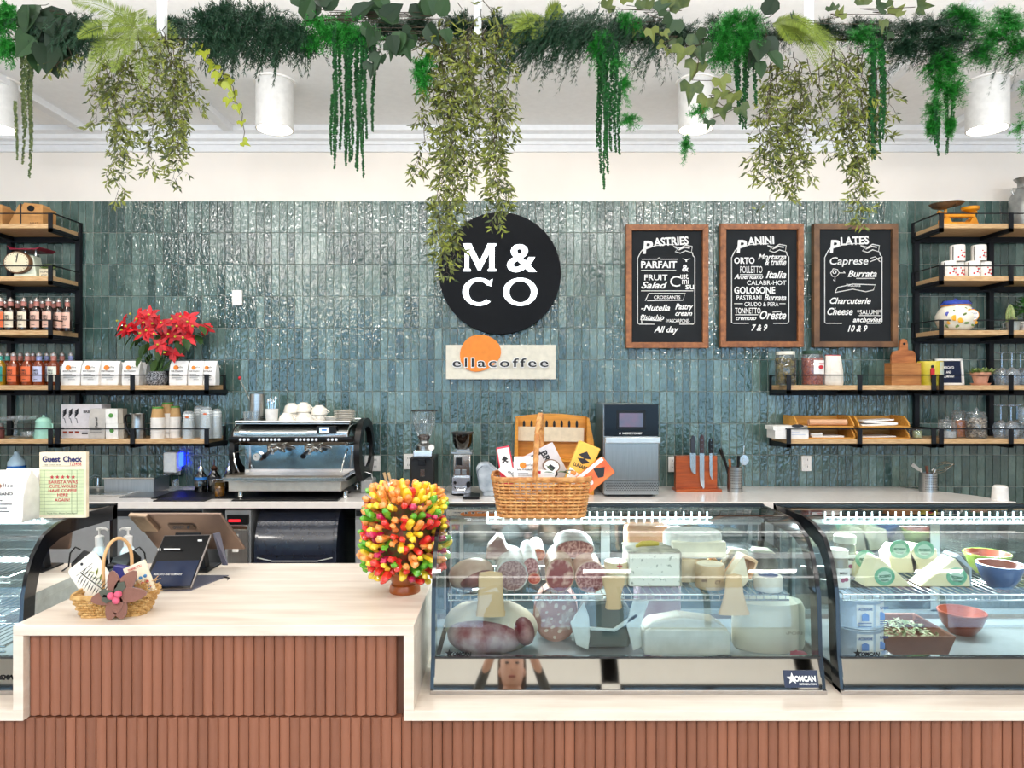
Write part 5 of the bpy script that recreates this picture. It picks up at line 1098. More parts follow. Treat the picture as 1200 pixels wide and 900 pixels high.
spoon('short wooden spoon in the steel holder beside the knives', 4.68, u, [(857, u - 5), (855, u - 38)], [.8, 1.6], mat('spoon_wood', 'b06a35', .6), grp='tools in the holder beside the knives')
spoon('black ladle handle in the steel holder beside the knives', 4.64, u, [(863, u - 5), (866, u - 42)], [1, 1.8], DARK, grp='tools in the holder beside the knives')
spoon('steel slotted turner standing in the holder beside the knives', 4.67, u, [(866, u - 5), (870, u - 34), (872, u - 54)], [.8, .8, .8], CHROME, lambda b: (b.disc(872, u - 37, 5.2, 6, -.004, .0, 18), b.disc(872, u - 37, 2.6, .8, -.005, -.0045, 10, rot=15)), grp='tools in the holder beside the knives')
t, u = caddy(1087.5, 4.66, 'perforated steel utensil holder standing right of the long worktop', 9.6, 22)
spoon('wire whisk lying out to the right of its holder', 4.66, u, [(1087, u - 5), (1096, u - 26)], [1, 1.3], CHROME, lambda b: [b.tube([(1094 + 25 * q, u - 24 - 8 * q + 6 * k_ * math.sin(PI * q), .02 * (k_ % 2)) for q in [i / 10 for i in range(11)]], .35, 4) for k_ in (-1, -.5, 0, .5, 1)], grp='tools in the right-hand holder')
spoon('steel spatula leaning left out of the right holder', 4.66, u, [(1086, u - 5), (1078, u - 28)], [1, 1], CHROME, lambda b: b.poly([(1081, u - 24), (1070, u - 34), (1067, u - 30), (1076, u - 24)], -.003, .003), grp='tools in the right-hand holder')
spoon('brown handled tool upright in the right holder', 4.66, u, [(1088, u - 5), (1086, u - 30)], [1, 1.6], mat('rosewood', '6a3b28', .5), grp='tools in the right-hand holder')
S('takeaway_tub', 'bright white tub on the far end of the worktop', 'tub', 1172, cby(4.33), 4.33, lambda b: b.lathe(1172, [(9, cby(4.33)), (8, cby(4.33) - 15), (6, cby(4.33) - 17), (.1, cby(4.33) - 17)], 20), WHITE)

# under-counter machines
t = T('undercounter_dishwasher', 'undercounter steel dishwasher with red lit control strip', 'dishwasher', 279, 786, 4.28)
b = t.mb(); b.bx(264, 294, 598, 778, .0, .5); t.p('body', b, CAB, smooth=0)
b = t.mb(); b.bx(268, 292, 620, 770, -.02, .0); d_ = t.p('door', b, STEELX, smooth=0, bev=.002)
b = t.mb(); b.bx(267, 292, 603, 614, -.015, .0); p_ = t.p('control_panel', b, DARK, smooth=0)
b = t.mb(); b.bx(269, 283, 608, 611, -.017, -.0155); t.p('red_lights', b, mat('red_display', 'd0202a', .4, emit=1.2), p_, smooth=0)
b = t.mb(); b.bx(267, 292, 614.5, 619.5, -.03, .0); t.p('handle', b, CHROME, d_, smooth=0, bev=.002)
b = t.mb(); b.bx(274, 281, 625, 646, -.021, -.0205); t.p('rating_label', b, PAPERW, d_, smooth=0)
t = T('ice_machine', 'dark navy undercounter ice bin with curved sloping lid', 'ice machine', 346, 786, 4.24)
b = t.mb(); b.xprof([(.0, b.Z(786)), (.0, b.Z(640)), (.03, b.Z(620)), (.08, b.Z(606)), (.14, b.Z(600)), (.5, b.Z(600)), (.5, b.Z(786))], b.X(298), b.X(394)); t.p('body', b, mat('navy_gloss_plastic', '1c2333', .25, coat=.4), smooth=40)
b = t.mb(); b.xprof([(-.012, b.Z(650)), (-.008, b.Z(640)), (.02, b.Z(620)), (.07, b.Z(607)), (.08, b.Z(606)), (.06, b.Z(622)), (.03, b.Z(655))], b.X(302), b.X(390)); t.p('lid', b, mat('navy_gloss_plastic', ''), smooth=40)
b = t.mb(); b.tube([(302, 653, -.012), (320, 657, -.014), (372, 657, -.014), (390, 653, -.012)], .7, 6); t.p('lid_edge', b, STEEL)
# ------------------------------------------------------------------ display cases
D1 = 2.05
PROF = [(2.05, .724), (2.072, .821), (2.083, .99), (2.10, 1.05), (2.124, 1.10), (2.17, 1.15), (2.24, 1.175), (2.32, 1.184), (2.573, 1.178)]
CASEB = mat('case_black_frame', '0d0f14', .15, coat=.5, var=.02); CGL = glass('display_glass', 'eef8f7', .02, .01, .97, 1.0)
MIRR = mat('mirror_strip', 'd6d8d4', .03, 1, var=.01)
LINER = mat('case_liner_grey', '9aa3a6', .45, var=.04)
LEDM = mat('led_cool_white', 'e6fbff', .4, emit=5, var=0)
def case(x0, x1, label, deck=.775, shelves=((.988, 2.13, 2.46),), marks=True):
    D = 2.3; t = bpy.data.objects.new('display_case', None); COL.objects.link(t); xc = (x0 + x1) / 2; t.location = (xc, D1, .723); tag(t, label, 'display case', 'curved glass display cases')
    def P(name, boxes, m, parent=None, **kw):
        b = MB()
        for q in boxes: b.mbox(q[0] - xc, q[1] - xc, q[2] - D1, q[3] - D1, q[4] - .723, q[5] - .723)
        return obj(name, b, m, parent or t, smooth=kw.pop('smooth', 0), **kw)
    P('base_plate', [(x0, x1, 2.048, 2.573, .724, .735)], CASEB)
    b = MB(); b.add([(x0 + .01 - xc, 2.046 - D1, .012), (x1 - .01 - xc, 2.046 - D1, .012), (x1 - .01 - xc, 2.076 - D1, .096), (x0 + .01 - xc, 2.076 - D1, .096), (x0 + .01 - xc, 2.09 - D1, .096), (x1 - .01 - xc, 2.09 - D1, .096), (x1 - .01 - xc, 2.09 - D1, .012), (x0 + .01 - xc, 2.09 - D1, .012)],
                    [(0, 1, 2, 3), (3, 2, 5, 4), (4, 5, 6, 7), (0, 7, 6, 1), (0, 3, 4, 7), (1, 6, 5, 2)]); obj('mirror_kick_strip', b, MIRR, t, smooth=0)
    b = MB(); P2 = PROF[1:]
    b.loops([[(x, y - D1, z - .723) for x in (x0 + .008 - xc, x1 - .008 - xc)] for y, z in P2], closed=False); obj('curved_glass', b, CGL, t, smooth=180)
    P('lower_glass_trim', [(x0 + .01, x1 - .01, 2.062, 2.072, .818, .823)], CASEB); P('front_lip', [(x0, x1, 2.040, 2.052, .724, .734)], mat('satin_trim', 'b9b3ad', .25, .9))
    for x in (x0, x1 - .012):
        b = MB(); n = len(PROF); inner = []
        for i, (y, z) in enumerate(PROF):
            a = PROF[max(i - 1, 0)]; c = PROF[min(i + 1, n - 1)]; ty, tz = c[0] - a[0], c[1] - a[1]; L = math.hypot(ty, tz); inner.append((y + tz / L * .048, z - ty / L * .048))
        rings = [[(xx - xc, y - D1, z - .723) for y, z in ((PROF[i][0] - .002, PROF[i][1] + .003), inner[i])] for i in range(n) for xx in (x,)]
        for i in range(n):
            y, z = PROF[i]; yi, zi = inner[i]; rings[i] = [(x - xc, y - D1 - .002, z - .723 + .002), (x + .012 - xc, y - D1 - .002, z - .723 + .002), (x + .012 - xc, yi - D1, zi - .723), (x - xc, yi - D1, zi - .723)]
        b.loops(rings); obj('side_frame', b, CASEB, t, smooth=50)
        b = MB(); b.add([(x + .006 - xc, y - D1, z - .723) for y, z in inner] + [(x + .006 - xc, 2.56 - D1, .012), (x + .006 - xc, 2.1 - D1, .012)], [tuple(range(n + 2))]); obj('side_glass', b, CGL, t, smooth=0)
        P('rear_post', [(x, x + .012, 2.545, 2.573, .735, 1.175)], CASEB)
    P('top_bar', [(x0, x1, 2.55, 2.575, 1.168, 1.184)], mat('dark_steel_bar', '35393c', .3, .7))
    P('lamp_housing', [(x0 + .02, x1 - .02, 2.50, 2.55, 1.128, 1.14)], STEELX)
    # LED ladder under the rear of the glass top
    a, c = x0 + .24 * (x1 - x0) * (.55 if marks else .1), x1 - .18 * (x1 - x0)
    b = MB(); n = int((c - a) / .0275)
    for i in range(n + 1): b.mbox(a + i * .0275 - xc - .0022, a + i * .0275 - xc + .0022, 2.49 - D1, 2.493 - D1, 1.128 - .723, 1.168 - .723)
    for z in (1.128, 1.148): b.mbox(a - xc, c - xc, 2.488 - D1, 2.492 - D1, z - .723 - .0018, z - .723 + .0018)
    obj('led_ladder', b, LEDM, t, smooth=0, kind='stuff', label='cool white glowing light grid')
    P('rear_door', [(x0 + .02, xc + .02, 2.552, 2.558, .80, 1.12)], glass('rear_door_glass', 'c9dde2', .12, .05, .85)); P('rear_door', [(xc - .02, x1 - .02, 2.56, 2.566, .80, 1.12)], glass('rear_door_glass', ''))
    P('rear_door_frame', [(xc - .016, xc + .016, 2.548, 2.552, .80, 1.13), (x0 + .012, x1 - .012, 2.548, 2.57, 1.112, 1.13), (x0 + .012, x1 - .012, 2.548, 2.57, .79, .806)], mat('pale_steel_frame', 'a9b2b4', .35, .7))
    P('deck', [(x0 + .014, x1 - .014, 2.10, 2.545, deck - .006, deck)], mat('deck_steel', 'a8b0b2', .3, .5, var=.05)); P('deck_riser', [(x0 + .014, x1 - .014, 2.095, 2.1, .74, deck)], LINER)
    b = MB()
    for vx in (x0 + .2 * (x1 - x0), x0 + .5 * (x1 - x0), x0 + .8 * (x1 - x0)):
        for i in range(18): b.mbox(vx - .11 + i * .0125 - xc, vx - .11 + i * .0125 - xc + .007, 2.11 - D1, 2.15 - D1, deck - .723, deck - .7215)
    obj('vent_slots', b, INK, t, smooth=0, kind='stuff')
    P('support_post', [(x0 + .05, x0 + .062, 2.53, 2.545, deck, 1.12), (x1 - .062, x1 - .05, 2.53, 2.545, deck, 1.12)], STEEL)
    for z, ya, yb in shelves:
        b = MB(); xa, xb = x0 + .045, x1 - .075; r = .0022; zz = z - .723 - r
        n = int((xb - xa) / .022)
        for i in range(n + 1): b.mtube([(xa + i * .022 - xc, ya - D1, zz - .016), (xa + i * .022 - xc, ya - D1, zz), (xa + i * .022 - xc, yb - D1, zz)], .0013, 4)
        for y in (ya, (ya + yb) / 2, yb): b.mtube([(xa - xc, y - D1, zz - .002), (xb - xc, y - D1, zz - .002)], .0028, 6)
        b.mtube([(xa - xc, ya - D1, zz - .018), (xb - xc, ya - D1, zz - .018)], .0028, 6)
        for x in (xa, xb): b.mtube([(x - xc, ya - D1, zz), (x - xc, yb - D1, zz)], .0028, 6)
        obj('wire_shelf', b, CHROME, t, smooth=60)
    if marks:
        b = MB(2.05, 600, 450 + (H - .723) * FPX / 2.05); 
        def star(cx, cy, r):
            pts = []
            for i in range(10):
                a = PI / 2 + i * PI / 5; q = r if i % 2 == 0 else r * .42; pts.append((cx + q * math.cos(a), cy - q * math.sin(a)))
            return pts
        b.by = 450 + (H - .723) * FPX / 2.05
        px0 = 600 + x0 * FPX / 2.05
        b.poly(star(px0 + 22, 767, 5.2), .008, .0095); b.text('OMCAN', px0 + 26, px0 + 48, 770, 4.6, d=.008, bold=.05, shear=.15)
        o = obj('glass_logo', b, DARK, t, smooth=0); o.location.x = -xc
    lt = bpy.data.lights.new('case_light', 'AREA'); lt.shape = 'RECTANGLE'; lt.size = x1 - x0 - .2; lt.size_y = .03; lt.energy = 11; lt.color = (.86, .96, 1)
    lo = bpy.data.objects.new('case_light', lt); COL.objects.link(lo); lo.parent = t; lo.location = (0, 2.46 - D1, 1.125 - .723); lo.rotation_euler = (math.radians(-25), 0, 0)
    return t, P, xc
t, P, xc = case(-.236, .906, 'middle curved glass display case full of cured meats and cheese')
b = MB(2.046, 600, pyz(.723, 2.046)); b.bx(920, 960, 787, 806, -.004, .002); o = obj('badge', b, mat('navy_badge', '18233f', .4), t, smooth=0, label='navy maker badge'); o.location = (-xc, -.006, 0); o.rotation_euler.x = -.343
b = MB(2.046, 600, pyz(.723, 2.046)); pts = []
for i in range(10):
    a = PI / 2 + i * PI / 5; q = 6.6 if i % 2 == 0 else 2.7; pts.append((929.5 + q * math.cos(a), 796 - q * math.sin(a)))
b.poly(pts, -.0055, -.0042); b.text('OMCAN', 932, 957, 799, 6, d=-.0052, bold=.05); b.text('REFRIGERATION', 937, 957, 803, 2, d=-.0052, bold=.02); o = obj('badge_lettering', b, CHALK, t, smooth=0); o.location = (-xc, -.0065, 0); o.rotation_euler.x = -.343
t2, P2_, xc2 = case(.948, 2.09, 'right curved glass display case with wedges, bowls and tins')
t3, P3_, xc3 = case(-2.57, -1.43, 'empty left display case with three wire shelves', shelves=((1.04, 2.13, 2.5), (.93, 2.11, 2.5), (.84, 2.11, 2.5)), deck=.76)
b = MB(2.05, 600, pyz(.723, 2.05)); b.text('OMCAN', -22, 13, 796, 5.5, d=.0, bold=.05, shear=.15); o = obj('badge_lettering', b, DARK, t3, smooth=0); o.location = (-xc3, -.004, 0)

# ------------------------------------------------------------------ meats and cheeses
FILM = glass('cling_film', 'f4f8f8', .14, .12, .97, 1.2)
def meat(name, h, h2, sc=60, con=(.45, .6)): return mat(name, h, .35, h2=h2, scale=sc, contrast=con)
SAL = meat('salami_cut', '8a4a4c', 'c99a96', 120); SALP = meat('salami_pale_cut', '8d6a6b', 'b99c98', 130); CAP = meat('capicola_cut', '8c3f3e', 'd8b0a0', 22, (.5, .6)); CHO = meat('chorizo_cut', 'a8452c', 'd98a5c', 60)
RIND = mat('white_mould_rind', 'cfd0cb', .7, h2='a9a8a4', scale=30); RINDP = mat('pinkish_rind', 'b98a7a', .6, h2='d8b8a6', scale=20)
ZS = .988
def pz(z, D): return pyz(z, D)
def log(name, label, px, py, rx, rz, D, L, cut, rind, dx=0, dz=0, grp='cured sausages in the middle case', z=ZS, cat='sausage', rim=None):
    """sausage or ham lying with the cut face to the viewer; centre px, py"""
    by = py + rz; t = T(name, label, cat, px, by, D, grp); n = 28; b = t.mb(); k = b.k; rings = []
    for q, s_ in ((0, .98), (.08, 1), (.6, 1.02), (.85, .9), (.96, .6), (1, .2)):
        rings.append([(b.X(px + dx * q) + rx * k * s_ * math.cos(2 * PI * i / n), L * q, b.Z(py - dz * q) + rz * k * s_ * math.sin(2 * PI * i / n)) for i in range(n)])
    b.loops(rings, cap0=False); t.p('casing', b, rind)
    b = t.mb(); b.disc(px, py, rx * .98, rz * .98, -.001, .001, n); t.p('cut_face', b, cut)
    b = t.mb()
    rg = lambda s_, d: [(b.X(px) + rx * k * s_ * math.cos(2 * PI * i / n), d, b.Z(py) + rz * k * s_ * math.sin(2 * PI * i / n)) for i in range(n)]
    b.loops([rg(1.0, .001), rg(1.01, -.002), rg(.93, -.002), rg(.93, .0)], cap0=False, cap1=False); t.p('rim', b, rim or rind); return t
log('salami', 'grey-pink cut salami in a white casing, left of the small ones', 600, 674, 18.5, 18.5, 2.2, .16, SALP, RIND, -2, 8)
log('salami', 'small deep red cut salami next to the large grey one', 622, 664, 9.5, 11, 2.22, .16, SAL, RIND, -4, 12)
log('chorizo', 'small orange chorizo end peeping over the salamis', 631, 650, 8.2, 7, 2.3, .14, CHO, RINDP, -2, 6)
log('chorizo', 'bright red chorizo end lying below the small salami', 626, 678, 7.5, 6.5, 2.21, .15, meat('red_chorizo_cut', 'b03320', 'e08a70', 60), RINDP, -2, 3)
log('capicola', 'marbled capicola with pale fat seams and brown string rim', 656, 674, 17, 20, 2.2, .18, CAP, mat('net_rind', 'a87f62', .6, h2='c9b09a', scale=40), 2, 7)
log('salami', 'large pink cut salami right of the capicola', 692, 676, 18, 18.5, 2.2, .18, SAL, RINDP, -6, 8)
log('pressed_salami', 'flattened oval salami lying on top of the capicola', 674, 643.5, 23, 11, 2.27, .15, meat('coarse_salami_cut', '87463f', 'd0a092', 90), RIND, 0, 4)
PANC = mat('pancetta_striped', '8c6a63', .45, h2='cdbcae', scale=9, stretch=(1, 1, 3), contrast=(.42, .58))
S('pancetta', 'folded striped pancetta slab on the upper shelf, far left', 'meat', 588, 653, 2.3, lambda b: b.poly([(569, 653), (571, 640), (577, 633), (584, 626), (590, 630), (593, 640), (606, 648), (607, 653), (590, 655)], -.03, .05), PANC, smooth=0, bev=.008)
def blob(b, pts, d0, d1, bulge=.8):
    b.poly(pts, d0, d1)
t = T('cured_ham', 'dark cured ham half with pale rind on the upper shelf', 'ham', 552, 692, 2.24)
b = t.mb(); b.ball(552, 672, 27, 17, ry=24, n=24, m=14, rot=-12); t.p('rind', b, mat('ham_rind', '8f6f60', .5, h2='cdb9a6', scale=9))
b = t.mb(); b.ball(556, 674, 22, 12.5, d=-.022, ry=18, n=24, m=14, rot=-12); t.p('cut_face', b, meat('dark_ham_cut', '5e2f2f', '96605a', 12))
b = t.mb(); b.ball(560, 686, 32, 7, d=-.0, ry=18, n=20, m=8); t.p('wrapping', b, FILM)
MOZ = mat('pale_wax_cheese', 'ece0bd', .45)
def cyl(name, label, cat, px, by, w, h, D, m, top=None, grp=None, lid=None, bev=.003):
    t = T(name, label, cat, px, by, D, grp); b = t.mb(); b.lathe(px, [(w * .97, by), (w, by - 1), (w, by - h + 1.5), (w * .95, by - h), (.1, by - h)], 32); t.p('rind', b, m)
    if top: b = t.mb(); b.lathe(px, [(w * .9, by - h - .05), (w * .88, by - h - .6), (.1, by - h - .6)], 32); t.p('top_face', b, top)
    return t
S0 = lambda D: pz(ZS, D)
t = cyl('scamorza', 'round brownish cheese with a red cross mark', 'cheese', 722, S0(2.24), 14, 26, 2.24, mat('golden_wax', 'cdb98a', .4, h2='e6ddc4', scale=12))
b = t.mb(); u = t.by; b.bx(721, 727, u - 24, u - 22.6, -14 * b.k - .002, -14 * b.k + .004); b.bx(723.3, 724.7, u - 27, u - 20, -14 * b.k - .002, -14 * b.k + .004); t.p('red_mark', b, CH, smooth=0)
b = t.mb(); b.text('Fattoria', 713, 726, u - 15, 3, d=-14.2 * b.k, shear=.3); t.p('mark_print', b, INK, smooth=0)
# gorgonzola block
D = 2.2; u = S0(D); t = T('blue_cheese', 'square block of blue-veined cheese with grey rind', 'cheese', 766, u, D); b = t.mb(); b.bx(737, 797, u - 39, u, .0, .13); t.p('paste', b, mat('blue_cheese_paste', '9fa89c', .6, h2='efeee2', scale=70, contrast=(.34, .40)), smooth=0, bev=.004)
b = t.mb(); b.bx(736, 798, u - 41, u - 39, -.002, .135); b.bx(797, 799, u - 40, u, -.001, .135); t.p('rind', b, mat('grey_blue_rind', '7d7c72', .7, h2='b9b4a0', scale=20), smooth=0, bev=.004)
D = 2.32; u = S0(D)
t = T('tan_cheese', 'tan cheese drum standing behind the blue-veined block', 'cheese', 800, u, D); b = t.mb(); b.lathe(800, [(26, u), (27, u - 2), (27, u - 25), (25, u - 27), (.1, u - 27)], 36); t.p('rind', b, mat('tan_rind', 'd5b48a', .6, h2='e9d6b6', scale=6))
t = T('brie', 'white brie half wheel resting on the tan cheese drum', 'cheese', 811, u - 27.2, D); b = t.mb(); uu = t.by
b.lathe(811, [(33, uu), (34, uu - 3), (34, uu - 22), (32, uu - 26), (.1, uu - 26)], 36, sy=.8); t.p('rind', b, mat('bloomy_rind', 'f4f5f2', .85, bump=.3, bscale=120, h2='dfe4e2', scale=60)); b = t.mb(); b.bx(782, 843, uu - 19, uu - 1, -34 * .8 * b.k - .002, -.05); t.p('cut_face', b, mat('ivory_paste', 'eae4cf', .5), smooth=0, bev=.004)
t = T('prosciutto_block', 'orange-pink wrapped prosciutto block at the back of the shelf', 'ham', 757, u, 2.44); uu = S0(2.44); b = t.mb(); b.bx(733, 783, uu - 49, uu - 12, -.02, .06); t.p('meat', b, mat('prosciutto_orange', 'd99468', .45, h2='efc7a4', scale=8, stretch=(1, 1, 3)), bev=.012); b = t.mb(); b.bx(734, 782, uu - 12, uu, -.02, .06); t.p('under_block', b, mat('tan_rind', ''), bev=.008)
S('pickled_banana_pepper', 'curved yellow-green pepper lying on the grey rind', 'pepper', 760, S0(2.25) - 39, 2.25, lambda b: b.tube([(745, S0(2.25) - 42), (752, S0(2.25) - 45), (762, S0(2.25) - 45.5), (772, S0(2.25) - 45)], [1.5, 3.2, 3.4, 2.2], 12), mat('pepper_yellow', 'c9b23a', .35))
u = S0(2.2)
t = cyl('boxed_cheese', 'low tan wooden-box cheese drum with pale round top', 'cheese', 832, u, 17, 27, 2.2, mat('poplar_box', 'cfae85', .6, h2='dcc19c', scale=12), top=mat('pale_top', 'eee3cd', .6)); b = t.mb(); 
for j in range(3): b.tube([(819, u - 12 + j * 1.2, -17 * b.k * .75), (824, u - 13 + j * 1.5, -17 * b.k * .95)], .25, 4)
b.text('CT', 833, 840, u - 8, 4, d=-17.2 * b.k, shear=.3); t.p('stamp', b, mat('purple_stamp', '6a4050', .6), smooth=0)
t = T('hard_cheese_wedge', 'pale hard cheese wedge with orange rind, tilted up', 'cheese', 872, u, 2.2); b = t.mb(); b.poly([(857, u), (853, u - 10), (869, u - 34), (872, u - 36), (878, u - 8), (872, u)], .0, .045); t.p('paste', b, mat('pale_hard_paste', 'f2e6cb', .5), smooth=0, bev=.002); b = t.mb(); b.poly([(853, u - 10), (869, u - 34), (871, u - 37), (887, u - 29), (886, u - 25), (872, u - 4)], .0461, .055); b.poly([(869.5, u - 35), (872, u - 37), (888, u - 30), (880, u - 9), (878.5, u - 9), (885, u - 28)], -.004, .045); t.p('rind', b, mat('orange_rind', 'e0a878', .55, h2='edc9a0', scale=8), smooth=0)
t = cyl('soft_cheese', 'small round white cheese with a dark blue label on top', 'cheese', 900, S0(2.17), 16, 17, 2.17, mat('creamy_skin', 'e9e4d8', .5, bump=.1)); b = t.mb(); uu = t.by; b.lathe(900, [(11, uu - 17.1), (11, uu - 17.5), (.1, uu - 17.5)], 28); t.p('label', b, mat('navy_label', '2f4372', .5))
t = T('cheese_triangle', 'small tan cheese triangle beside the tan drum', 'cheese', 837, S0(2.34), 2.34); u = t.by; b = t.mb(); b.poly([(827, u - 8), (834, u - 24), (848, u - 8)], -.02, .03); b.bx(827, 848, u - 8, u, -.02, .03); t.p('paste', b, mat('amber_cheese', 'd9a866', .5), smooth=0, bev=.002)
DRIND = mat('dark_ash_rind', '3b372f', .7, h2='7a7464', scale=20)
for i, (x0, x1, y0, y1, lab) in enumerate(((845, 878, 640, 668, 'dark ash-rind cheese wedge wrapped in film, left of its pair'), (872, 908, 646, 668, 'dark ash-rind cheese wedge with creamy top, right of its pair'))):
    d = 2.38 + .02 * i; u = S0(d); t = T('ash_cheese', lab, 'cheese', (x0 + x1) / 2, u, d, 'film wrapped dark cheeses'); b = t.mb(); b.poly([(x0, u), (x0 - 1, u - 14), (x0 + 5, u - 22), (x1 - 6, u - 20), (x1, u - 12), (x1, u)], -.04, .05); t.p('rind', b, DRIND, smooth=0, bev=.008)
    b = t.mb(); b.poly([(x0 + 4, u - 22.5), (x0 + 8, u - 29 + i * 3), (x1 - 6, u - 27 + i * 3), (x1 - 2, u - 20.5)], -.03, .04); t.p('cream_top', b, mat('cream_paste', 'ece4cc', .5), smooth=0, bev=.006)
    b = t.mb(); b.poly([(x0 - 3, u), (x0 - 4, u - 18), (x0 + 4, u - 31), (x1 - 3, u - 29), (x1 + 5, u - 12), (x1 + 4, u)], -.045, .056); t.p('film', b, FILM, smooth=0)
# lower deck
def dby(D): return pz(.775, D)
D = 2.2; u = dby(D)
t = T('prosciutto', 'large prosciutto half with thick cream fat rim on the deck', 'ham', 575, u, D)
b = t.mb(); b.ball(575, u - 29, 56, 31, ry=36, n=36, m=18, rot=4, d=.05); t.p('fat_rim', b, mat('ham_fat', 'd9c9ad', .4, h2='ece2cf', scale=7))
b = t.mb(); b.ball(568, u - 24, 44, 22, d=-.002, ry=30, n=32, m=16, rot=2); t.p('cut_meat', b, meat('prosciutto_cut', '8a4248', 'c9b0ae', 14, (.35, .6)))
b = t.mb(); b.ball(614, u - 30, 12, 16, d=-.01, ry=20, n=18, m=10, rot=-20); t.p('shank_meat', b, meat('shank_cut', '7a2f36', 'c79a92', 14, (.4, .6)))
D = 2.32; u = dby(D); t = log('mortadella', 'big upright mortadella cut with white fat cubes', 651, u - 32, 26, 32, D, .12, meat('mortadella_cut', 'b98c80', 'd8c2b4', 14, (.5, .58)), mat('mortadella_skin', 'a98074', .5), 3, 0, grp='cured sausages in the middle case')
b = t.mb(); rr = random.Random(4)
for i in range(22):
    a = i * 2.4; r = math.sqrt((i + .5) / 22) * .9; b.disc(651 + 26 * r * math.cos(a), u - 32 + 32 * r * math.sin(a), rr.uniform(1.6, 3.2), rr.uniform(1.2, 2.6), -.003, -.001, 8, rot=rr.uniform(0, 90))
t.p('fat_cube', b, mat('fat_white', 'ead9cc', .4), kind='stuff')
D = 2.24; u = dby(D); t = T('paper_wrapped_cheese', 'dark cheese half wrapped in torn white paper', 'cheese', 708, u, D)
b = t.mb(); b.poly([(682, u - 3), (680, u - 30), (688, u - 56), (720, u - 62), (738, u - 50), (742, u - 22), (738, u - 2)], .0, .12); t.p('wax', b, mat('grey_green_wax', '5e6560', .4, h2='737a74', scale=6), smooth=0, bev=.012)
for pts in ([(668, u - 34), (684, u - 58), (690, u - 40), (691, u - 18), (689, u - 2), (675, u - 8)], [(733, u - 32), (742, u - 62), (760, u - 60), (750, u - 30), (752, u - 6), (741, u - 1)], [(690, u - 29), (718, u - 27), (745, u - 46), (748, u - 41), (720, u - 23), (691, u - 25)]):
    b = t.mb(); b.poly(pts, -.012, -.004); t.p('paper_fold', b, mat('waxed_paper', 'dfe6e2', .5, bump=.4, bscale=20), smooth=0, bev=.003)
D = 2.42; u = dby(D); S('ham_block', 'mauve pressed ham block behind the white wedge', 'ham', 771, u, D, lambda b: b.bx(745, 797, u - 62, u, -.02, .06), mat('mauve_ham', '9d7f88', .4, h2='c4b4bc', scale=8), bev=.012)
D = 2.2; u = dby(D); t = T('cheese_wedge', 'large white cheese wedge wrapped in film on the deck', 'cheese', 805, u, D)
b = t.mb(); b.poly([(755, u), (754, u - 27), (762, u - 31), (851, u - 30), (857, u - 24), (856, u)], .0, .10); t.p('cut_face', b, mat('chalky_cheese', 'dfe0d6', .5, h2='f0f0e8', scale=20), smooth=0, bev=.006)
b = t.mb(); b.poly([(755, u - 28), (765, u - 37), (800, u - 43), (840, u - 38), (856, u - 27)], .012, .09); t.p('rind', b, mat('bone_rind', 'd5d1c2', .6), smooth=0, bev=.006)
D = 2.28; u = dby(D); t = T('ivory_cheese', 'big ivory half wheel of cheese at the right of the deck', 'cheese', 900, u, D)
b = t.mb(); b.lathe(900, [(40, u), (42, u - 4), (42, u - 46), (38, u - 54), (.1, u - 60)], 40, sy=.62); t.p('rind', b, mat('ivory_rind', 'dcd6c0', .5, h2='ebe6d4', scale=5)); b = t.mb(); b.text('SAPORI', 905, 930, u - 22, 3.5, d=-42 * .62 * b.k + .003); t.p('stamp', b, mat('faint_stamp', 'b9b09a', .6), smooth=0)
S('red_netting', 'crumpled crimson net bag at the case corner', 'bag', 938, dby(2.14), 2.14, lambda b: b.ball(936, dby(2.14) - 6, 12, 8, ry=10, n=12, m=8, noise=.2), mat('crimson_net', '9a2540', .5))
# price guard sticker on the glass, corner
# right case
def rj(px, d, lab):
    D = d; u = S0(D); t = T('honey_jar', lab, 'jar', px, u, D, 'honey jars in the right case'); w = 12
    b = t.mb(); b.lathe(px, [(w * .95, u), (w, u - 2), (w, u - 33), (w * .9, u - 36)], 24); t.p('glass_body', b, mat('jar_grey_honey', '8d8a80', .15, coat=.8, h2='a39c8c', scale=5))
    b = t.mb(); b.lathe(px, [(w * 1.02, u - 36), (w * 1.02, u - 43), (w * .9, u - 44.5), (.1, u - 44.5)], 24); t.p('lid', b, mat('cream_lid', 'efeee0', .4))
    b = t.mb(); b.bx(px - 6, px + 9, u - 24, u - 2, -w * b.k - .003, -w * b.k + .004); lb = t.p('label', b, PAPERW, smooth=0)
    b = t.mb(); b.disc(px + .5, u - 11, 2.4, 2.4, -w * b.k - .0045, -w * b.k - .0031, 12); b.disc(px + 4.5, u - 12, 2.4, 2.4, -w * b.k - .0045, -w * b.k - .0031, 12); t.p('berry_print', b, mat('berry_print', 'b06a86', .6), lb)
    b = t.mb(); b.text('MIELE', px - 3, px + 6, u - 18, 2.5, d=-w * b.k - .004, bold=.02); t.p('label_print', b, INK, lb, smooth=0)
rj(981, 2.2, 'stout honey jar with cream lid and berry label, in front'); rj(990, 2.36, 'stout honey jar with cream lid standing behind the labelled one')
CHW = mat('cream_wedge_skin', 'efe2b4', .45, h2='f6efd2', scale=8); GRL = mat('green_cheese_label', '5fae8c', .5, h2='8fc4a4', scale=50); BLR = mat('blue_grey_rind', 'a9b8c6', .5)
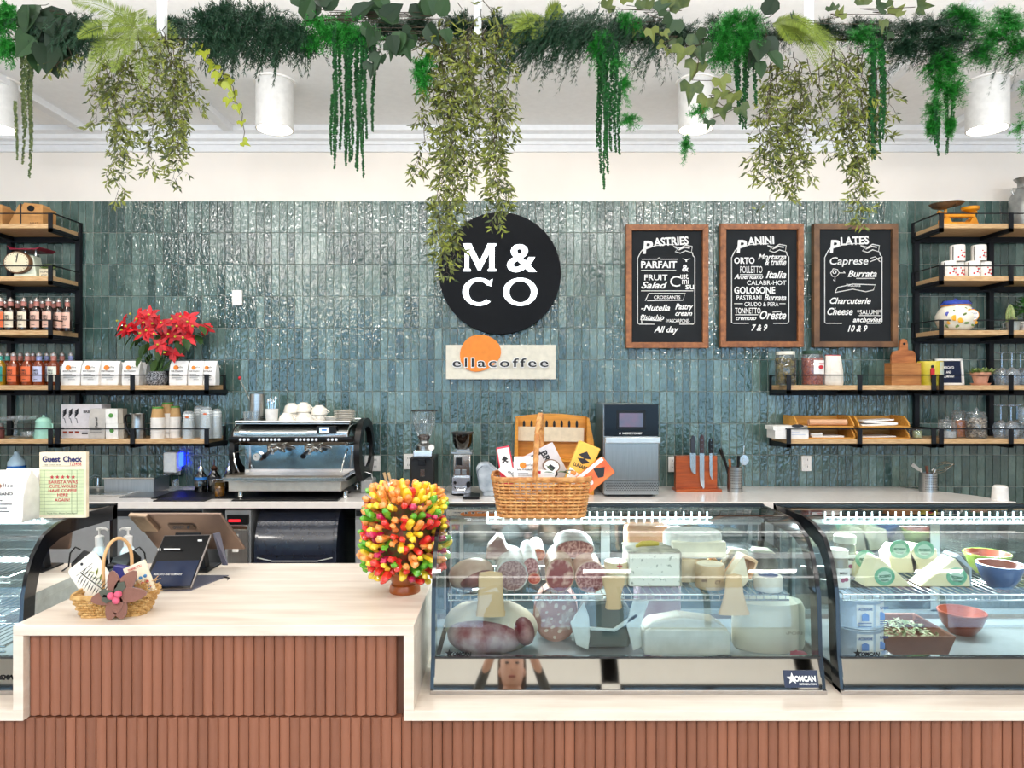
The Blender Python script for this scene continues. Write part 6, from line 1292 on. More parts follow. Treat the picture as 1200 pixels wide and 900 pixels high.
def wedge(lab, pts, lx, ly, D, lrot=0, rind=None):
    u = S0(D); mx = sum(p[0] for p in pts) / len(pts); t = T('pecorino_wedge', lab, 'cheese', mx, u, D, 'cream cheese wedges with green labels'); b = t.mb(); b.poly([(x, u - h) for x, h in pts], .0, .07); t.p('paste', b, CHW, smooth=0, bev=.003)
    b = t.mb(); b.disc(lx, u - ly, 12, 10.5, -.0015, -.0004, 28); l_ = t.p('label', b, GRL)
    b = t.mb(); b.disc(lx, u - ly, 8, 6.5, -.0022, -.0016, 24); b2 = t.mb(); t.p('label_centre', b, mat('pale_mint_print', 'c5e0d0', .5), l_)
    b2.text('PECORINO', lx - 7, lx + 7, u - ly + 1.4, 3, d=-.003, bold=.04, rot=lrot); b2.text('TOSCANO', lx - 5, lx + 5, u - ly + 5.5, 2.4, d=-.003, bold=.03, rot=lrot); t.p('label_print', b2, mat('deep_green_print', '2b6e50', .6), l_, smooth=0)
    if rind: b = t.mb(); b.poly([(x, u - h) for x, h in rind], .0, .071); t.p('rind', b, BLR, smooth=0, bev=.002)
wedge('cream cheese wedge with green oval label, left front, peaked', [(1013, 0), (1028, 33), (1031, 34), (1070, 0)], 1036.5, 12, 2.2, 5)
wedge('cream cheese wedge with green oval label and blue-grey edge, right front', [(1078, 0), (1120, 33), (1136, 12), (1138, 0)], 1121, 12, 2.2, -8, [(1120, 34), (1124, 38), (1139, 22), (1139, 0), (1136.5, 0), (1136, 20)])
wedge('cream cheese wedge lying behind at the left of the pile', [(1002, 0), (1003, 16), (1010, 26), (1028, 22), (1030, 0)], 1014, 22, 2.3, 0)
wedge('cream cheese wedge lying behind in the middle of the pile', [(1045, 0), (1042, 20), (1050, 31), (1066, 29), (1075, 12), (1075, 0)], 1054, 28, 2.36, 0)
wedge('cream cheese wedge lying behind at the right of the pile', [(1070, 0), (1066, 22), (1072, 32), (1098, 28), (1100, 10), (1100, 0)], 1083, 27, 2.36, 0)
def bowl(lab, px, u, w, h, D, out, inn, sy=1):
    t = T('stoneware_bowl', lab, 'bowl', px, u, D); b = t.mb(); b.lathe(px, [(w * .5, u), (w * .8, u - h * .4), (w, u - h * .95), (w * .98, u - h), (w * .93, u - h)], 32, cap1=False); t.p('outside', b, out)
    b = t.mb(); b.lathe(px, [(w * .94, u - h), (w * .75, u - h * .45), (.1, u - h * .25)], 32, cap0=False); t.p('inside', b, inn)
TIN_ = mat('terracotta_glaze', 'a35a44', .3, h2='8a4536', scale=8)
bowl('green glazed bowl with terracotta inside', 1157, S0(2.36), 25, 24, 2.36, mat('lime_glaze', '8aa83a', .2, h2='a7bf55', scale=8, coat=.5), TIN_)
bowl('blue glazed bowl with terracotta inside, in front of the green one', 1172, S0(2.2), 25, 27, 2.2, mat('denim_blue_glaze', '3f5f93', .2, h2='5776a8', scale=8, coat=.5), TIN_)
bowl('terracotta bowl on the lower deck behind the tray', 1127, dby(2.4), 26, 26, 2.4, TIN_, TIN_)
BT = mat('brown_clay', '8a5c48', .5, h2='7a4d3b', scale=9)
D = 2.2; u = dby(D); t = T('serving_tray', 'brown clay rectangular dish of chopped greens', 'dish', 1075, u, D)
b = t.mb()
def rr_(x0, x1, d0, d1, z): return [(b.X(x0), d0, b.Z(z)), (b.X(x1), d0, b.Z(z)), (b.X(x1), d1, b.Z(z)), (b.X(x0), d1, b.Z(z))]
b.loops([rr_(1040, 1112, .0, .2, u), rr_(1032, 1118, -.015, .215, u - 24), rr_(1035, 1115, -.007, .207, u - 24), rr_(1043, 1109, .008, .192, u - 3)]); t.p('dish', b, BT, smooth=0, bev=.004)
b = t.mb(); rr = random.Random(8)
for i in range(260): leaf(b, (b.X(rr.uniform(1042, 1109)), rr.uniform(.01, .19), b.Z(u - 13 - rr.uniform(0, 5))), (rr.uniform(-1, 1), rr.uniform(-1, 1), rr.uniform(-.2, .6)), .022, .006)
t.p('greens', b, mat('chopped_greens', '6b7c50', .5, h2='c3c3a0', island=True), kind='stuff')
for i, lab in enumerate(('large blue and white fish tin at the bottom of the stack', 'large blue and white fish tin on top of the stack')):
    D = 2.24; w = 29; u = dby(D) - i * 33.5; t = T('anchovy_tin', lab, 'tin', 1003, u, D, 'large blue and white tins'); b = t.mb()
    b.lathe(1003, [(w, u), (w + .6, u - 1), (w, u - 2), (w, u - 31), (w + .6, u - 32), (w, u - 33), (w * .93, u - 33), (w * .93, u - 31.5), (.1, u - 31.5)], 40); t.p('can', b, mat('pale_blue_tin', 'c9d6e6', .3, .2))
    for a0, nm in ((-2.0, 'left'), (-1.25, 'right')):
        b = t.mb(); A = [a0 + q * .09 for q in range(8)]; b.loops([[(b.X(1003) + (w + .3) * b.k * math.cos(a), (w + .3) * b.k * math.sin(a), z) for a in A] for z in (b.Z(u - 4), b.Z(u - 29))], closed=False); lb = t.p('label_panel', b, PAPERW)
        b = t.mb(); am = a0 + .3; X = 1003 + w * math.cos(am); d = (w + .8) * math.sin(am) * b.k
        b.text('ACCIUGHE', X - 8, X + 8, u - 23, 3, d=d - .002, bold=.03)
        for j in range(3): b.bx(X - 8, X + 7, u - 9 + j * 2, u - 8.4 + j * 2, d - .002, d - .001)
        t.p('label_print', b, mat('navy_print', '3a5c9c', .6), lb, smooth=0)
        b = t.mb(); b.poly([(X - 4, u - 11), (X - 4, u - 18), (X, u - 20), (X + 4, u - 18), (X + 4, u - 11)], d - .002, d - .001); t.p('blue_drawing', b, mat('mid_blue_print', '6f96d8', .6), lb, smooth=0)
S('cellophane_packet', 'crumpled clear packet lying before the stacked tins', 'packet', 1030, dby(2.13), 2.13, lambda b: b.poly([(1005, dby(2.13)), (1015, dby(2.13) - 8), (1045, dby(2.13) - 13), (1050, dby(2.13) - 3), (1040, dby(2.13))], -.01, .03), PLAS, smooth=0, bev=.004)
# ------------------------------------------------------------------ on the raised counter
def uby(D): return pyz(ZU, D)
BRONZE = mat('bronze_metal', '8a7568', .32, .75, var=.04); GREYP = mat('grey_violet_metal', '6f7080', .35, .5)
D = 2.5; t = T('payment_terminal', 'bronze backed touchscreen till tilted away, seen from behind', 'till', 216, uby(D), D); u = t.by
b = t.mb(); 
def slab(b, pts, th):
    """pts: four (px, py, d) corners; a slab of thickness th behind them"""
    P = [Vector((b.X(x), d, b.Z(y))) for x, y, d in pts]; nrm = (P[1] - P[0]).cross(P[3] - P[0]).normalized() * th
    if nrm.y < 0: nrm = -nrm
    Q = [p + nrm for p in P]; b.add(P + Q, [(0, 1, 2, 3), (7, 6, 5, 4), (0, 4, 5, 1), (1, 5, 6, 2), (2, 6, 7, 3), (3, 7, 4, 0)])
slab(b, [(154, u - 68, -.02), (261, u - 68, -.02), (280, u - 21, .06), (175, u - 21, .06)], .012); t.p('back_shell', b, BRONZE, smooth=0, bev=.004)
b = t.mb(); slab(b, [(155, u - 67.5, -.034), (176, u - 66, -.034), (186, u - 46, .0), (166, u - 46, .0)], .02); cr = t.p('card_reader', b, mat('champagne_metal', '9b8672', .3, .8), smooth=0, bev=.004)
b = t.mb(); slab(b, [(197, u - 55, -.0045), (226, u - 55, -.0045), (229, u - 48.5, .006), (199, u - 48.5, .006)], .002); t.p('name_plate', b, mat('dark_bronze', '66564c', .3, .8), smooth=0)
b = t.mb(); b.text('QUIET', 203, 216, u - 50.5, 3, d=-.003, bold=.03); b.disc(221, u - 52, 1.8, 1.8, -.004, -.002, 10); t.p('plate_lettering', b, INK, smooth=0)
b = t.mb(); b.poly([(196, u), (238, u), (232, u - 45), (202, u - 45)], .02, .06); t.p('stand', b, DARK, smooth=0, bev=.004); b = t.mb(); b.bx(190, 246, u - 2, u, -.02, .1); t.p('foot', b, DARK, smooth=0, bev=.002)
D = 2.31; t = T('customer_display', 'black customer tablet on a wedge stand facing the shopper', 'tablet', 212, uby(D), D); u = t.by
b = t.mb(); slab(b, [(188.5, u - 59, .02), (243, u - 59, .035), (231.5, u - 2.5, -.045), (175.5, u - 2.5, -.06)], .008); fr = t.p('bezel', b, mat('grey_bezel', '6a6462', .3, .6), smooth=0, bev=.003)
b = t.mb(); slab(b, [(189.5, u - 58, .0185), (241, u - 58, .033), (230, u - 4, -.0465), (177.5, u - 4, -.061)], .002); t.p('screen_glass', b, mat('black_screen', '07080b', .2, spec=.2), fr, smooth=0)
b = t.mb(); slab(b, [(187.5, u - 32, -.021), (235, u - 32, -.008), (230.2, u - 6, -.046), (178.5, u - 6, -.0605)], .002); t.p('lit_screen', b, mat('navy_screen', '101f3c', .2, emit=.35, h2='0a1630', scale=12, spec=.2), fr, smooth=0, label='dark blue lit half of the screen')
b = t.mb(); b.text('MERCATO AND COMPANY', 188, 221, u - 18, 2.2, d=-.044, bold=.01, shear=.2); i0 = len(b.v); b.bx(194, 213, u - 46, u - 44.4, -.012, -.0115); b.text('44', 187, 191.5, u - 43.5, 3.5, d=-.016); b.bx(229, 234, u - 54, u - 52, .017, .0175); t.p('screen_text', b, CHALK, fr, smooth=0)
b = t.mb(); slab(b, [(243, u - 58, .05), (247, u - 58, .075), (250, u - 14, .12), (244, u - 14, .12)], .006); t.p('rear_plate', b, GREYP, smooth=0, bev=.003)
b = t.mb(); b.add([(b.X(231), -.04, b.Z(u - 1.2)), (b.X(249), .13, b.Z(u - 1.2)), (b.X(190), .13, b.Z(u - 1.2)), (b.X(176), -.05, b.Z(u - 1.2)), (b.X(231), -.04, b.Z(u)), (b.X(249), .13, b.Z(u)), (b.X(190), .13, b.Z(u)), (b.X(176), -.05, b.Z(u))], [(0, 1, 2, 3), (7, 6, 5, 4), (0, 4, 5, 1), (1, 5, 6, 2), (2, 6, 7, 3), (3, 7, 4, 0)]); t.p('base_plate', b, GREYP, smooth=0)
b = t.mb(); b.tube([(246, u - 1, .11), (254, u - .6, .1), (256, u + 1.5, .06), (250, u + 1.8, .03), (246, u + .5, .03)], .8, 6); t.p('cable', b, DARK)
D = 2.56; t = T('sanitizer_bottle', 'clear hand sanitiser pump bottle with white pump and blue label', 'bottle', 150, uby(D), D); u = t.by
b = t.mb(); b.lathe(150, [(8, u), (8.5, u - 2), (8.5, u - 18), (6, u - 23), (4, u - 25)], 20); t.p('body', b, mat('hazy_white_plastic', 'd8e6ea', .2, coat=.4))
b = t.mb(); b.lathe(150, [(8.7, u - 3), (8.7, u - 14)], 20, cap0=False, cap1=False); t.p('label', b, mat('blue_label', '3d8fd6', .5, h2='d7ecf6', scale=15))
b = t.mb(); b.lathe(150, [(4.5, u - 24), (5, u - 36), (3, u - 37), (1.2, u - 38), (1.2, u - 43), (3.2, u - 43.5), (3.2, u - 46), (.1, u - 46)], 18); b.tube([(150, u - 45), (143, u - 45), (140, u - 43)], 1.3, 8); t.p('pump', b, WHITE)
D = 2.5; t = T('receipt_printer', 'low black receipt printer behind the small basket', 'printer', 142, uby(D), D); u = t.by
b = t.mb(); slab(b, [(126, u - 14, .03), (152, u - 24, .03), (156, u - 12, -.03), (130, u, -.03)], .05); b.bx(128, 156, u - 10, u, -.02, .06); t.p('body', b, DARK, smooth=0, bev=.006)
b = t.mb(); b.tube([(154, u - 24, .02), (160, u - 27, .02), (166, u - 20, .02), (168, u - 4, .02), (172, u, .0)], .9, 6); t.p('cable', b, DARK)
# candy bouquet
D = 2.26; t = T('candy_bouquet', 'tall bouquet of bright red, yellow, green and orange wrapped sweets', 'candy bouquet', 474, uby(D), D); u = t.by
b = t.mb(); b.lathe(474.5, [(17.5, u), (18, u - 1), (18, u - 5), (16.5, u - 9), (14.5, u - 10), (16, u - 13), (17, u - 19), (18, u - 24), (16.5, u - 24), (15.5, u - 18), (.1, u - 16)], 32, cap1=False); t.p('pot', b, mat('amber_brown_pot', 'a4561c', .35, h2='8f4613', scale=8, coat=.3))
CC = {c: mat('candy_' + n, h, .22, h2=h2, scale=60, coat=.7) for c, n, h, h2 in (('o', 'orange', 'f08a2a', 'f7b06a'), ('y', 'yellow', 'f2c81e', 'f9e04a'), ('r', 'red', 'd81f24', 'f0493a'), ('m', 'magenta', 'b01240', 'd42c60'), ('g', 'green', '3f9a26', '7cc23a'))}
CMESH = {}
for c in CC:
    for v in range(2):
        q = MB(D); rr = random.Random(v + 3); k = q.k; n = 6; rings = []
        for z, r in (((-7, .6), (-5, 2.6), (-3, 3), (-.5, 2.2), (1, 1.2), (2.5, 2.9), (5, 3.1), (6.5, 2), (7.2, .5)) if v else ((-7, .5), (-5.5, 2.3), (-2, 2.9), (2, 3.4), (5, 3), (6.8, 1.6), (7.3, .4))):
            rings.append([(r * k * math.cos(2 * PI * i / n) * rr.uniform(.7, 1.3) + .5 * k * math.sin(z * .5), r * k * math.sin(2 * PI * i / n) * rr.uniform(.6, 1.1), z * k) for i in range(n)])
        q.loops(rings); CMESH[(c, v)] = q
cobj = {}; rr = random.Random(21); k = D / FPX; ncandy = 0
def candy(c, pos, d):
    global ncandy
    v = rr.randint(0, 1)
    if (c, v) not in cobj: o = obj('candy', CMESH[(c, v)], CC[c], t.o, smooth=35); cobj[(c, v)] = o
    else: o = cobj[(c, v)].copy(); COL.objects.link(o)
    o.location = pos; o.rotation_euler = Vector(d).to_track_quat('Z', 'Y').to_euler(); s_ = rr.uniform(1.2, 1.5); o.scale = (s_ * .95, s_ * .95, s_ * 1.2); ncandy += 1
rings_ = [(112, 36, 'oyo', .9), (102, 40, 'yomo', .7), (92, 41, 'gyog', .5), (81, 42, 'ryro', .45), (70, 43, 'rmor', .35), (60, 43, 'gygy', .3), (50, 44.5, 'yomr', .2), (41, 44, 'grgo', .0), (33, 38, 'rryr', -.2), (25, 29, 'yyry', -.5)]
for h, r, cs, tz in rings_:
    n = int(29 * r / 43)
    for i in range(n):
        a = 2 * PI * (i + .5 * (h % 2)) / n + rr.uniform(-.06, .06); hh = h + rr.uniform(-5, 5) + 3 * math.sin(a * 3); r1 = r + rr.uniform(-3, 2)
        candy(cs[(i // 2) % len(cs)] if rr.random() < .72 else rr.choice('oyrmg'), (r1 * k * math.cos(a), r1 * k * math.sin(a) * .95, hh * k), (math.cos(a), math.sin(a), tz + rr.uniform(-.6, .6)))
for i in range(28):
    a = i * 2.4; r = 6 + 30 * math.sqrt((i + .5) / 28); candy(rr.choice('oooyyr'), (r * k * math.cos(a), r * k * math.sin(a), (119 - r * .12 + rr.uniform(-3, 3)) * k), (math.cos(a) * .5, math.sin(a) * .5, 1))
b = t.mb(); b.ball(474, u - 66, 33, 44, n=20, m=12); b.lathe(474, [(13, u - 16), (24, u - 34)], 16); t.p('foam_core', b, mat('dark_leafy_core', '6b2318', .6, h2='3d5a1e', scale=60))
b = t.mb(); 
for i in range(20):
    a = i * .314; b.mtube([(.012 * math.cos(a), .012 * math.sin(a), 14 * k), (.07 * math.cos(a), .07 * math.sin(a), 30 * k)], .001, 4)
t.p('skewer', b, mat('pale_skewer', 'd8c09a', .6), kind='stuff')
S('amber_cup', 'small brown cup half hidden behind the terracotta pot', 'cup', 453, uby(2.4), 2.4, lambda b: b.lathe(453, [(6, uby(2.4)), (7, uby(2.4) - 11), (5.5, uby(2.4) - 11), (5, uby(2.4) - 2)], 18, cap1=False), mat('brown_glass_cup', '6b3d22', .25, coat=.5))

# woven baskets
WICK = mat('honey_wicker', 'b8763c', .5, h2='dba565', scale=50, island=False); STRAW = mat('pale_straw', 'd2ab6e', .6, h2='b98a4a', scale=60)
def basket(t, cx, u, w0, w1, h, dep, rows, stakes, m, r=1.4, amp=1.3):
    """tapering rounded-rectangle basket woven from rods round upright stakes"""
    k = t.D / FPX; N = stakes * 4
    def path(q):
        w = (w0 + (w1 - w0) * q) / 2; d = dep * (w / (w1 / 2)) / 2 / k; P = []
        for i in range(N):
            a = 2 * PI * i / N; c, s_ = math.cos(a), math.sin(a); e = .35
            P.append((w * math.copysign(abs(c) ** e, c), d * math.copysign(abs(s_) ** e, s_)))
        return P
    def even(P):
        L = [0]
        for i in range(len(P)): L.append(L[-1] + math.dist(P[i], P[(i + 1) % len(P)]))
        out = []; j = 0
        for i in range(N):
            s_ = L[-1] * i / N
            while L[j + 1] < s_: j += 1
            f = (s_ - L[j]) / (L[j + 1] - L[j] + 1e-9); a, c = P[j % N], P[(j + 1) % N]; out.append((a[0] + (c[0] - a[0]) * f, a[1] + (c[1] - a[1]) * f))
        return out
    b = t.mb()
    for rw in range(rows):
        q = (rw + .5) / rows; P = even(path(q)); ph = rw % 2; pts = []
        for i, (x, y) in enumerate(P + P[:1]):
            o = 1 + amp / max(20, math.hypot(x, y)) * math.cos(PI * (i / 2 + ph)); pts.append((x * o * k, y * o * k, (h * q) * k))
        b.mtube(pts, r * k, 5)
    t.p('weave', b, m, kind='stuff', smooth=60)
    b = t.mb(); P0, P1 = even(path(0)), even(path(1))
    for i in range(0, N, 2): b.mtube([(P0[i][0] * k, P0[i][1] * k, 0), (P1[i][0] * k, P1[i][1] * k, h * k)], r * .7 * k, 5)
    t.p('stakes', b, m, kind='stuff', smooth=60)
    b = t.mb()
    for q, z in ((1, h), (1.0, h + 1.6), (0, 1)):
        P = even(path(q)); b.mtube([(x * k * 1.015, y * k * 1.015, z * k) for x, y in P + P[:1]], r * 1.35 * k, 6)
    t.p('rim', b, m, smooth=60)
    b = t.mb(); P = even(path(0)); b.add([(x * k, y * k, 1 * k) for x, y in P], [tuple(range(N))]); t.p('bottom', b, m, smooth=0)
D = 2.37; ZT = 1.186; t = T('gift_basket', 'large honey wicker hamper basket with tall arched handle', 'basket', 634, pyz(ZT, D), D); u = t.by
basket(t, 634, u, 98, 112, 43, .2, 11, 26, WICK)
def braid(t, P, r, m, name='handle'):
    b = t.mb()
    for ph in range(4):
        pts = []; n = 40
        for i in range(n + 1):
            q = i / n * (len(P) - 1); j = min(int(q), len(P) - 2); f = q - j; c = [P[j][a] + (P[j + 1][a] - P[j][a]) * f for a in range(3)]
            a = ph * PI / 2 + i * .9; pts.append((c[0] + r * .8 * math.cos(a), c[1], c[2] + r * .8 * math.sin(a) * b.k))
        pts = [(x, y, d) for x, y, d in [(p[0], p[1], p[2]) for p in pts]]
        b.tube(pts, r * .75, 6)
    t.p(name, b, m, smooth=60)
braid(t, [(626, u - 42, -.1), (627, u - 70, -.095), (628.5, u - 95, -.08), (631, u - 110, -.05), (633, u - 116, -.01), (635, u - 112, .04), (636, u - 95, .08), (636, u - 60, .1)], 2.2, WICK)
# goods in the gift basket
RP = mat('red_packet', 'd3243f', .35, h2='e5405a', scale=8); YP = mat('yellow_packet', 'eebb45', .4); OP = mat('orange_packet', 'ec5a26', .35, h2='f08a3a', scale=14); LIL = mat('pale_lilac_box', '')
def goods(name, label, cat, cx, by, D, rot, build, grp='goods in the gift basket'):
    t = T(name, label, cat, cx, by, D, grp); t.o.rotation_euler = (math.radians(-6), math.radians(rot), 0); build(t, t.by); return t
def g1(t, u):
    c = t.cx; b = t.mb(); b.poly([(c - 9, u), (c + 9, u), (c + 8, u - 46), (c - 8, u - 46)], -.008, .008); t.p('packet', b, RP, smooth=0, bev=.003)
    b = t.mb(); b.poly([(c - 6.8, u - 18), (c, u - 14), (c + 6.8, u - 18), (c + 6.8, u - 44), (c - 6.8, u - 44)], -.0095, -.0082); t.p('white_panel', b, WHITE, smooth=0)
    b = t.mb(); b.poly([(c - 4, u - 31), (c, u - 35), (c + 4, u - 31), (c, u - 29)], -.0105, -.0096); b.poly([(c - 4, u - 28), (c, u - 30), (c + 4, u - 28), (c, u - 24)], -.0105, -.0096); b.text('LUNARDI', c - 5, c + 5, u - 20, 2.4, d=-.0105, bold=.03); t.p('logo_print', b, INK, smooth=0)
goods('snack_packet', 'red packet with white panel and black emblem, tilted at the left of the hamper', 'packet', 597, u - 32, 2.4, -10, g1)
def g2(t, u):
    c = t.cx; b = t.mb(); b.bx(c - 33, c + 35, u - 46, u, -.015, .02); t.p('box', b, LIL, smooth=0, bev=.002)
    b = t.mb(); b.text('BREAD', c + 17, c + 50, u - 41, 7.5, d=-.016, bold=.03, rot=-90); i0 = 0
    for q in range(4): b.ball(c + 6 + q * 3, u - 41, 2.6, 2, ry=.3, d=-.016, n=7, m=4)
    b.tube([(c - 10, u - 36, -.016), (c - 6, u - 30, -.016), (c + 2, u - 26, -.016), (c + 6, u - 16, -.016)], .4, 4); t.p('box_print', b, INK, smooth=0)
    b = t.mb(); b.bx(c - 30, c - 25, u - 38, u - 30, -.017, -.0155); b.bx(c - 12, c - 8, u - 16, u - 6, -.017, -.0155); t.p('brown_print', b, mat('brick_print', ''), smooth=0)
goods('bread_box_packet', 'large pale lilac carton with black lettering, tilted in the hamper middle', 'box', 637, u - 26, 2.43, -27, g2)
def g3(t, u):
    c = t.cx; b = t.mb(); b.poly([(c - 13, u), (c + 12, u), (c + 14, u - 54), (c - 13, u - 54)], -.012, .012); t.p('packet', b, YP, smooth=0, bev=.004)
    b = t.mb(); b.poly([(c - 11.5, u - 3), (c + 11, u - 3), (c + 12, u - 21), (c, u - 17), (c - 12, u - 21)], -.0135, -.0122); t.p('white_panel', b, WHITE, smooth=0)
    b = t.mb()
    for x, y in ((-6, 16), (4, 14), (-4, 8), (6, 7)):
        for q in (-2, 0, 2): b.ball(c + x + q, u - y, 1.5, 2.6, d=-.014, ry=.6, n=8, m=5)
    t.p('biscuit_print', b, mat('biscuit_orange', 'ee9a4a', .5))
    b = t.mb(); b.poly([(c - 8, u - 38), (c, u - 45), (c + 8, u - 38), (c, u - 36)], -.0135, -.0122); b.poly([(c - 8, u - 34), (c, u - 36), (c + 8, u - 34), (c, u - 29)], -.0135, -.0122); b.text('LUNARDI', c - 9.5, c + 9.5, u - 24, 4.4, d=-.0135, bold=.03); t.p('logo_print', b, INK, smooth=0)
goods('biscuit_packet', 'yellow biscuit packet with black emblem tilted right', 'packet', 671, u - 30, 2.36, 22, g3)
def g4(t, u):
    c = t.cx; b = t.mb(); b.bx(c - 12, c + 12, u - 40, u, -.014, .014); t.p('packet', b, OP, smooth=0, bev=.004)
    b = t.mb(); b.poly([(c - 8, u - 22), (c - 1, u - 34), (c + 7, u - 26), (c + 4, u - 20)], -.0155, -.0142); t.p('dark_print', b, INK, smooth=0)
    b = t.mb(); b.bx(c - 12.3, c - 8, u - 38, u - 1, -.0155, -.0142); b.ball(c + 2, u - 10, 4, 3, d=-.0155, ry=.5, n=8, m=5); t.p('pale_print', b, PAPERW, smooth=0)
goods('cracker_packet', 'orange red cracker packet with dark and white print leaning far right', 'packet', 682, u - 32, 2.32, 52, g4)
cb = coffeebag(602, 630, u - 66, u - 33, 2.33, 'white coffee bag with orange dot peeping from the hamper', 'goods in the gift basket', dep=.05)
def g5(t, u):
    c = t.cx; b = t.mb(); b.bx(c - 16, c + 16, u - 13, u, -.004, .008); t.p('card', b, PAPERW, smooth=0, bev=.001); b = t.mb(); b.text('ella', c - 6, c + 4, u - 5, 3.4, d=-.0052, shear=.3); t.p('script', b, INK, smooth=0)
goods('gift_card', 'long white card with faint script tucked in at the hamper front left', 'card', 596, u - 40, 2.31, 40, g5)
def g6(t, u):
    c = t.cx; b = t.mb(); b.disc(c, u - 9, 10, 8, -.02, .02, 28); t.p('tin', b, mat('brown_tin', '7a5a44', .4)); b = t.mb(); b.disc(c, u - 9, 8.5, 6.6, -.0215, -.0202, 28); t.p('lid_label', b, WHITE)
    b = t.mb(); b.poly([(c - 5, u - 6), (c - 2, u - 11), (c + 5, u - 8), (c + 2, u - 3)], -.0225, -.0216); t.p('dark_print', b, INK, smooth=0)
goods('round_tin', 'small round tin with white lid behind the bay leaves', 'tin', 644, u - 46, 2.32, 12, g6)
goods('white_label_pack', 'white flat pack with small red mark at the hamper front', 'packet', 638, u - 36, 2.29, 8, lambda t, u: (lambda b: (b.bx(t.cx - 10, t.cx + 11, u - 14, u, -.006, .006), t.p('pack', b, PAPERW, smooth=0, bev=.001), (lambda q: (q.bx(t.cx - 9, t.cx - 6, u - 12, u - 9, -.0075, -.0062), t.p('red_mark', q, CH, smooth=0)))(t.mb())))(t.mb()))
t = T('bay_sprig', 'dark green leaf sprig lying over the hamper front', 'leaves', 654, u - 42, 2.27, 'goods in the gift basket'); b = t.mb()
for x, y, dx, dz in ((650, 0, -1, .3), (652, 1, 1, .2), (656, 2, 1, -.1), (648, 3, -.8, .8), (660, 2, 1, .3)): leaf(b, (b.X(x), 0, b.Z(t.by - 4 - y)), (dx, -.3, dz), .036, .011, n=4)
t.p('leaf', b, mat('bay_green', '2f5a2c', .4, h2='4c7f3f', island=True), kind='stuff')
# small basket on the counter
D = 2.05; t = T('small_basket', 'small pale straw basket with thin hoop handle', 'basket', 137, uby(D), D, rz=8); u = t.by
basket(t, 137, u, 66, 86, 24, .11, 8, 22, STRAW, r=1.2, amp=2.2)
b = t.mb(); b.tube([(127, u - 18, -.03), (127, u - 40, -.03)] + [(138 - 11 * math.cos(q), u - 58 - 29 * math.sin(q), -.03 * math.cos(q)) for q in [PI * i / 14 for i in range(15)]] + [(149, u - 40, .03), (149, u - 18, .03)], 1.9, 8); t.p('handle', b, mat('cane_handle', 'd9ab76', .45))
u = uby(2.05)
t = T('felt_flower', 'brown felt flower with five petals and pink berries on the basket front', 'flower', 140, u - 12, 1.985); c = 137; v = t.by
FELT = mat('brown_felt', '84594c', .95, bump=.3, bscale=220, sheen=.4)
for a, L, w in ((-88, 20, 9), (100, 30, 9), (52, 37, 10), (5, 36, 9.5), (-75, 28, 10.5), (-30, 30, 9.5), (190, 30, 9.5), (252, 30, 9)):
    if a == -30: continue
    b = t.mb(); ar = math.radians(a); P = []
    for i in range(14):
        q = 2 * PI * i / 14; lx = L / 2 + L / 2 * math.cos(q); ly = w * .9 * math.sin(q) * (1 - .25 * math.cos(q)); P.append((c + lx * math.cos(ar) - ly * math.sin(ar), v - 8 - lx * math.sin(ar) - ly * math.cos(ar)))
    b.poly(P, -.004 - .001 * (a % 3), .0); t.p('petal', b, FELT, smooth=0)
for a, L in ((60, 20), (165, 20), (195, 17)):
    b = t.mb(); ar = math.radians(a); P = [(c + L * q * math.cos(ar) - s_ * math.sin(ar), v - 8 - L * q * math.sin(ar) - s_ * math.cos(ar)) for q, s_ in ((0, 0), (.3, 5), (.55, 4), (.75, 5.5), (1, 0), (.75, -5.5), (.55, -4), (.3, -5))]
    b.poly(P, -.008, -.006); t.p('grey_leaf', b, mat('grey_green_felt', '575b50', .95), smooth=0, label='grey green felt leaf')
for x, y in ((-4, 9), (4.5, 11), (2, 4)):
    b = t.mb(); b.ball(c + x, v - y, 4.3, 4.3, d=-.013, ry=4, n=16, m=10); t.p('berry', b, mat('pink_felt', 'd9607c', .9, bump=.2), label='pink felt berry')
t = T('snack_pouch', 'white pouch with green sprig print leaning left out of the small basket', 'packet', 122, u - 15, 2.06); t.o.rotation_euler = (math.radians(-8), math.radians(-38), 0); v = t.by; c = t.cx
b = t.mb(); b.poly([(c - 18, v), (c + 22, v), (c + 22, v - 52), (c + 19, v - 55), (c - 15, v - 55), (c - 18, v - 52)], -.005, .005); t.p('pouch', b, mat('pouch_white', 'ece7dc', .4, bump=.1), smooth=0, bev=.003)
b = t.mb(); b.disc(c + 2, v - 50, 1.6, 1.6, -.0065, -.0052, 10); b.bx(c - 11, c + 13, v - 43, v - 42.6, -.006, -.0052); b.bx(c - 8, c + 10, v - 39, v - 38.6, -.006, -.0052); t.p('hang_hole', b, INK)
b = t.mb(); i0 = 0
for q in range(7): leaf(b, (b.X(c + 10), -.007, b.Z(v - 8 - q * 4)), (.8 if q % 2 else -.8, -.05, .8), .022, .005)
t.p('sprig_print', b, mat('sprig_green', '8a9a33', .5))
t = T('fern_sprig', 'dark dried palm sprig standing in the small basket', 'leaves', 122, u - 15, 2.0); v = t.by; b = t.mb()
for q in range(12):
    x, y = 96 + 2.9 * q, v - 30 + q * 2.2
    leaf(b, (b.X(x), 0, b.Z(y)), (-.5, -.1, -1), .03, .0016, up=Vector((0, -1, 0))); leaf(b, (b.X(x), 0, b.Z(y)), (.75, -.1, 1), .026, .0016, up=Vector((0, -1, 0)))
b.tube([(94, v - 32), (130, v - 5)], .6, 5); t.p('frond', b, mat('dark_frond', '2c2b22', .6))
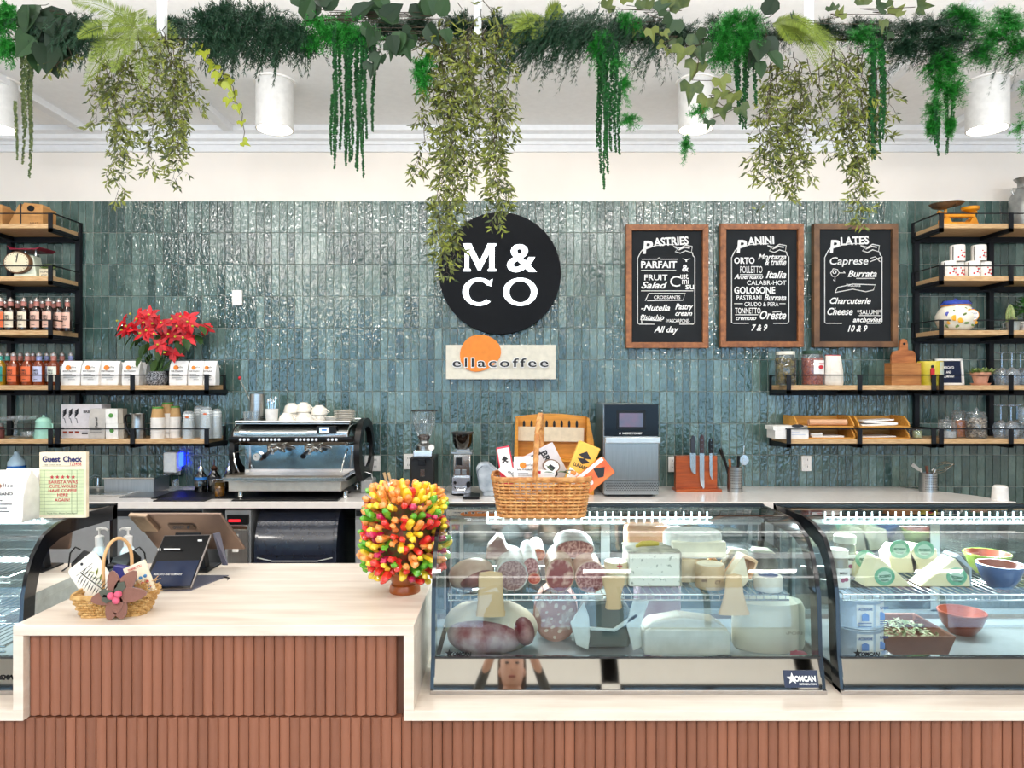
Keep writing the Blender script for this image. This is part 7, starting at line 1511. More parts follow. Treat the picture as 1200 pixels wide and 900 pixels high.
t = T('blue_packet', 'dark blue packet behind the hoop handle', 'packet', 143, u - 14, 2.1); v = t.by; b = t.mb(); b.bx(132, 163, v - 40, v, -.01, .012, rot=8); t.p('packet', b, mat('indigo_packet', '2b2a72', .35), smooth=0, bev=.003)
t = T('floral_card', 'white card with red and blue flowers leaning right in the small basket', 'card', 170, u - 21, 2.03); t.o.rotation_euler = (math.radians(-6), math.radians(-24), 0); v = t.by; c = t.cx
b = t.mb(); b.bx(c - 13, c + 14, v - 38, v, -.004, .004); t.p('card', b, mat('cream_card', 'e9dfc6', .6), smooth=0)
b = t.mb(); cols = random.Random(2)
for i in range(14): b.ball(c - 9 + (i % 4) * 6, v - 6 - (i // 4) * 7, 2.4, 2, d=-.005, ry=.4, n=8, m=4)
t.p('flower_print', b, mat('red_flower_print', 'c93a4c', .6, h2='3f7fb0', scale=45, contrast=(.49, .51)))
b = t.mb(); b.text('THANK YOU', c - 8, c + 9, v - 32, 3, d=-.005, bold=.02); t.p('card_lettering', b, CH, smooth=0)
S('straw_filling', 'loose blond straw tuft spilling right of the small basket', 'straw', 165, u - 20, 2.02, lambda b: [b.mtube([(b.X(165) + random.uniform(-.04, .03), random.uniform(-.02, .03), random.uniform(-.01, .03)), (b.X(165) + random.uniform(-.05, .05), random.uniform(-.03, .03), random.uniform(0, .05))], .0009, 3) for _ in range(120)], STRAW, smooth=0, )['kind'] = 'stuff'

# on the left display case
tp = lambda D: pyz(1.186, D)
D = 2.28; t = T('guest_check_sign', 'big upright wooden Guest Check pad sign with red stars', 'sign', 74, tp(D), D, rz=3); u = t.by
b = t.mb(); b.bx(47, 100, u - 77, u, -.0, .018); t.p('panel', b, mat('cream_panel', 'efe0c4', .6), smooth=0, bev=.001)
b = t.mb(); b.bx(48, 98, u - 57, u - 4, -.002, .0); t.p('green_form', b, mat('pale_green_form', 'cdd8ae', .7), smooth=0)
b = t.mb(); 
for i in range(13): b.bx(48, 98, u - 8 - i * 4, u - 7.8 - i * 4, -.0028, -.0021)
for x in (53, 90, 84): b.bx(x, x + .25, u - 56, u - 5, -.0028, -.0021)
b.bx(50, 96, u - 61, u - 60.7, -.001, -.0002); t.p('ruled_lines', b, mat('grey_green_lines', '76876a', .7), smooth=0)
b = t.mb(); b.text('Guest', 50.5, 71, u - 66, 6.5, d=-.001, bold=.045); b.text('Check', 74, 96, u - 66, 6.5, d=-.001, bold=.045); t.p('heading', b, mat('navy_heading', '27285e', .6), smooth=0)
b = t.mb(); b.text('123456', 82, 95, u - 61.5, 3.6, d=-.001, bold=.01)
for i in range(5):
    cx_ = 62 + i * 6; pts = []
    for j in range(10): a = PI / 2 + j * PI / 5; q = 2.4 if j % 2 == 0 else 1; pts.append((cx_ + q * math.cos(a), u - 48 - q * math.sin(a)))
    b.poly(pts, -.0035, -.0025)
for s_, x0, x1, y in (('BARISTA WAS', 58, 91, 40.5), ('CUTE, WOULD', 59, 90, 35.5), ('HAVE COFFEE', 58, 90, 30.5), ('HERE', 68, 80, 25.5), ('AGAIN!', 65, 82, 19.5)): b.text(s_, x0, x1, u - y, 3.6, d=-.003, bold=.015)
t.p('red_writing', b, mat('red_crayon', 'c1263b', .6), smooth=0)
b = t.mb(); b.text('Thank You - Please Come Again', 56, 90, u - 4.8, 1.8, d=-.003); b.text('Table  Guests  Server', 52, 72, u - 61.8, 1.6, d=-.001); t.p('small_print', b, INK, smooth=0)
def bigbag(x0, x1, y0, D, label):
    t = coffeebag(x0, x1, y0, tp(D), D, label, 'large white coffee bags on the left case', dep=.09); u = t.by; w = x1 - x0
bigbag(-18, 38, tp(2.24) - 59, 2.24, 'large white coffee bag in front of the blue cleaner bottle, orange dot')
bigbag(8, 50, tp(2.44) - 48, 2.44, 'large white coffee bag mostly hidden behind the Guest Check sign')
# added tan cone stand-ins for unidentified shapes by the shelf rail
CONE = mat('plain_tan', 'eac08c', .6, h2='f3d2a6', scale=6)
for lab, px, prof in (('tan round-topped cone stand-in at the rail, below the pancetta', 575, [(17.5, 716), (17, 722), (16, 712), (15, 700), (14.2, 686), (14.5, 678), (13, 671), (.1, 669)]), ('tan cone stand-in narrow at the middle, before the red-marked cheese', 719, [(8, 714), (10, 712), (8.5, 703), (9, 696), (12.5, 684), (14, 676), (.1, 675)]),
                      ('tan forked cone stand-in at the rail before the tilted wedge', 860, [(18, 716), (18.5, 720), (14, 706), (11, 694), (10, 682), (9, 674), (.1, 672)])):
    S('cone_standin', lab, 'paper cone', px, 722, 2.112, lambda b: b.lathe(px, prof, 24, sy=.25, cap0=False), CONE, 'cone stand-ins at the shelf rail', smooth=50)

print('CANDIES', ncandy)
# ------------------------------------------------------------------ hanging greenery on its rail above the counter
DG_ = 2.4
G = {'fern': mat('fern_lime', '667a1f', .5, h2='8a9c33', island=True), 'willow': mat('willow_leaf', '25360f', .45, h2='88902e', island=True), 'asp': mat('asparagus_green', '0e6a1a', .55, h2='35a838', island=True),
     'dark': mat('cedar_dark', '13301f', .6, h2='2a5638', island=True), 'ivy': mat('ivy_leaf', '30492a', .6, h2='727c3a', orand=True, scale=40), 'big': mat('big_dark_leaf', '17301a', .6, h2='2b4c26', orand=True, scale=20),
     'yel': mat('yellow_green_leaf', '6a8424', .45, h2='b3b52c', island=True), 'ama': mat('amaranth_green', '093a1a', .65, h2='1f6a2a', island=True), 'amo': mat('amaranth_olive', '2f4a26', .6, h2='7a8550', island=True), 'stem': mat('brown_stem', '3d3322', .7)}
rail = T('garland_rail', 'pale steel rail and rods carrying the greenery, mostly hidden', 'rail', 600, 45, DG_)
b = rail.mb(); b.mtube([(-2.2, .05, .02), (2.2, .05, .02)], .0035, 6); rail.p('bar', b, G['stem'])
for x in (190, 560, 948):
    b = rail.mb(); b.mbox(rail.mb().X(x) - .012, rail.mb().X(x) + .012, -.012, .012, 0, 3.38 - rail.o.location.z); rail.p('rod', b, TRIMW, smooth=0)
R = random.Random(77)
def quad(b, p, d, s_, L, w):
    """narrow leaf: p base, d direction, s_ side, metres"""
    m = p + d * (L * .45); b.add([p, m + s_ * w, p + d * L, m - s_ * w], [(0, 1, 2), (0, 2, 3)])
def rv(a=1): return Vector((R.uniform(-a, a), R.uniform(-a, a), R.uniform(-a, a)))
def V_(b, x, y, d=0): return Vector((b.X(x), d, b.Z(y)))
def plant(name, label, cx, by, grp=None, D=DG_): return T(name, label, 'hanging plant', cx, by, D, grp)
def fronds(name, label, cx, cy, items, m='fern', wid=15):
    t = plant(name, label, cx, cy)
    for (ex, ey, dep, drp) in items:
        b = t.mb(); k = b.k; p0 = V_(b, cx, cy); p2 = V_(b, ex, ey, dep); mid = (p0 + p2) / 2 + Vector((0, dep * .4 - .01, drp * k)); n = 30; L = (p2 - p0).length
        pts = [(1 - q) ** 2 * p0 + 2 * q * (1 - q) * mid + q * q * p2 for q in [i / n for i in range(n + 1)]]
        b.mtube(pts, .0013, 4)
        for i in range(2, n):
            q = i / n; d = (pts[i + 1] - pts[i]).normalized(); s_ = d.cross(Vector((0, 1, 0))).normalized(); w = wid * k * math.sin(PI * (.12 + .86 * q)) ** .8
            for sg in (-1, 1):
                dd = (s_ * sg + d * .55 + Vector((0, R.uniform(-.25, .1), R.uniform(-.15, 0)))).normalized()
                for off in (0, .5): quad(b, pts[i] + d * (L / n * off), dd, d, w * R.uniform(.85, 1.05), .0015)
        t.p('frond', b, G[m], smooth=0)
    return t
def vine(name, label, strands, m='willow', D=DG_, leafL=9.5):
    """long thin stems with paired slim leaves; strands: (x0, y0, x1, y1)"""
    cx, cy = strands[0][0], strands[0][1]; t = plant(name, label, cx, cy, None, D); b = t.mb(); bs = t.mb(); k = b.k
    for (x0, y0, x1, y1) in strands:
        n = max(6, int(abs(y1 - y0) / 6)); x = x0; dep = R.uniform(-.06, .06); pts = []
        for i in range(n + 1):
            q = i / n; pts.append(V_(b, x0 + (x1 - x0) * q ** 1.3 + R.uniform(-2.2, 2.2) + 3 * math.sin(q * 7 + x0), y0 + (y1 - y0) * q, dep + .02 * math.sin(q * 5 + x0)))
        bs.mtube(pts, [.0016 - .001 * i / n for i in range(n + 1)], 4)
        for i in range(1, n + 1):
            p = pts[i]
            # side twig with leaves
            for sg in (-1, 1):
                if R.random() < .62:
                    td = Vector((sg * R.uniform(.5, 1), R.uniform(-.6, .6), R.uniform(-1.1, .1))).normalized(); tl = R.uniform(6, 17) * k
                    e = p + td * tl + Vector((0, 0, -tl * .25)); bs.mtube([p, p + td * tl * .6, e], .0007, 3)
                    for q in (.35, .6, .8, 1):
                        for s2 in (-1, 1):
                            if R.random() < .62:
                                ld = (td * .5 + Vector((s2 * R.uniform(.3, .9) * (1 if abs(td.z) > .3 else .3), R.uniform(-.5, .5), R.uniform(-1, .4)))).normalized(); ss = ld.cross(Vector((R.uniform(-.4, .4), 1, R.uniform(-.4, .4)))).normalized()
                                quad(b, p.lerp(e, q), ld, ss, leafL * k * R.uniform(.7, 1.15), 1.25 * k)
    t.p('stem', bs, G['stem'], kind='stuff'); t.p('leaf', b, G[m], kind='stuff', smooth=0)
    return t
def amar(name, label, strands, m='ama', lump=1.9, D=DG_ - .02):
    cx, cy = strands[0][0], strands[0][1]; t = plant(name, label, cx, cy, None, D)
    for (x0, y0, y1, w) in strands:
        b = t.mb(); y = y0 - (28 if y0 < 90 else 0); ph = R.uniform(0, 6); dep = R.uniform(-.04, .04)
        while y < y1:
            q = (y - y0) / (y1 - y0); r = w * (1 - .55 * q ** 3)
            for j in range(3):
                a = R.uniform(0, 6.28); c = V_(b, x0 + 1.2 * math.sin(y * .05 + ph) + r * .6 * math.cos(a), y, dep + r * .6 * b.k * math.sin(a)); s_ = lump * b.k * R.uniform(.7, 1.15) * (1 - .3 * q)
                b.add([c + Vector(v) * s_ for v in ((1, 0, 0), (0, 1, 0), (-1, 0, 0), (0, -1, 0), (0, 0, 1), (0, 0, -1.3))], [(0, 1, 4), (1, 2, 4), (2, 3, 4), (3, 0, 4), (1, 0, 5), (2, 1, 5), (3, 2, 5), (0, 3, 5)])
            y += 2.1
        t.p('strand', b, G[m], smooth=0)
    return t
def tuft(name, label, blobs, m='asp', n=1, need=4.2, stems=26, droop=.35, D=DG_ - .03, thick=.45, up=0):
    """feathery clump: stems from each blob centre, needles all along"""
    cx, cy = blobs[0][0], blobs[0][1]; t = plant(name, label, cx, cy, None, D); b = t.mb(); k = b.k
    for (x, y, rx, rz) in blobs:
        c = V_(b, x, y)
        for i in range(int(stems * n * 1.25)):
            d = Vector((R.gauss(0, 1), R.gauss(0, .8), R.gauss(up, 1))).normalized(); L = R.uniform(.55, 1.05); e = c + Vector((d.x * rx * k * L, d.y * min(rx, rz) * k * L, d.z * rz * k * L)) - Vector((0, 0, droop * rz * k * L)); mid = c.lerp(e, .5) + Vector((0, 0, .12 * rz * k)); seg = 11
            for j in range(seg):
                q = (j + .5) / seg; p = (1 - q) ** 2 * c + 2 * q * (1 - q) * mid + q * q * e; dd = (e - c).normalized()
                for _ in range(4):
                    nd = (dd * .6 + rv(.9)).normalized(); quad(b, p + rv(.0025), nd, nd.orthogonal().normalized(), need * k * R.uniform(.6, 1.2), thick * k)
    t.p('foliage', b, G[m], kind='stuff', smooth=0); return t
def sweep(name, label, rows, m='dark', L=34, need=7, D=DG_ - .01, dirx=-.3):
    """dark drooping plumes"""
    cx, cy = rows[0][0], rows[0][1]; t = plant(name, label, cx, cy, None, D); b = t.mb(); k = b.k
    for (x0, y0, x1, y1) in rows:
        N = int(abs(x1 - x0) / 1.5)
        for i in range(N):
            q = R.random(); p = V_(b, x0 + (x1 - x0) * q, y0 + (y1 - y0) * q + R.uniform(-14, 10), R.uniform(-.05, .06)); d = Vector((dirx + R.gauss(0, .35), R.gauss(0, .3), -R.uniform(.1, 1))).normalized(); l_ = L * R.uniform(.5, 1.1) * k; seg = 10
            for j in range(seg):
                u_ = j / seg; pp = p + d * l_ * u_ + Vector((0, 0, -l_ * .35 * u_ * u_))
                for _ in range(4):
                    nd = (d + rv(.55)).normalized(); quad(b, pp, nd, nd.orthogonal().normalized(), need * k * R.uniform(.6, 1.2), .4 * k)
    t.p('foliage', b, G[m], kind='stuff', smooth=0); return t
IVY = [(0, 0), (.18, .42), (.05, .62), (.34, .60), (.5, 1.0), (.66, .60), (.95, .62), (.82, .42), (1, 0.12), (.62, -.02)]
def ivyleaf(b, p, sz, rot, tilt, shape='ivy'):
    P = [(-.5, .15), (-.42, .5), (-.2, .42), (0, 1.0), (.2, .42), (.42, .5), (.5, .15), (.3, -.05), (0, .08), (-.3, -.05)] if shape == 'ivy' else [(-.30, .12), (-.36, .4), (-.25, .72), (0, 1.1), (.25, .72), (.36, .4), (.30, .12), (0, 0)]
    M = Matrix.Translation(p) @ Euler((tilt[0], 0, tilt[1])).to_matrix().to_4x4() @ Matrix.Rotation(rot, 4, 'Y'); n = len(P)
    vs = [M @ Vector((x * sz, -abs(x) * sz * .35 * (1 if n else 0), z * sz)) for x, z in P] + [M @ Vector((0, .02 * sz, .35 * sz))]
    b.add(vs, [(i, (i + 1) % n, n) for i in range(n)])
def leaves(name, label, pts, m='ivy', shape='ivy', stem=True, D=DG_ - .06):
    t = plant(name, label, pts[0][0], pts[0][1], None, D)
    if stem:
        b = t.mb(); q = sorted(pts, key=lambda p: p[1])
        for i in range(len(q) - 1): b.tube([(q[i][0], q[i][1], .012), ((q[i][0] + q[i + 1][0]) / 2 + 2, (q[i][1] + q[i + 1][1]) / 2, .016), (q[i + 1][0], q[i + 1][1], .012)], .45, 4)
        t.p('stem', b, G['stem'])
    for (x, y, sz, rot) in pts:
        b = t.mb(); i0 = 0; ivyleaf(b, Vector((0, 0, 0)), sz * b.k, math.radians(rot), (R.uniform(-.5, .3), R.uniform(-.5, .5)), shape)
        t.p('leaf', b, G[m], loc=V_(b, x, y, R.uniform(-.02, .03)), smooth=0)
    return t
# --- from left to right
tuft('dark_tuft', 'dark feathery backing behind the large drooping leaves', [(95, 35, 30, 24), (60, 30, 34, 24), (200, 30, 30, 18)], 'dark', n=3.0, need=6, D=DG_ + .05)
tuft('dark_tuft', 'dark feathery backing behind the mid green pointed leaves', [(400, 32, 36, 24), (450, 32, 40, 20), (490, 30, 34, 18), (540, 30, 34, 22), (580, 30, 34, 22)], 'dark', n=3.4, need=6, D=DG_ + .05)
tuft('dark_tuft', 'dark feathery backing in the centre between two ferns', [(620, 34, 34, 22), (655, 34, 34, 24), (690, 34, 34, 26), (730, 34, 34, 24), (765, 36, 34, 24)], 'dark', n=4.2, need=6, D=DG_ + .05)
tuft('dark_tuft', 'dark feathery backing right of the mixed ivy', [(800, 40, 30, 24), (840, 36, 34, 28), (885, 40, 34, 28), (925, 36, 30, 20), (965, 34, 34, 18), (1005, 34, 34, 20), (1035, 36, 34, 22)], 'dark', n=3.4, need=6, D=DG_ + .05)
tuft('asparagus_fern', 'bright green feathery fern tuft at the left picture edge', [(2, 28, 26, 34), (8, 56, 14, 18), (10, 15, 20, 20)], n=2)
leaves('broadleaf_plant', 'cluster of large dark green drooping leaves at the left end of the greenery', [(28, 8, 34, 160), (40, 4, 40, 185), (55, 2, 44, 170), (66, 10, 40, 200), (50, 26, 38, 210), (38, 34, 36, 150), (62, 34, 36, 160), (74, 26, 34, 215), (30, 30, 30, 190), (54, 50, 42, 178), (44, 46, 30, 215), (60, 56, 36, 165), (24, 14, 30, 170), (80, 14, 30, 190), (70, 44, 26, 175), (35, 58, 26, 170), (46, 14, 34, 150), (58, 20, 36, 190)], 'big', 'round', D=DG_ - .04)
sweep('cedar_spray', 'dark green cedar-like spray behind the lime fern', [(20, 30, 120, 30), (60, 45, 118, 40)], L=30)
amar('hanging_amaranth', 'thin olive bead strands dangling at the far left', [(22, 70, 190, 2.2), (26, 72, 205, 2.6), (31, 72, 150, 2.6), (34, 75, 174, 1.7), (20, 120, 188, 1.6)], 'amo')
fronds('fern', 'lime green fern with arching fronds over the left vine', 160, 32, [(95, 12, -.05, 14), (108, 58, -.08, 6), (112, 78, -.04, 4), (112, 108, -.06, 12), (146, 96, -.07, 2), (182, 112, -.06, 8), (200, 70, -.02, 10), (205, 40, .02, 14), (170, 80, -.1, 0), (122, 30, .03, 12), (155, 8, .03, 6), (125, 5, .05, 10), (192, 95, .02, 8)], wid=16)
vine('willow_vine', 'long willow-like vine hanging left of the beam, below the lime fern', [(118, 60, 96, 110), (112, 60, 108, 118), (125, 55, 116, 145), (135, 55, 130, 228), (140, 60, 150, 190), (150, 60, 160, 165), (175, 50, 188, 208), (185, 50, 200, 205), (195, 45, 212, 200), (200, 45, 222, 195), (205, 40, 225, 150), (215, 40, 215, 170), (222, 45, 235, 135), (165, 60, 180, 170), (192, 60, 205, 180), (130, 120, 125, 200), (88, 60, 82, 92), (210, 60, 232, 110), (145, 70, 138, 150)])
tuft('dark_tuft', 'dusky blue-green feathery clump left of the first bare lamp', [(240, 32, 40, 34), (275, 40, 38, 38), (300, 22, 36, 28), (262, 15, 34, 24), (330, 34, 40, 32), (350, 44, 26, 24)], 'dark', n=3.2, need=6)
sweep('cedar_spray', 'dark drooping cedar spray above the left cylinder lamp', [(230, 40, 360, 30), (300, 55, 375, 50), (240, 55, 330, 45)], L=28)
leaves('ivy_trail', 'yellowing ivy trail curling down beside the first bare lamp', [(232, 48, 18, 200), (240, 60, 16, 170), (250, 72, 18, 210), (258, 84, 20, 190), (266, 94, 18, 160), (252, 92, 12, 150), (272, 104, 16, 175), (270, 116, 14, 190), (278, 122, 13, 170), (282, 140, 12, 165), (283, 165, 12, 120), (268, 88, 16, 230)], 'yel')
for q, (x, y) in enumerate(((305, 6), (365, 4), (375, 20), (425, 6))): pass
leaves('broadleaf_plant', 'row of mid green pointed leaves along the top right of the dark clump', [(355, 22, 28, 20), (368, 20, 30, -10), (382, 16, 30, 30), (398, 22, 26, 50), (412, 20, 30, 60), (430, 18, 32, 40), (446, 24, 30, 55), (452, 12, 28, -30), (466, 26, 30, -60), (478, 14, 30, 80), (492, 12, 32, 40), (506, 16, 30, -20), (440, 34, 26, 200), (470, 38, 28, 190), (486, 34, 30, 220), (500, 30, 28, 150), (515, 20, 26, 20), (385, 12, 24, -40), (350, 8, 28, 0), (460, 44, 24, 170), (425, 30, 22, 140), (520, 34, 22, 160)], 'big', 'round')
tuft('asparagus_fern', 'bright green feathery tuft over the dark hanging strands', [(372, 24, 22, 18), (385, 38, 32, 24), (405, 32, 36, 26), (365, 50, 16, 12), (428, 40, 26, 18)], n=1.9)
leaves('ivy_trail', 'green ivy trail right of the long dark strands', [(462, 50, 24, 190), (475, 52, 26, 160), (448, 66, 26, 200), (436, 72, 22, 185), (442, 56, 22, 230), (470, 40, 24, 120)], 'big')
amar('hanging_amaranth', 'broad curtain of dark green bead strands right of the left lamp', [(392, 60, 196, 2.4), (396, 62, 190, 2.4), (399, 64, 175, 2.2), (403, 60, 185, 2.6), (406, 60, 195, 2.4), (409, 64, 190, 2.2), (412, 60, 188, 2.4), (417, 62, 195, 2.4), (420, 64, 200, 2.2), (423, 62, 206, 2.2), (425, 66, 180, 2), (431, 74, 166, 2), (435, 76, 150, 2.2), (388, 110, 180, 1.8)])
vine('willow_vine', 'longest willow-like vine, dangling over the round black sign', [(520, 30, 490, 60), (515, 25, 500, 110), (505, 60, 498, 120), (495, 120, 486, 200), (510, 50, 515, 175), (520, 40, 520, 280), (525, 40, 525, 318), (530, 45, 530, 300), (528, 60, 540, 240), (535, 45, 545, 210), (540, 45, 550, 190), (545, 40, 555, 175), (550, 45, 565, 170), (560, 40, 575, 165), (570, 40, 585, 225), (580, 40, 580, 262), (578, 60, 592, 250), (590, 40, 600, 170), (515, 10, 535, 60), (540, 10, 560, 60), (570, 5, 590, 60), (555, 25, 540, 110), (522, 90, 512, 300), (526, 180, 532, 290), (500, 20, 530, 50), (586, 110, 578, 240), (598, 10, 590, 60), (565, 15, 550, 70), (548, 60, 546, 150)], leafL=10)
tuft('asparagus_fern', 'wispy green sprig beside the left edge of the longest vine', [(490, 80, 14, 16), (496, 95, 14, 22), (500, 70, 16, 16)], n=.8)
fronds('fern', 'lime green fern spreading over the top between the two vines', 640, 28, [(600, 48, -.06, 10), (590, 30, -.02, 8), (610, 22, .03, 6), (655, 18, -.04, 8), (625, 55, -.05, 6), (595, 62, -.03, 14), (660, 12, .02, 10)], wid=13)
sweep('cedar_spray', 'dark green drooping spray below the centre fern', [(600, 40, 700, 22), (600, 55, 690, 45), (620, 30, 700, 20), (600, 30, 760, 30), (610, 45, 700, 40)], L=42, dirx=-.5)
sweep('cedar_spray', 'dark green drooping spray behind the centre bead strands', [(690, 20, 790, 30), (720, 45, 785, 55)], L=40, dirx=-.3)
amar('hanging_amaranth', 'long dark bead strands in the centre reaching below the cornice', [(702, 70, 170, 2.6), (705, 70, 200, 2.8), (708, 70, 224, 2.6), (712, 75, 170, 2.8), (716, 75, 178, 2.8), (720, 80, 182, 2.6), (724, 100, 185, 2.2), (711, 100, 205, 2)])
tuft('asparagus_fern', 'bright green feathery tuft falling over the centre bead strands', [(698, 60, 14, 30), (706, 45, 18, 20), (735, 20, 16, 14), (730, 100, 16, 26), (738, 140, 16, 16), (722, 75, 20, 22), (745, 30, 14, 14)], n=.9)
leaves('ivy_trail', 'mixed yellow and grey-green ivy cluster right of centre', [(755, 12, 24, 10), (768, 18, 22, 60), (790, 20, 30, 200), (800, 10, 26, -20), (748, 24, 18, 200), (762, 34, 18, 170), (775, 40, 14, 150), (772, 50, 12, 120), (786, 54, 12, 200), (795, 40, 18, 190), (780, 8, 22, 20), (710, 8, 20, 30), (735, 4, 20, -20)], 'ivy')
leaves('ivy_trail', 'large-leaved ivy trail hanging above the right-centre lamp', [(805, 52, 30, 200), (822, 50, 28, 170), (815, 35, 26, 160), (812, 92, 30, 185), (842, 92, 24, 165), (832, 110, 26, 200), (862, 105, 26, 195), (866, 124, 20, 150), (848, 122, 24, 170), (832, 138, 16, 190), (820, 68, 28, 200), (845, 108, 20, 210)], 'ivy')
tuft('asparagus_fern', 'wispy pale sprig around the right-centre lamp', [(820, 130, 16, 14), (805, 170, 8, 22)], n=.6, need=5)
tuft('asparagus_fern', 'vivid green feathery ball right of the ivy', [(850, 40, 30, 30), (868, 50, 30, 34), (845, 65, 26, 22), (880, 25, 22, 22), (860, 22, 22, 20)], n=3)
amar('hanging_amaranth', 'short dark bead strands under the vivid green ball', [(862, 70, 130, 2.6), (867, 75, 145, 2.8), (872, 75, 150, 2.6), (877, 75, 148, 2.8), (882, 70, 130, 2.6)])
leaves('broadleaf_plant', 'dark green leaves behind the lime fern on the right', [(890, 50, 34, 190), (900, 40, 30, 160), (882, 62, 22, 200), (888, 74, 20, 175), (895, 20, 28, 30), (908, 14, 26, -10), (902, 60, 26, 150)], 'big', 'round')
fronds('fern', 'lime green fern sweeping down to the right over the third vine', 905, 28, [(948, 92, -.07, 22), (960, 80, -.09, 26), (975, 95, -.04, 30), (990, 70, .0, 24), (940, 60, -.1, 14), (985, 45, .03, 18), (920, 60, -.05, 10), (965, 60, -.02, 22), (1000, 40, .05, 14)], wid=13)
vine('willow_vine', 'wide willow-like vine hanging above the chalkboards', [(905, 70, 902, 180), (915, 60, 912, 232), (910, 100, 922, 230), (925, 70, 925, 225), (930, 80, 940, 200), (940, 80, 952, 195), (950, 80, 965, 190), (955, 60, 970, 160), (965, 70, 978, 150), (975, 60, 985, 140), (895, 110, 890, 210), (890, 130, 882, 205), (920, 130, 940, 220), (980, 70, 970, 130), (935, 60, 930, 170), (945, 70, 945, 180), (900, 90, 890, 170)])
vine('willow_vine', 'narrow willow-like vine whose tip touches the Plates chalkboard', [(1000, 50, 1002, 220), (1005, 50, 1006, 255), (1008, 60, 1010, 270), (1000, 120, 992, 180), (1030, 60, 1035, 160), (1035, 70, 1042, 165), (1010, 130, 1018, 210), (995, 60, 985, 120), (1002, 180, 998, 232), (1040, 80, 1045, 130)], leafL=10)
tuft('asparagus_fern', 'green feathery sprig over the compact dark strands', [(1018, 35, 22, 20), (1022, 60, 18, 22), (1005, 40, 18, 16)], n=1)
leaves('ivy_trail', 'bronze ivy leaves along the very top on the right', [(1010, 8, 20, 10), (1025, 12, 22, 60), (1040, 10, 20, -30), (1052, 14, 22, 40), (1030, 26, 18, 170), (1045, 32, 18, 200), (985, 18, 16, 20), (930, 24, 16, 10), (975, 14, 16, 0), (1075, 6, 22, 90)], 'ivy')
amar('hanging_amaranth', 'compact bundle of dark bead strands left of the right dark clump', [(1019, 70, 170, 2.6), (1023, 70, 184, 2.8), (1027, 72, 186, 2.8), (1031, 75, 178, 2.6), (1034, 78, 165, 2.2), (1021, 90, 182, 2)])
tuft('dark_tuft', 'deep green feathery clump at the right of the greenery', [(1070, 35, 34, 26), (1095, 30, 36, 26), (1120, 45, 36, 32), (1060, 55, 24, 18), (1095, 55, 34, 26)], 'dark', n=3, need=6)
sweep('cedar_spray', 'dark drooping spray below the deep green clump', [(1050, 45, 1120, 45), (1160, 50, 1210, 60)], L=34)
tuft('asparagus_fern', 'vivid green feathery cascade right of the bundle, with two tails', [(1095, 75, 18, 22), (1100, 100, 18, 26), (1095, 130, 14, 26), (1115, 80, 20, 26), (1118, 105, 14, 22), (1092, 148, 8, 14), (1114, 145, 6, 16), (1106, 70, 22, 24)], n=2.4)
amar('hanging_amaranth', 'two dark bead tails below the vivid cascade', [(1093, 120, 172, 2.6), (1096, 140, 186, 2), (1114, 100, 178, 2.6), (1118, 100, 150, 2.4)])
tuft('asparagus_fern', 'bright green feathery mass at the right end', [(1140, 30, 34, 30), (1165, 40, 34, 28), (1190, 30, 30, 28), (1150, 60, 28, 18), (1130, 20, 24, 18), (1195, 55, 24, 22), (1120, 14, 20, 14), (1178, 20, 26, 20)], n=3.4)
tuft('asparagus_fern', 'thin green tendrils at the right picture edge above the milk can', [(1196, 148, 12, 26), (1202, 100, 10, 20)], n=.5, need=5)

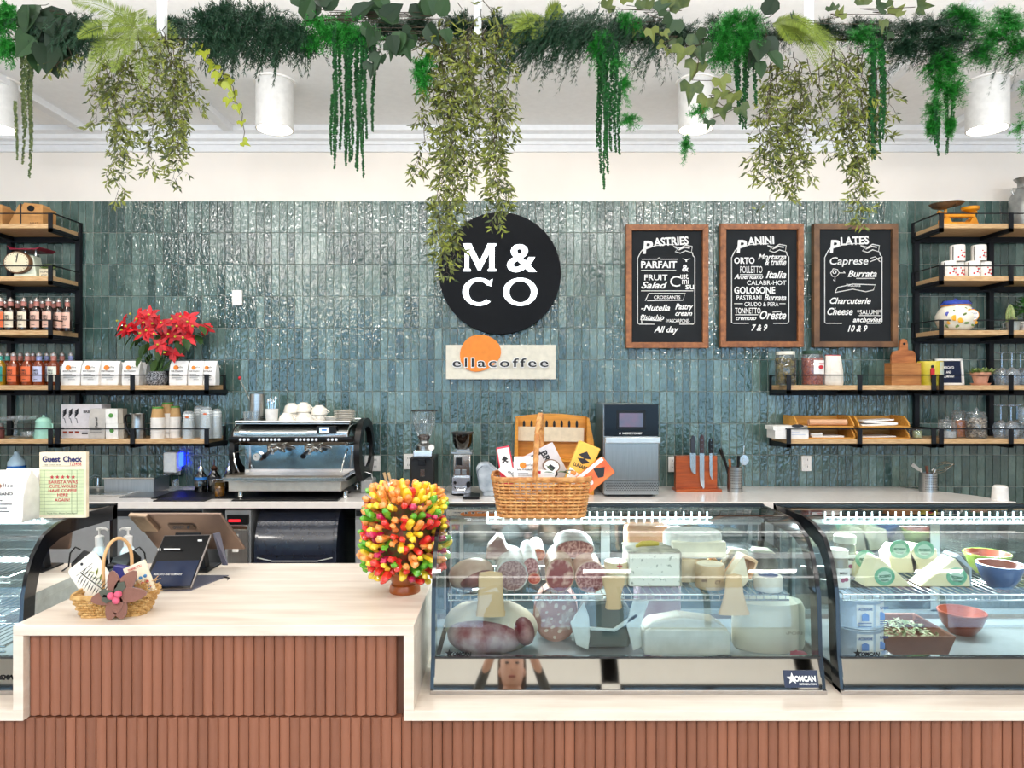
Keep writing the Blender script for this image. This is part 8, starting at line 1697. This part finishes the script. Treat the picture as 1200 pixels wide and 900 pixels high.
# ------------------------------------------------------------------ the photographer, seen only in the mirrored strip
def person():
    t = bpy.data.objects.new('person', None); COL.objects.link(t); t.location = (0, -.38, 0)
    tag(t, 'person in a dark sweater holding up a phone, mirrored in the case strip', 'person')
    J = {}; V = []; E = []; Rr = []
    def v(n, x, y, z, r, p=None):
        V.append((x, y, z)); Rr.append(r); J[n] = len(V) - 1
        if p: E.append((J[p], J[n]))
    v('pel', 0, 0, .92, .15); v('waist', 0, 0, 1.06, .125, 'pel'); v('chest', 0, -.01, 1.22, .15, 'waist'); v('nb', 0, 0, 1.34, .075, 'chest'); v('neck', 0, .01, 1.42, .052, 'nb'); v('skull', 0, .02, 1.52, .06, 'neck')
    for s_, n in ((-1, 'l'), (1, 'r')):
        v('sh' + n, s_ * .165, 0, 1.31, .06, 'nb'); v('el' + n, s_ * .29, .09, 1.17, .043, 'sh' + n); v('wr' + n, s_ * .13, .30, 1.52, .027, 'el' + n)
        v('hip' + n, s_ * .1, 0, .84, .1, 'pel'); v('kn' + n, s_ * .11, .02, .47, .062, 'hip' + n); v('an' + n, s_ * .12, -.02, .09, .04, 'kn' + n); v('toe' + n, s_ * .13, .14, .035, .035, 'an' + n)
        v('pa' + n, s_ * .105, .33, 1.575, .026, 'wr' + n)
        for i, (dx, dz) in enumerate(((-.01, .055), (-.02, .035), (-.022, .015), (-.02, -.005))):
            v('f%d%s' % (i, n), s_ * (.108 + .004 * i), .335, 1.585 + dz * .6, .0085, 'pa' + n); v('g%d%s' % (i, n), s_ * (.088), .338, 1.585 + dz, .0075, 'f%d%s' % (i, n))
        v('th' + n, s_ * .085, .315, 1.572, .010, 'pa' + n); v('tt' + n, s_ * .07, .325, 1.59, .009, 'th' + n)
    me = bpy.data.meshes.new('body'); me.from_pydata(V, E, []); o = bpy.data.objects.new('body', me); COL.objects.link(o); o.parent = t
    o.modifiers.new('s', 'SKIN'); 
    for i, r in enumerate(Rr): me.skin_vertices[0].data[i].radius = (r, r); me.skin_vertices[0].data[i].use_root = (i == 0)
    q = o.modifiers.new('u', 'SUBSURF'); q.levels = 1; q.render_levels = 2
    m = bpy.data.materials.new('clothed_body'); m.use_nodes = True; n = m.node_tree.nodes; l = m.node_tree.links; g = n.new('ShaderNodeTexCoord'); sp = n.new('ShaderNodeSeparateXYZ'); l.new(g.outputs['Object'], sp.inputs[0])
    # skin above the collar and beyond the cuffs, sweater elsewhere, jeans below the hips
    a = n.new('ShaderNodeMath'); a.operation = 'GREATER_THAN'; a.inputs[1].default_value = 1.385; l.new(sp.outputs[2], a.inputs[0]); nb = n.new('ShaderNodeMath'); nb.operation = 'LESS_THAN'; nb.inputs[1].default_value = .1; l.new(sp.outputs[1], nb.inputs[0])
    an = n.new('ShaderNodeMath'); an.operation = 'MULTIPLY'; l.new(a.outputs[0], an.inputs[0]); l.new(nb.outputs[0], an.inputs[1])
    c = n.new('ShaderNodeMath'); c.operation = 'GREATER_THAN'; c.inputs[1].default_value = .285; l.new(sp.outputs[1], c.inputs[0]); mx = n.new('ShaderNodeMath'); mx.operation = 'MAXIMUM'; l.new(an.outputs[0], mx.inputs[0]); l.new(c.outputs[0], mx.inputs[1])
    j = n.new('ShaderNodeMath'); j.operation = 'LESS_THAN'; j.inputs[1].default_value = .9; l.new(sp.outputs[2], j.inputs[0])
    c1 = n.new('ShaderNodeMix'); c1.data_type = 'RGBA'; c1.inputs[6].default_value = lin('4a4844'); c1.inputs[7].default_value = lin('2a3550'); l.new(j.outputs[0], c1.inputs[0])
    c2 = n.new('ShaderNodeMix'); c2.data_type = 'RGBA'; c2.inputs[7].default_value = lin('c99a82'); l.new(c1.outputs[2], c2.inputs[6]); l.new(mx.outputs[0], c2.inputs[0]); l.new(c2.outputs[2], n['Principled BSDF'].inputs['Base Color']); n['Principled BSDF'].inputs['Roughness'].default_value = .7
    me.materials.append(m)
    SK = mat('skin', 'cf9f88', .5, var=.05)
    b = MB(); rings = []; N = 20
    for z, w, f, bk in ((1.425, .035, .075, .01), (1.44, .05, .088, .03), (1.465, .062, .094, .055), (1.50, .070, .097, .075), (1.54, .074, .098, .085), (1.58, .075, .098, .09), (1.62, .073, .095, .088), (1.655, .06, .078, .07), (1.68, .035, .045, .04)):
        rings.append([(w * math.cos(a), .02 + (f if math.sin(a) > 0 else bk) * math.sin(a), z) for a in [2 * PI * i / N for i in range(N)]])
    b.loops(rings); b.add([(-.014, .112, 1.505), (.014, .112, 1.505), (0, .142, 1.51), (0, .112, 1.56)], [(0, 1, 2), (1, 3, 2), (3, 0, 2)]); obj('head', b, SK, t, sub=1, smooth=180)
    for s_ in (-1, 1):
        b = MB(); b.ball(s_ * .074, 0, .012, .03, n=8, m=6); b.v = [(x, y + .015, z + 1.53) for x, y, z in b.v]; obj('ear', b, SK, t)
        b = MB(); b.ball(s_ * .031, 0, .013, .006, n=8, m=5); b.v = [(x, y + .112, z + 1.558) for x, y, z in b.v]; obj('eye', b, INK, t)
    b = MB(); b.ball(0, 0, .024, .006, n=10, m=5); b.v = [(x, y + .113, z + 1.475) for x, y, z in b.v]; obj('mouth', b, mat('lips', 'a35d58', .5), t)
    b = MB(); rings = []
    for z, w, f, bk in ((1.40, .08, -.01, .08), (1.46, .088, -.01, .10), (1.52, .09, -.005, .105), (1.60, .088, .03, .105), (1.64, .082, .085, .10), (1.68, .06, .07, .075), (1.705, .02, .03, .03)):
        rings.append([(w * math.cos(a), .015 + (f if math.sin(a) > 0 else bk) * math.sin(a), z) for a in [2 * PI * i / N for i in range(N)]])
    b.loops(rings); obj('hair', b, mat('brown_hair', '3a2a22', .5, h2='5b4332', scale=60, stretch=(8, 8, 1)), t)
    ph = MB(); ph.mbox(-.078, .078, -.034, -.026, 1.58, 1.655); p_ = obj('phone', ph, DARK, None, smooth=0, bev=.003); tag(p_, 'black phone held up by the mirrored person', 'phone')
person()
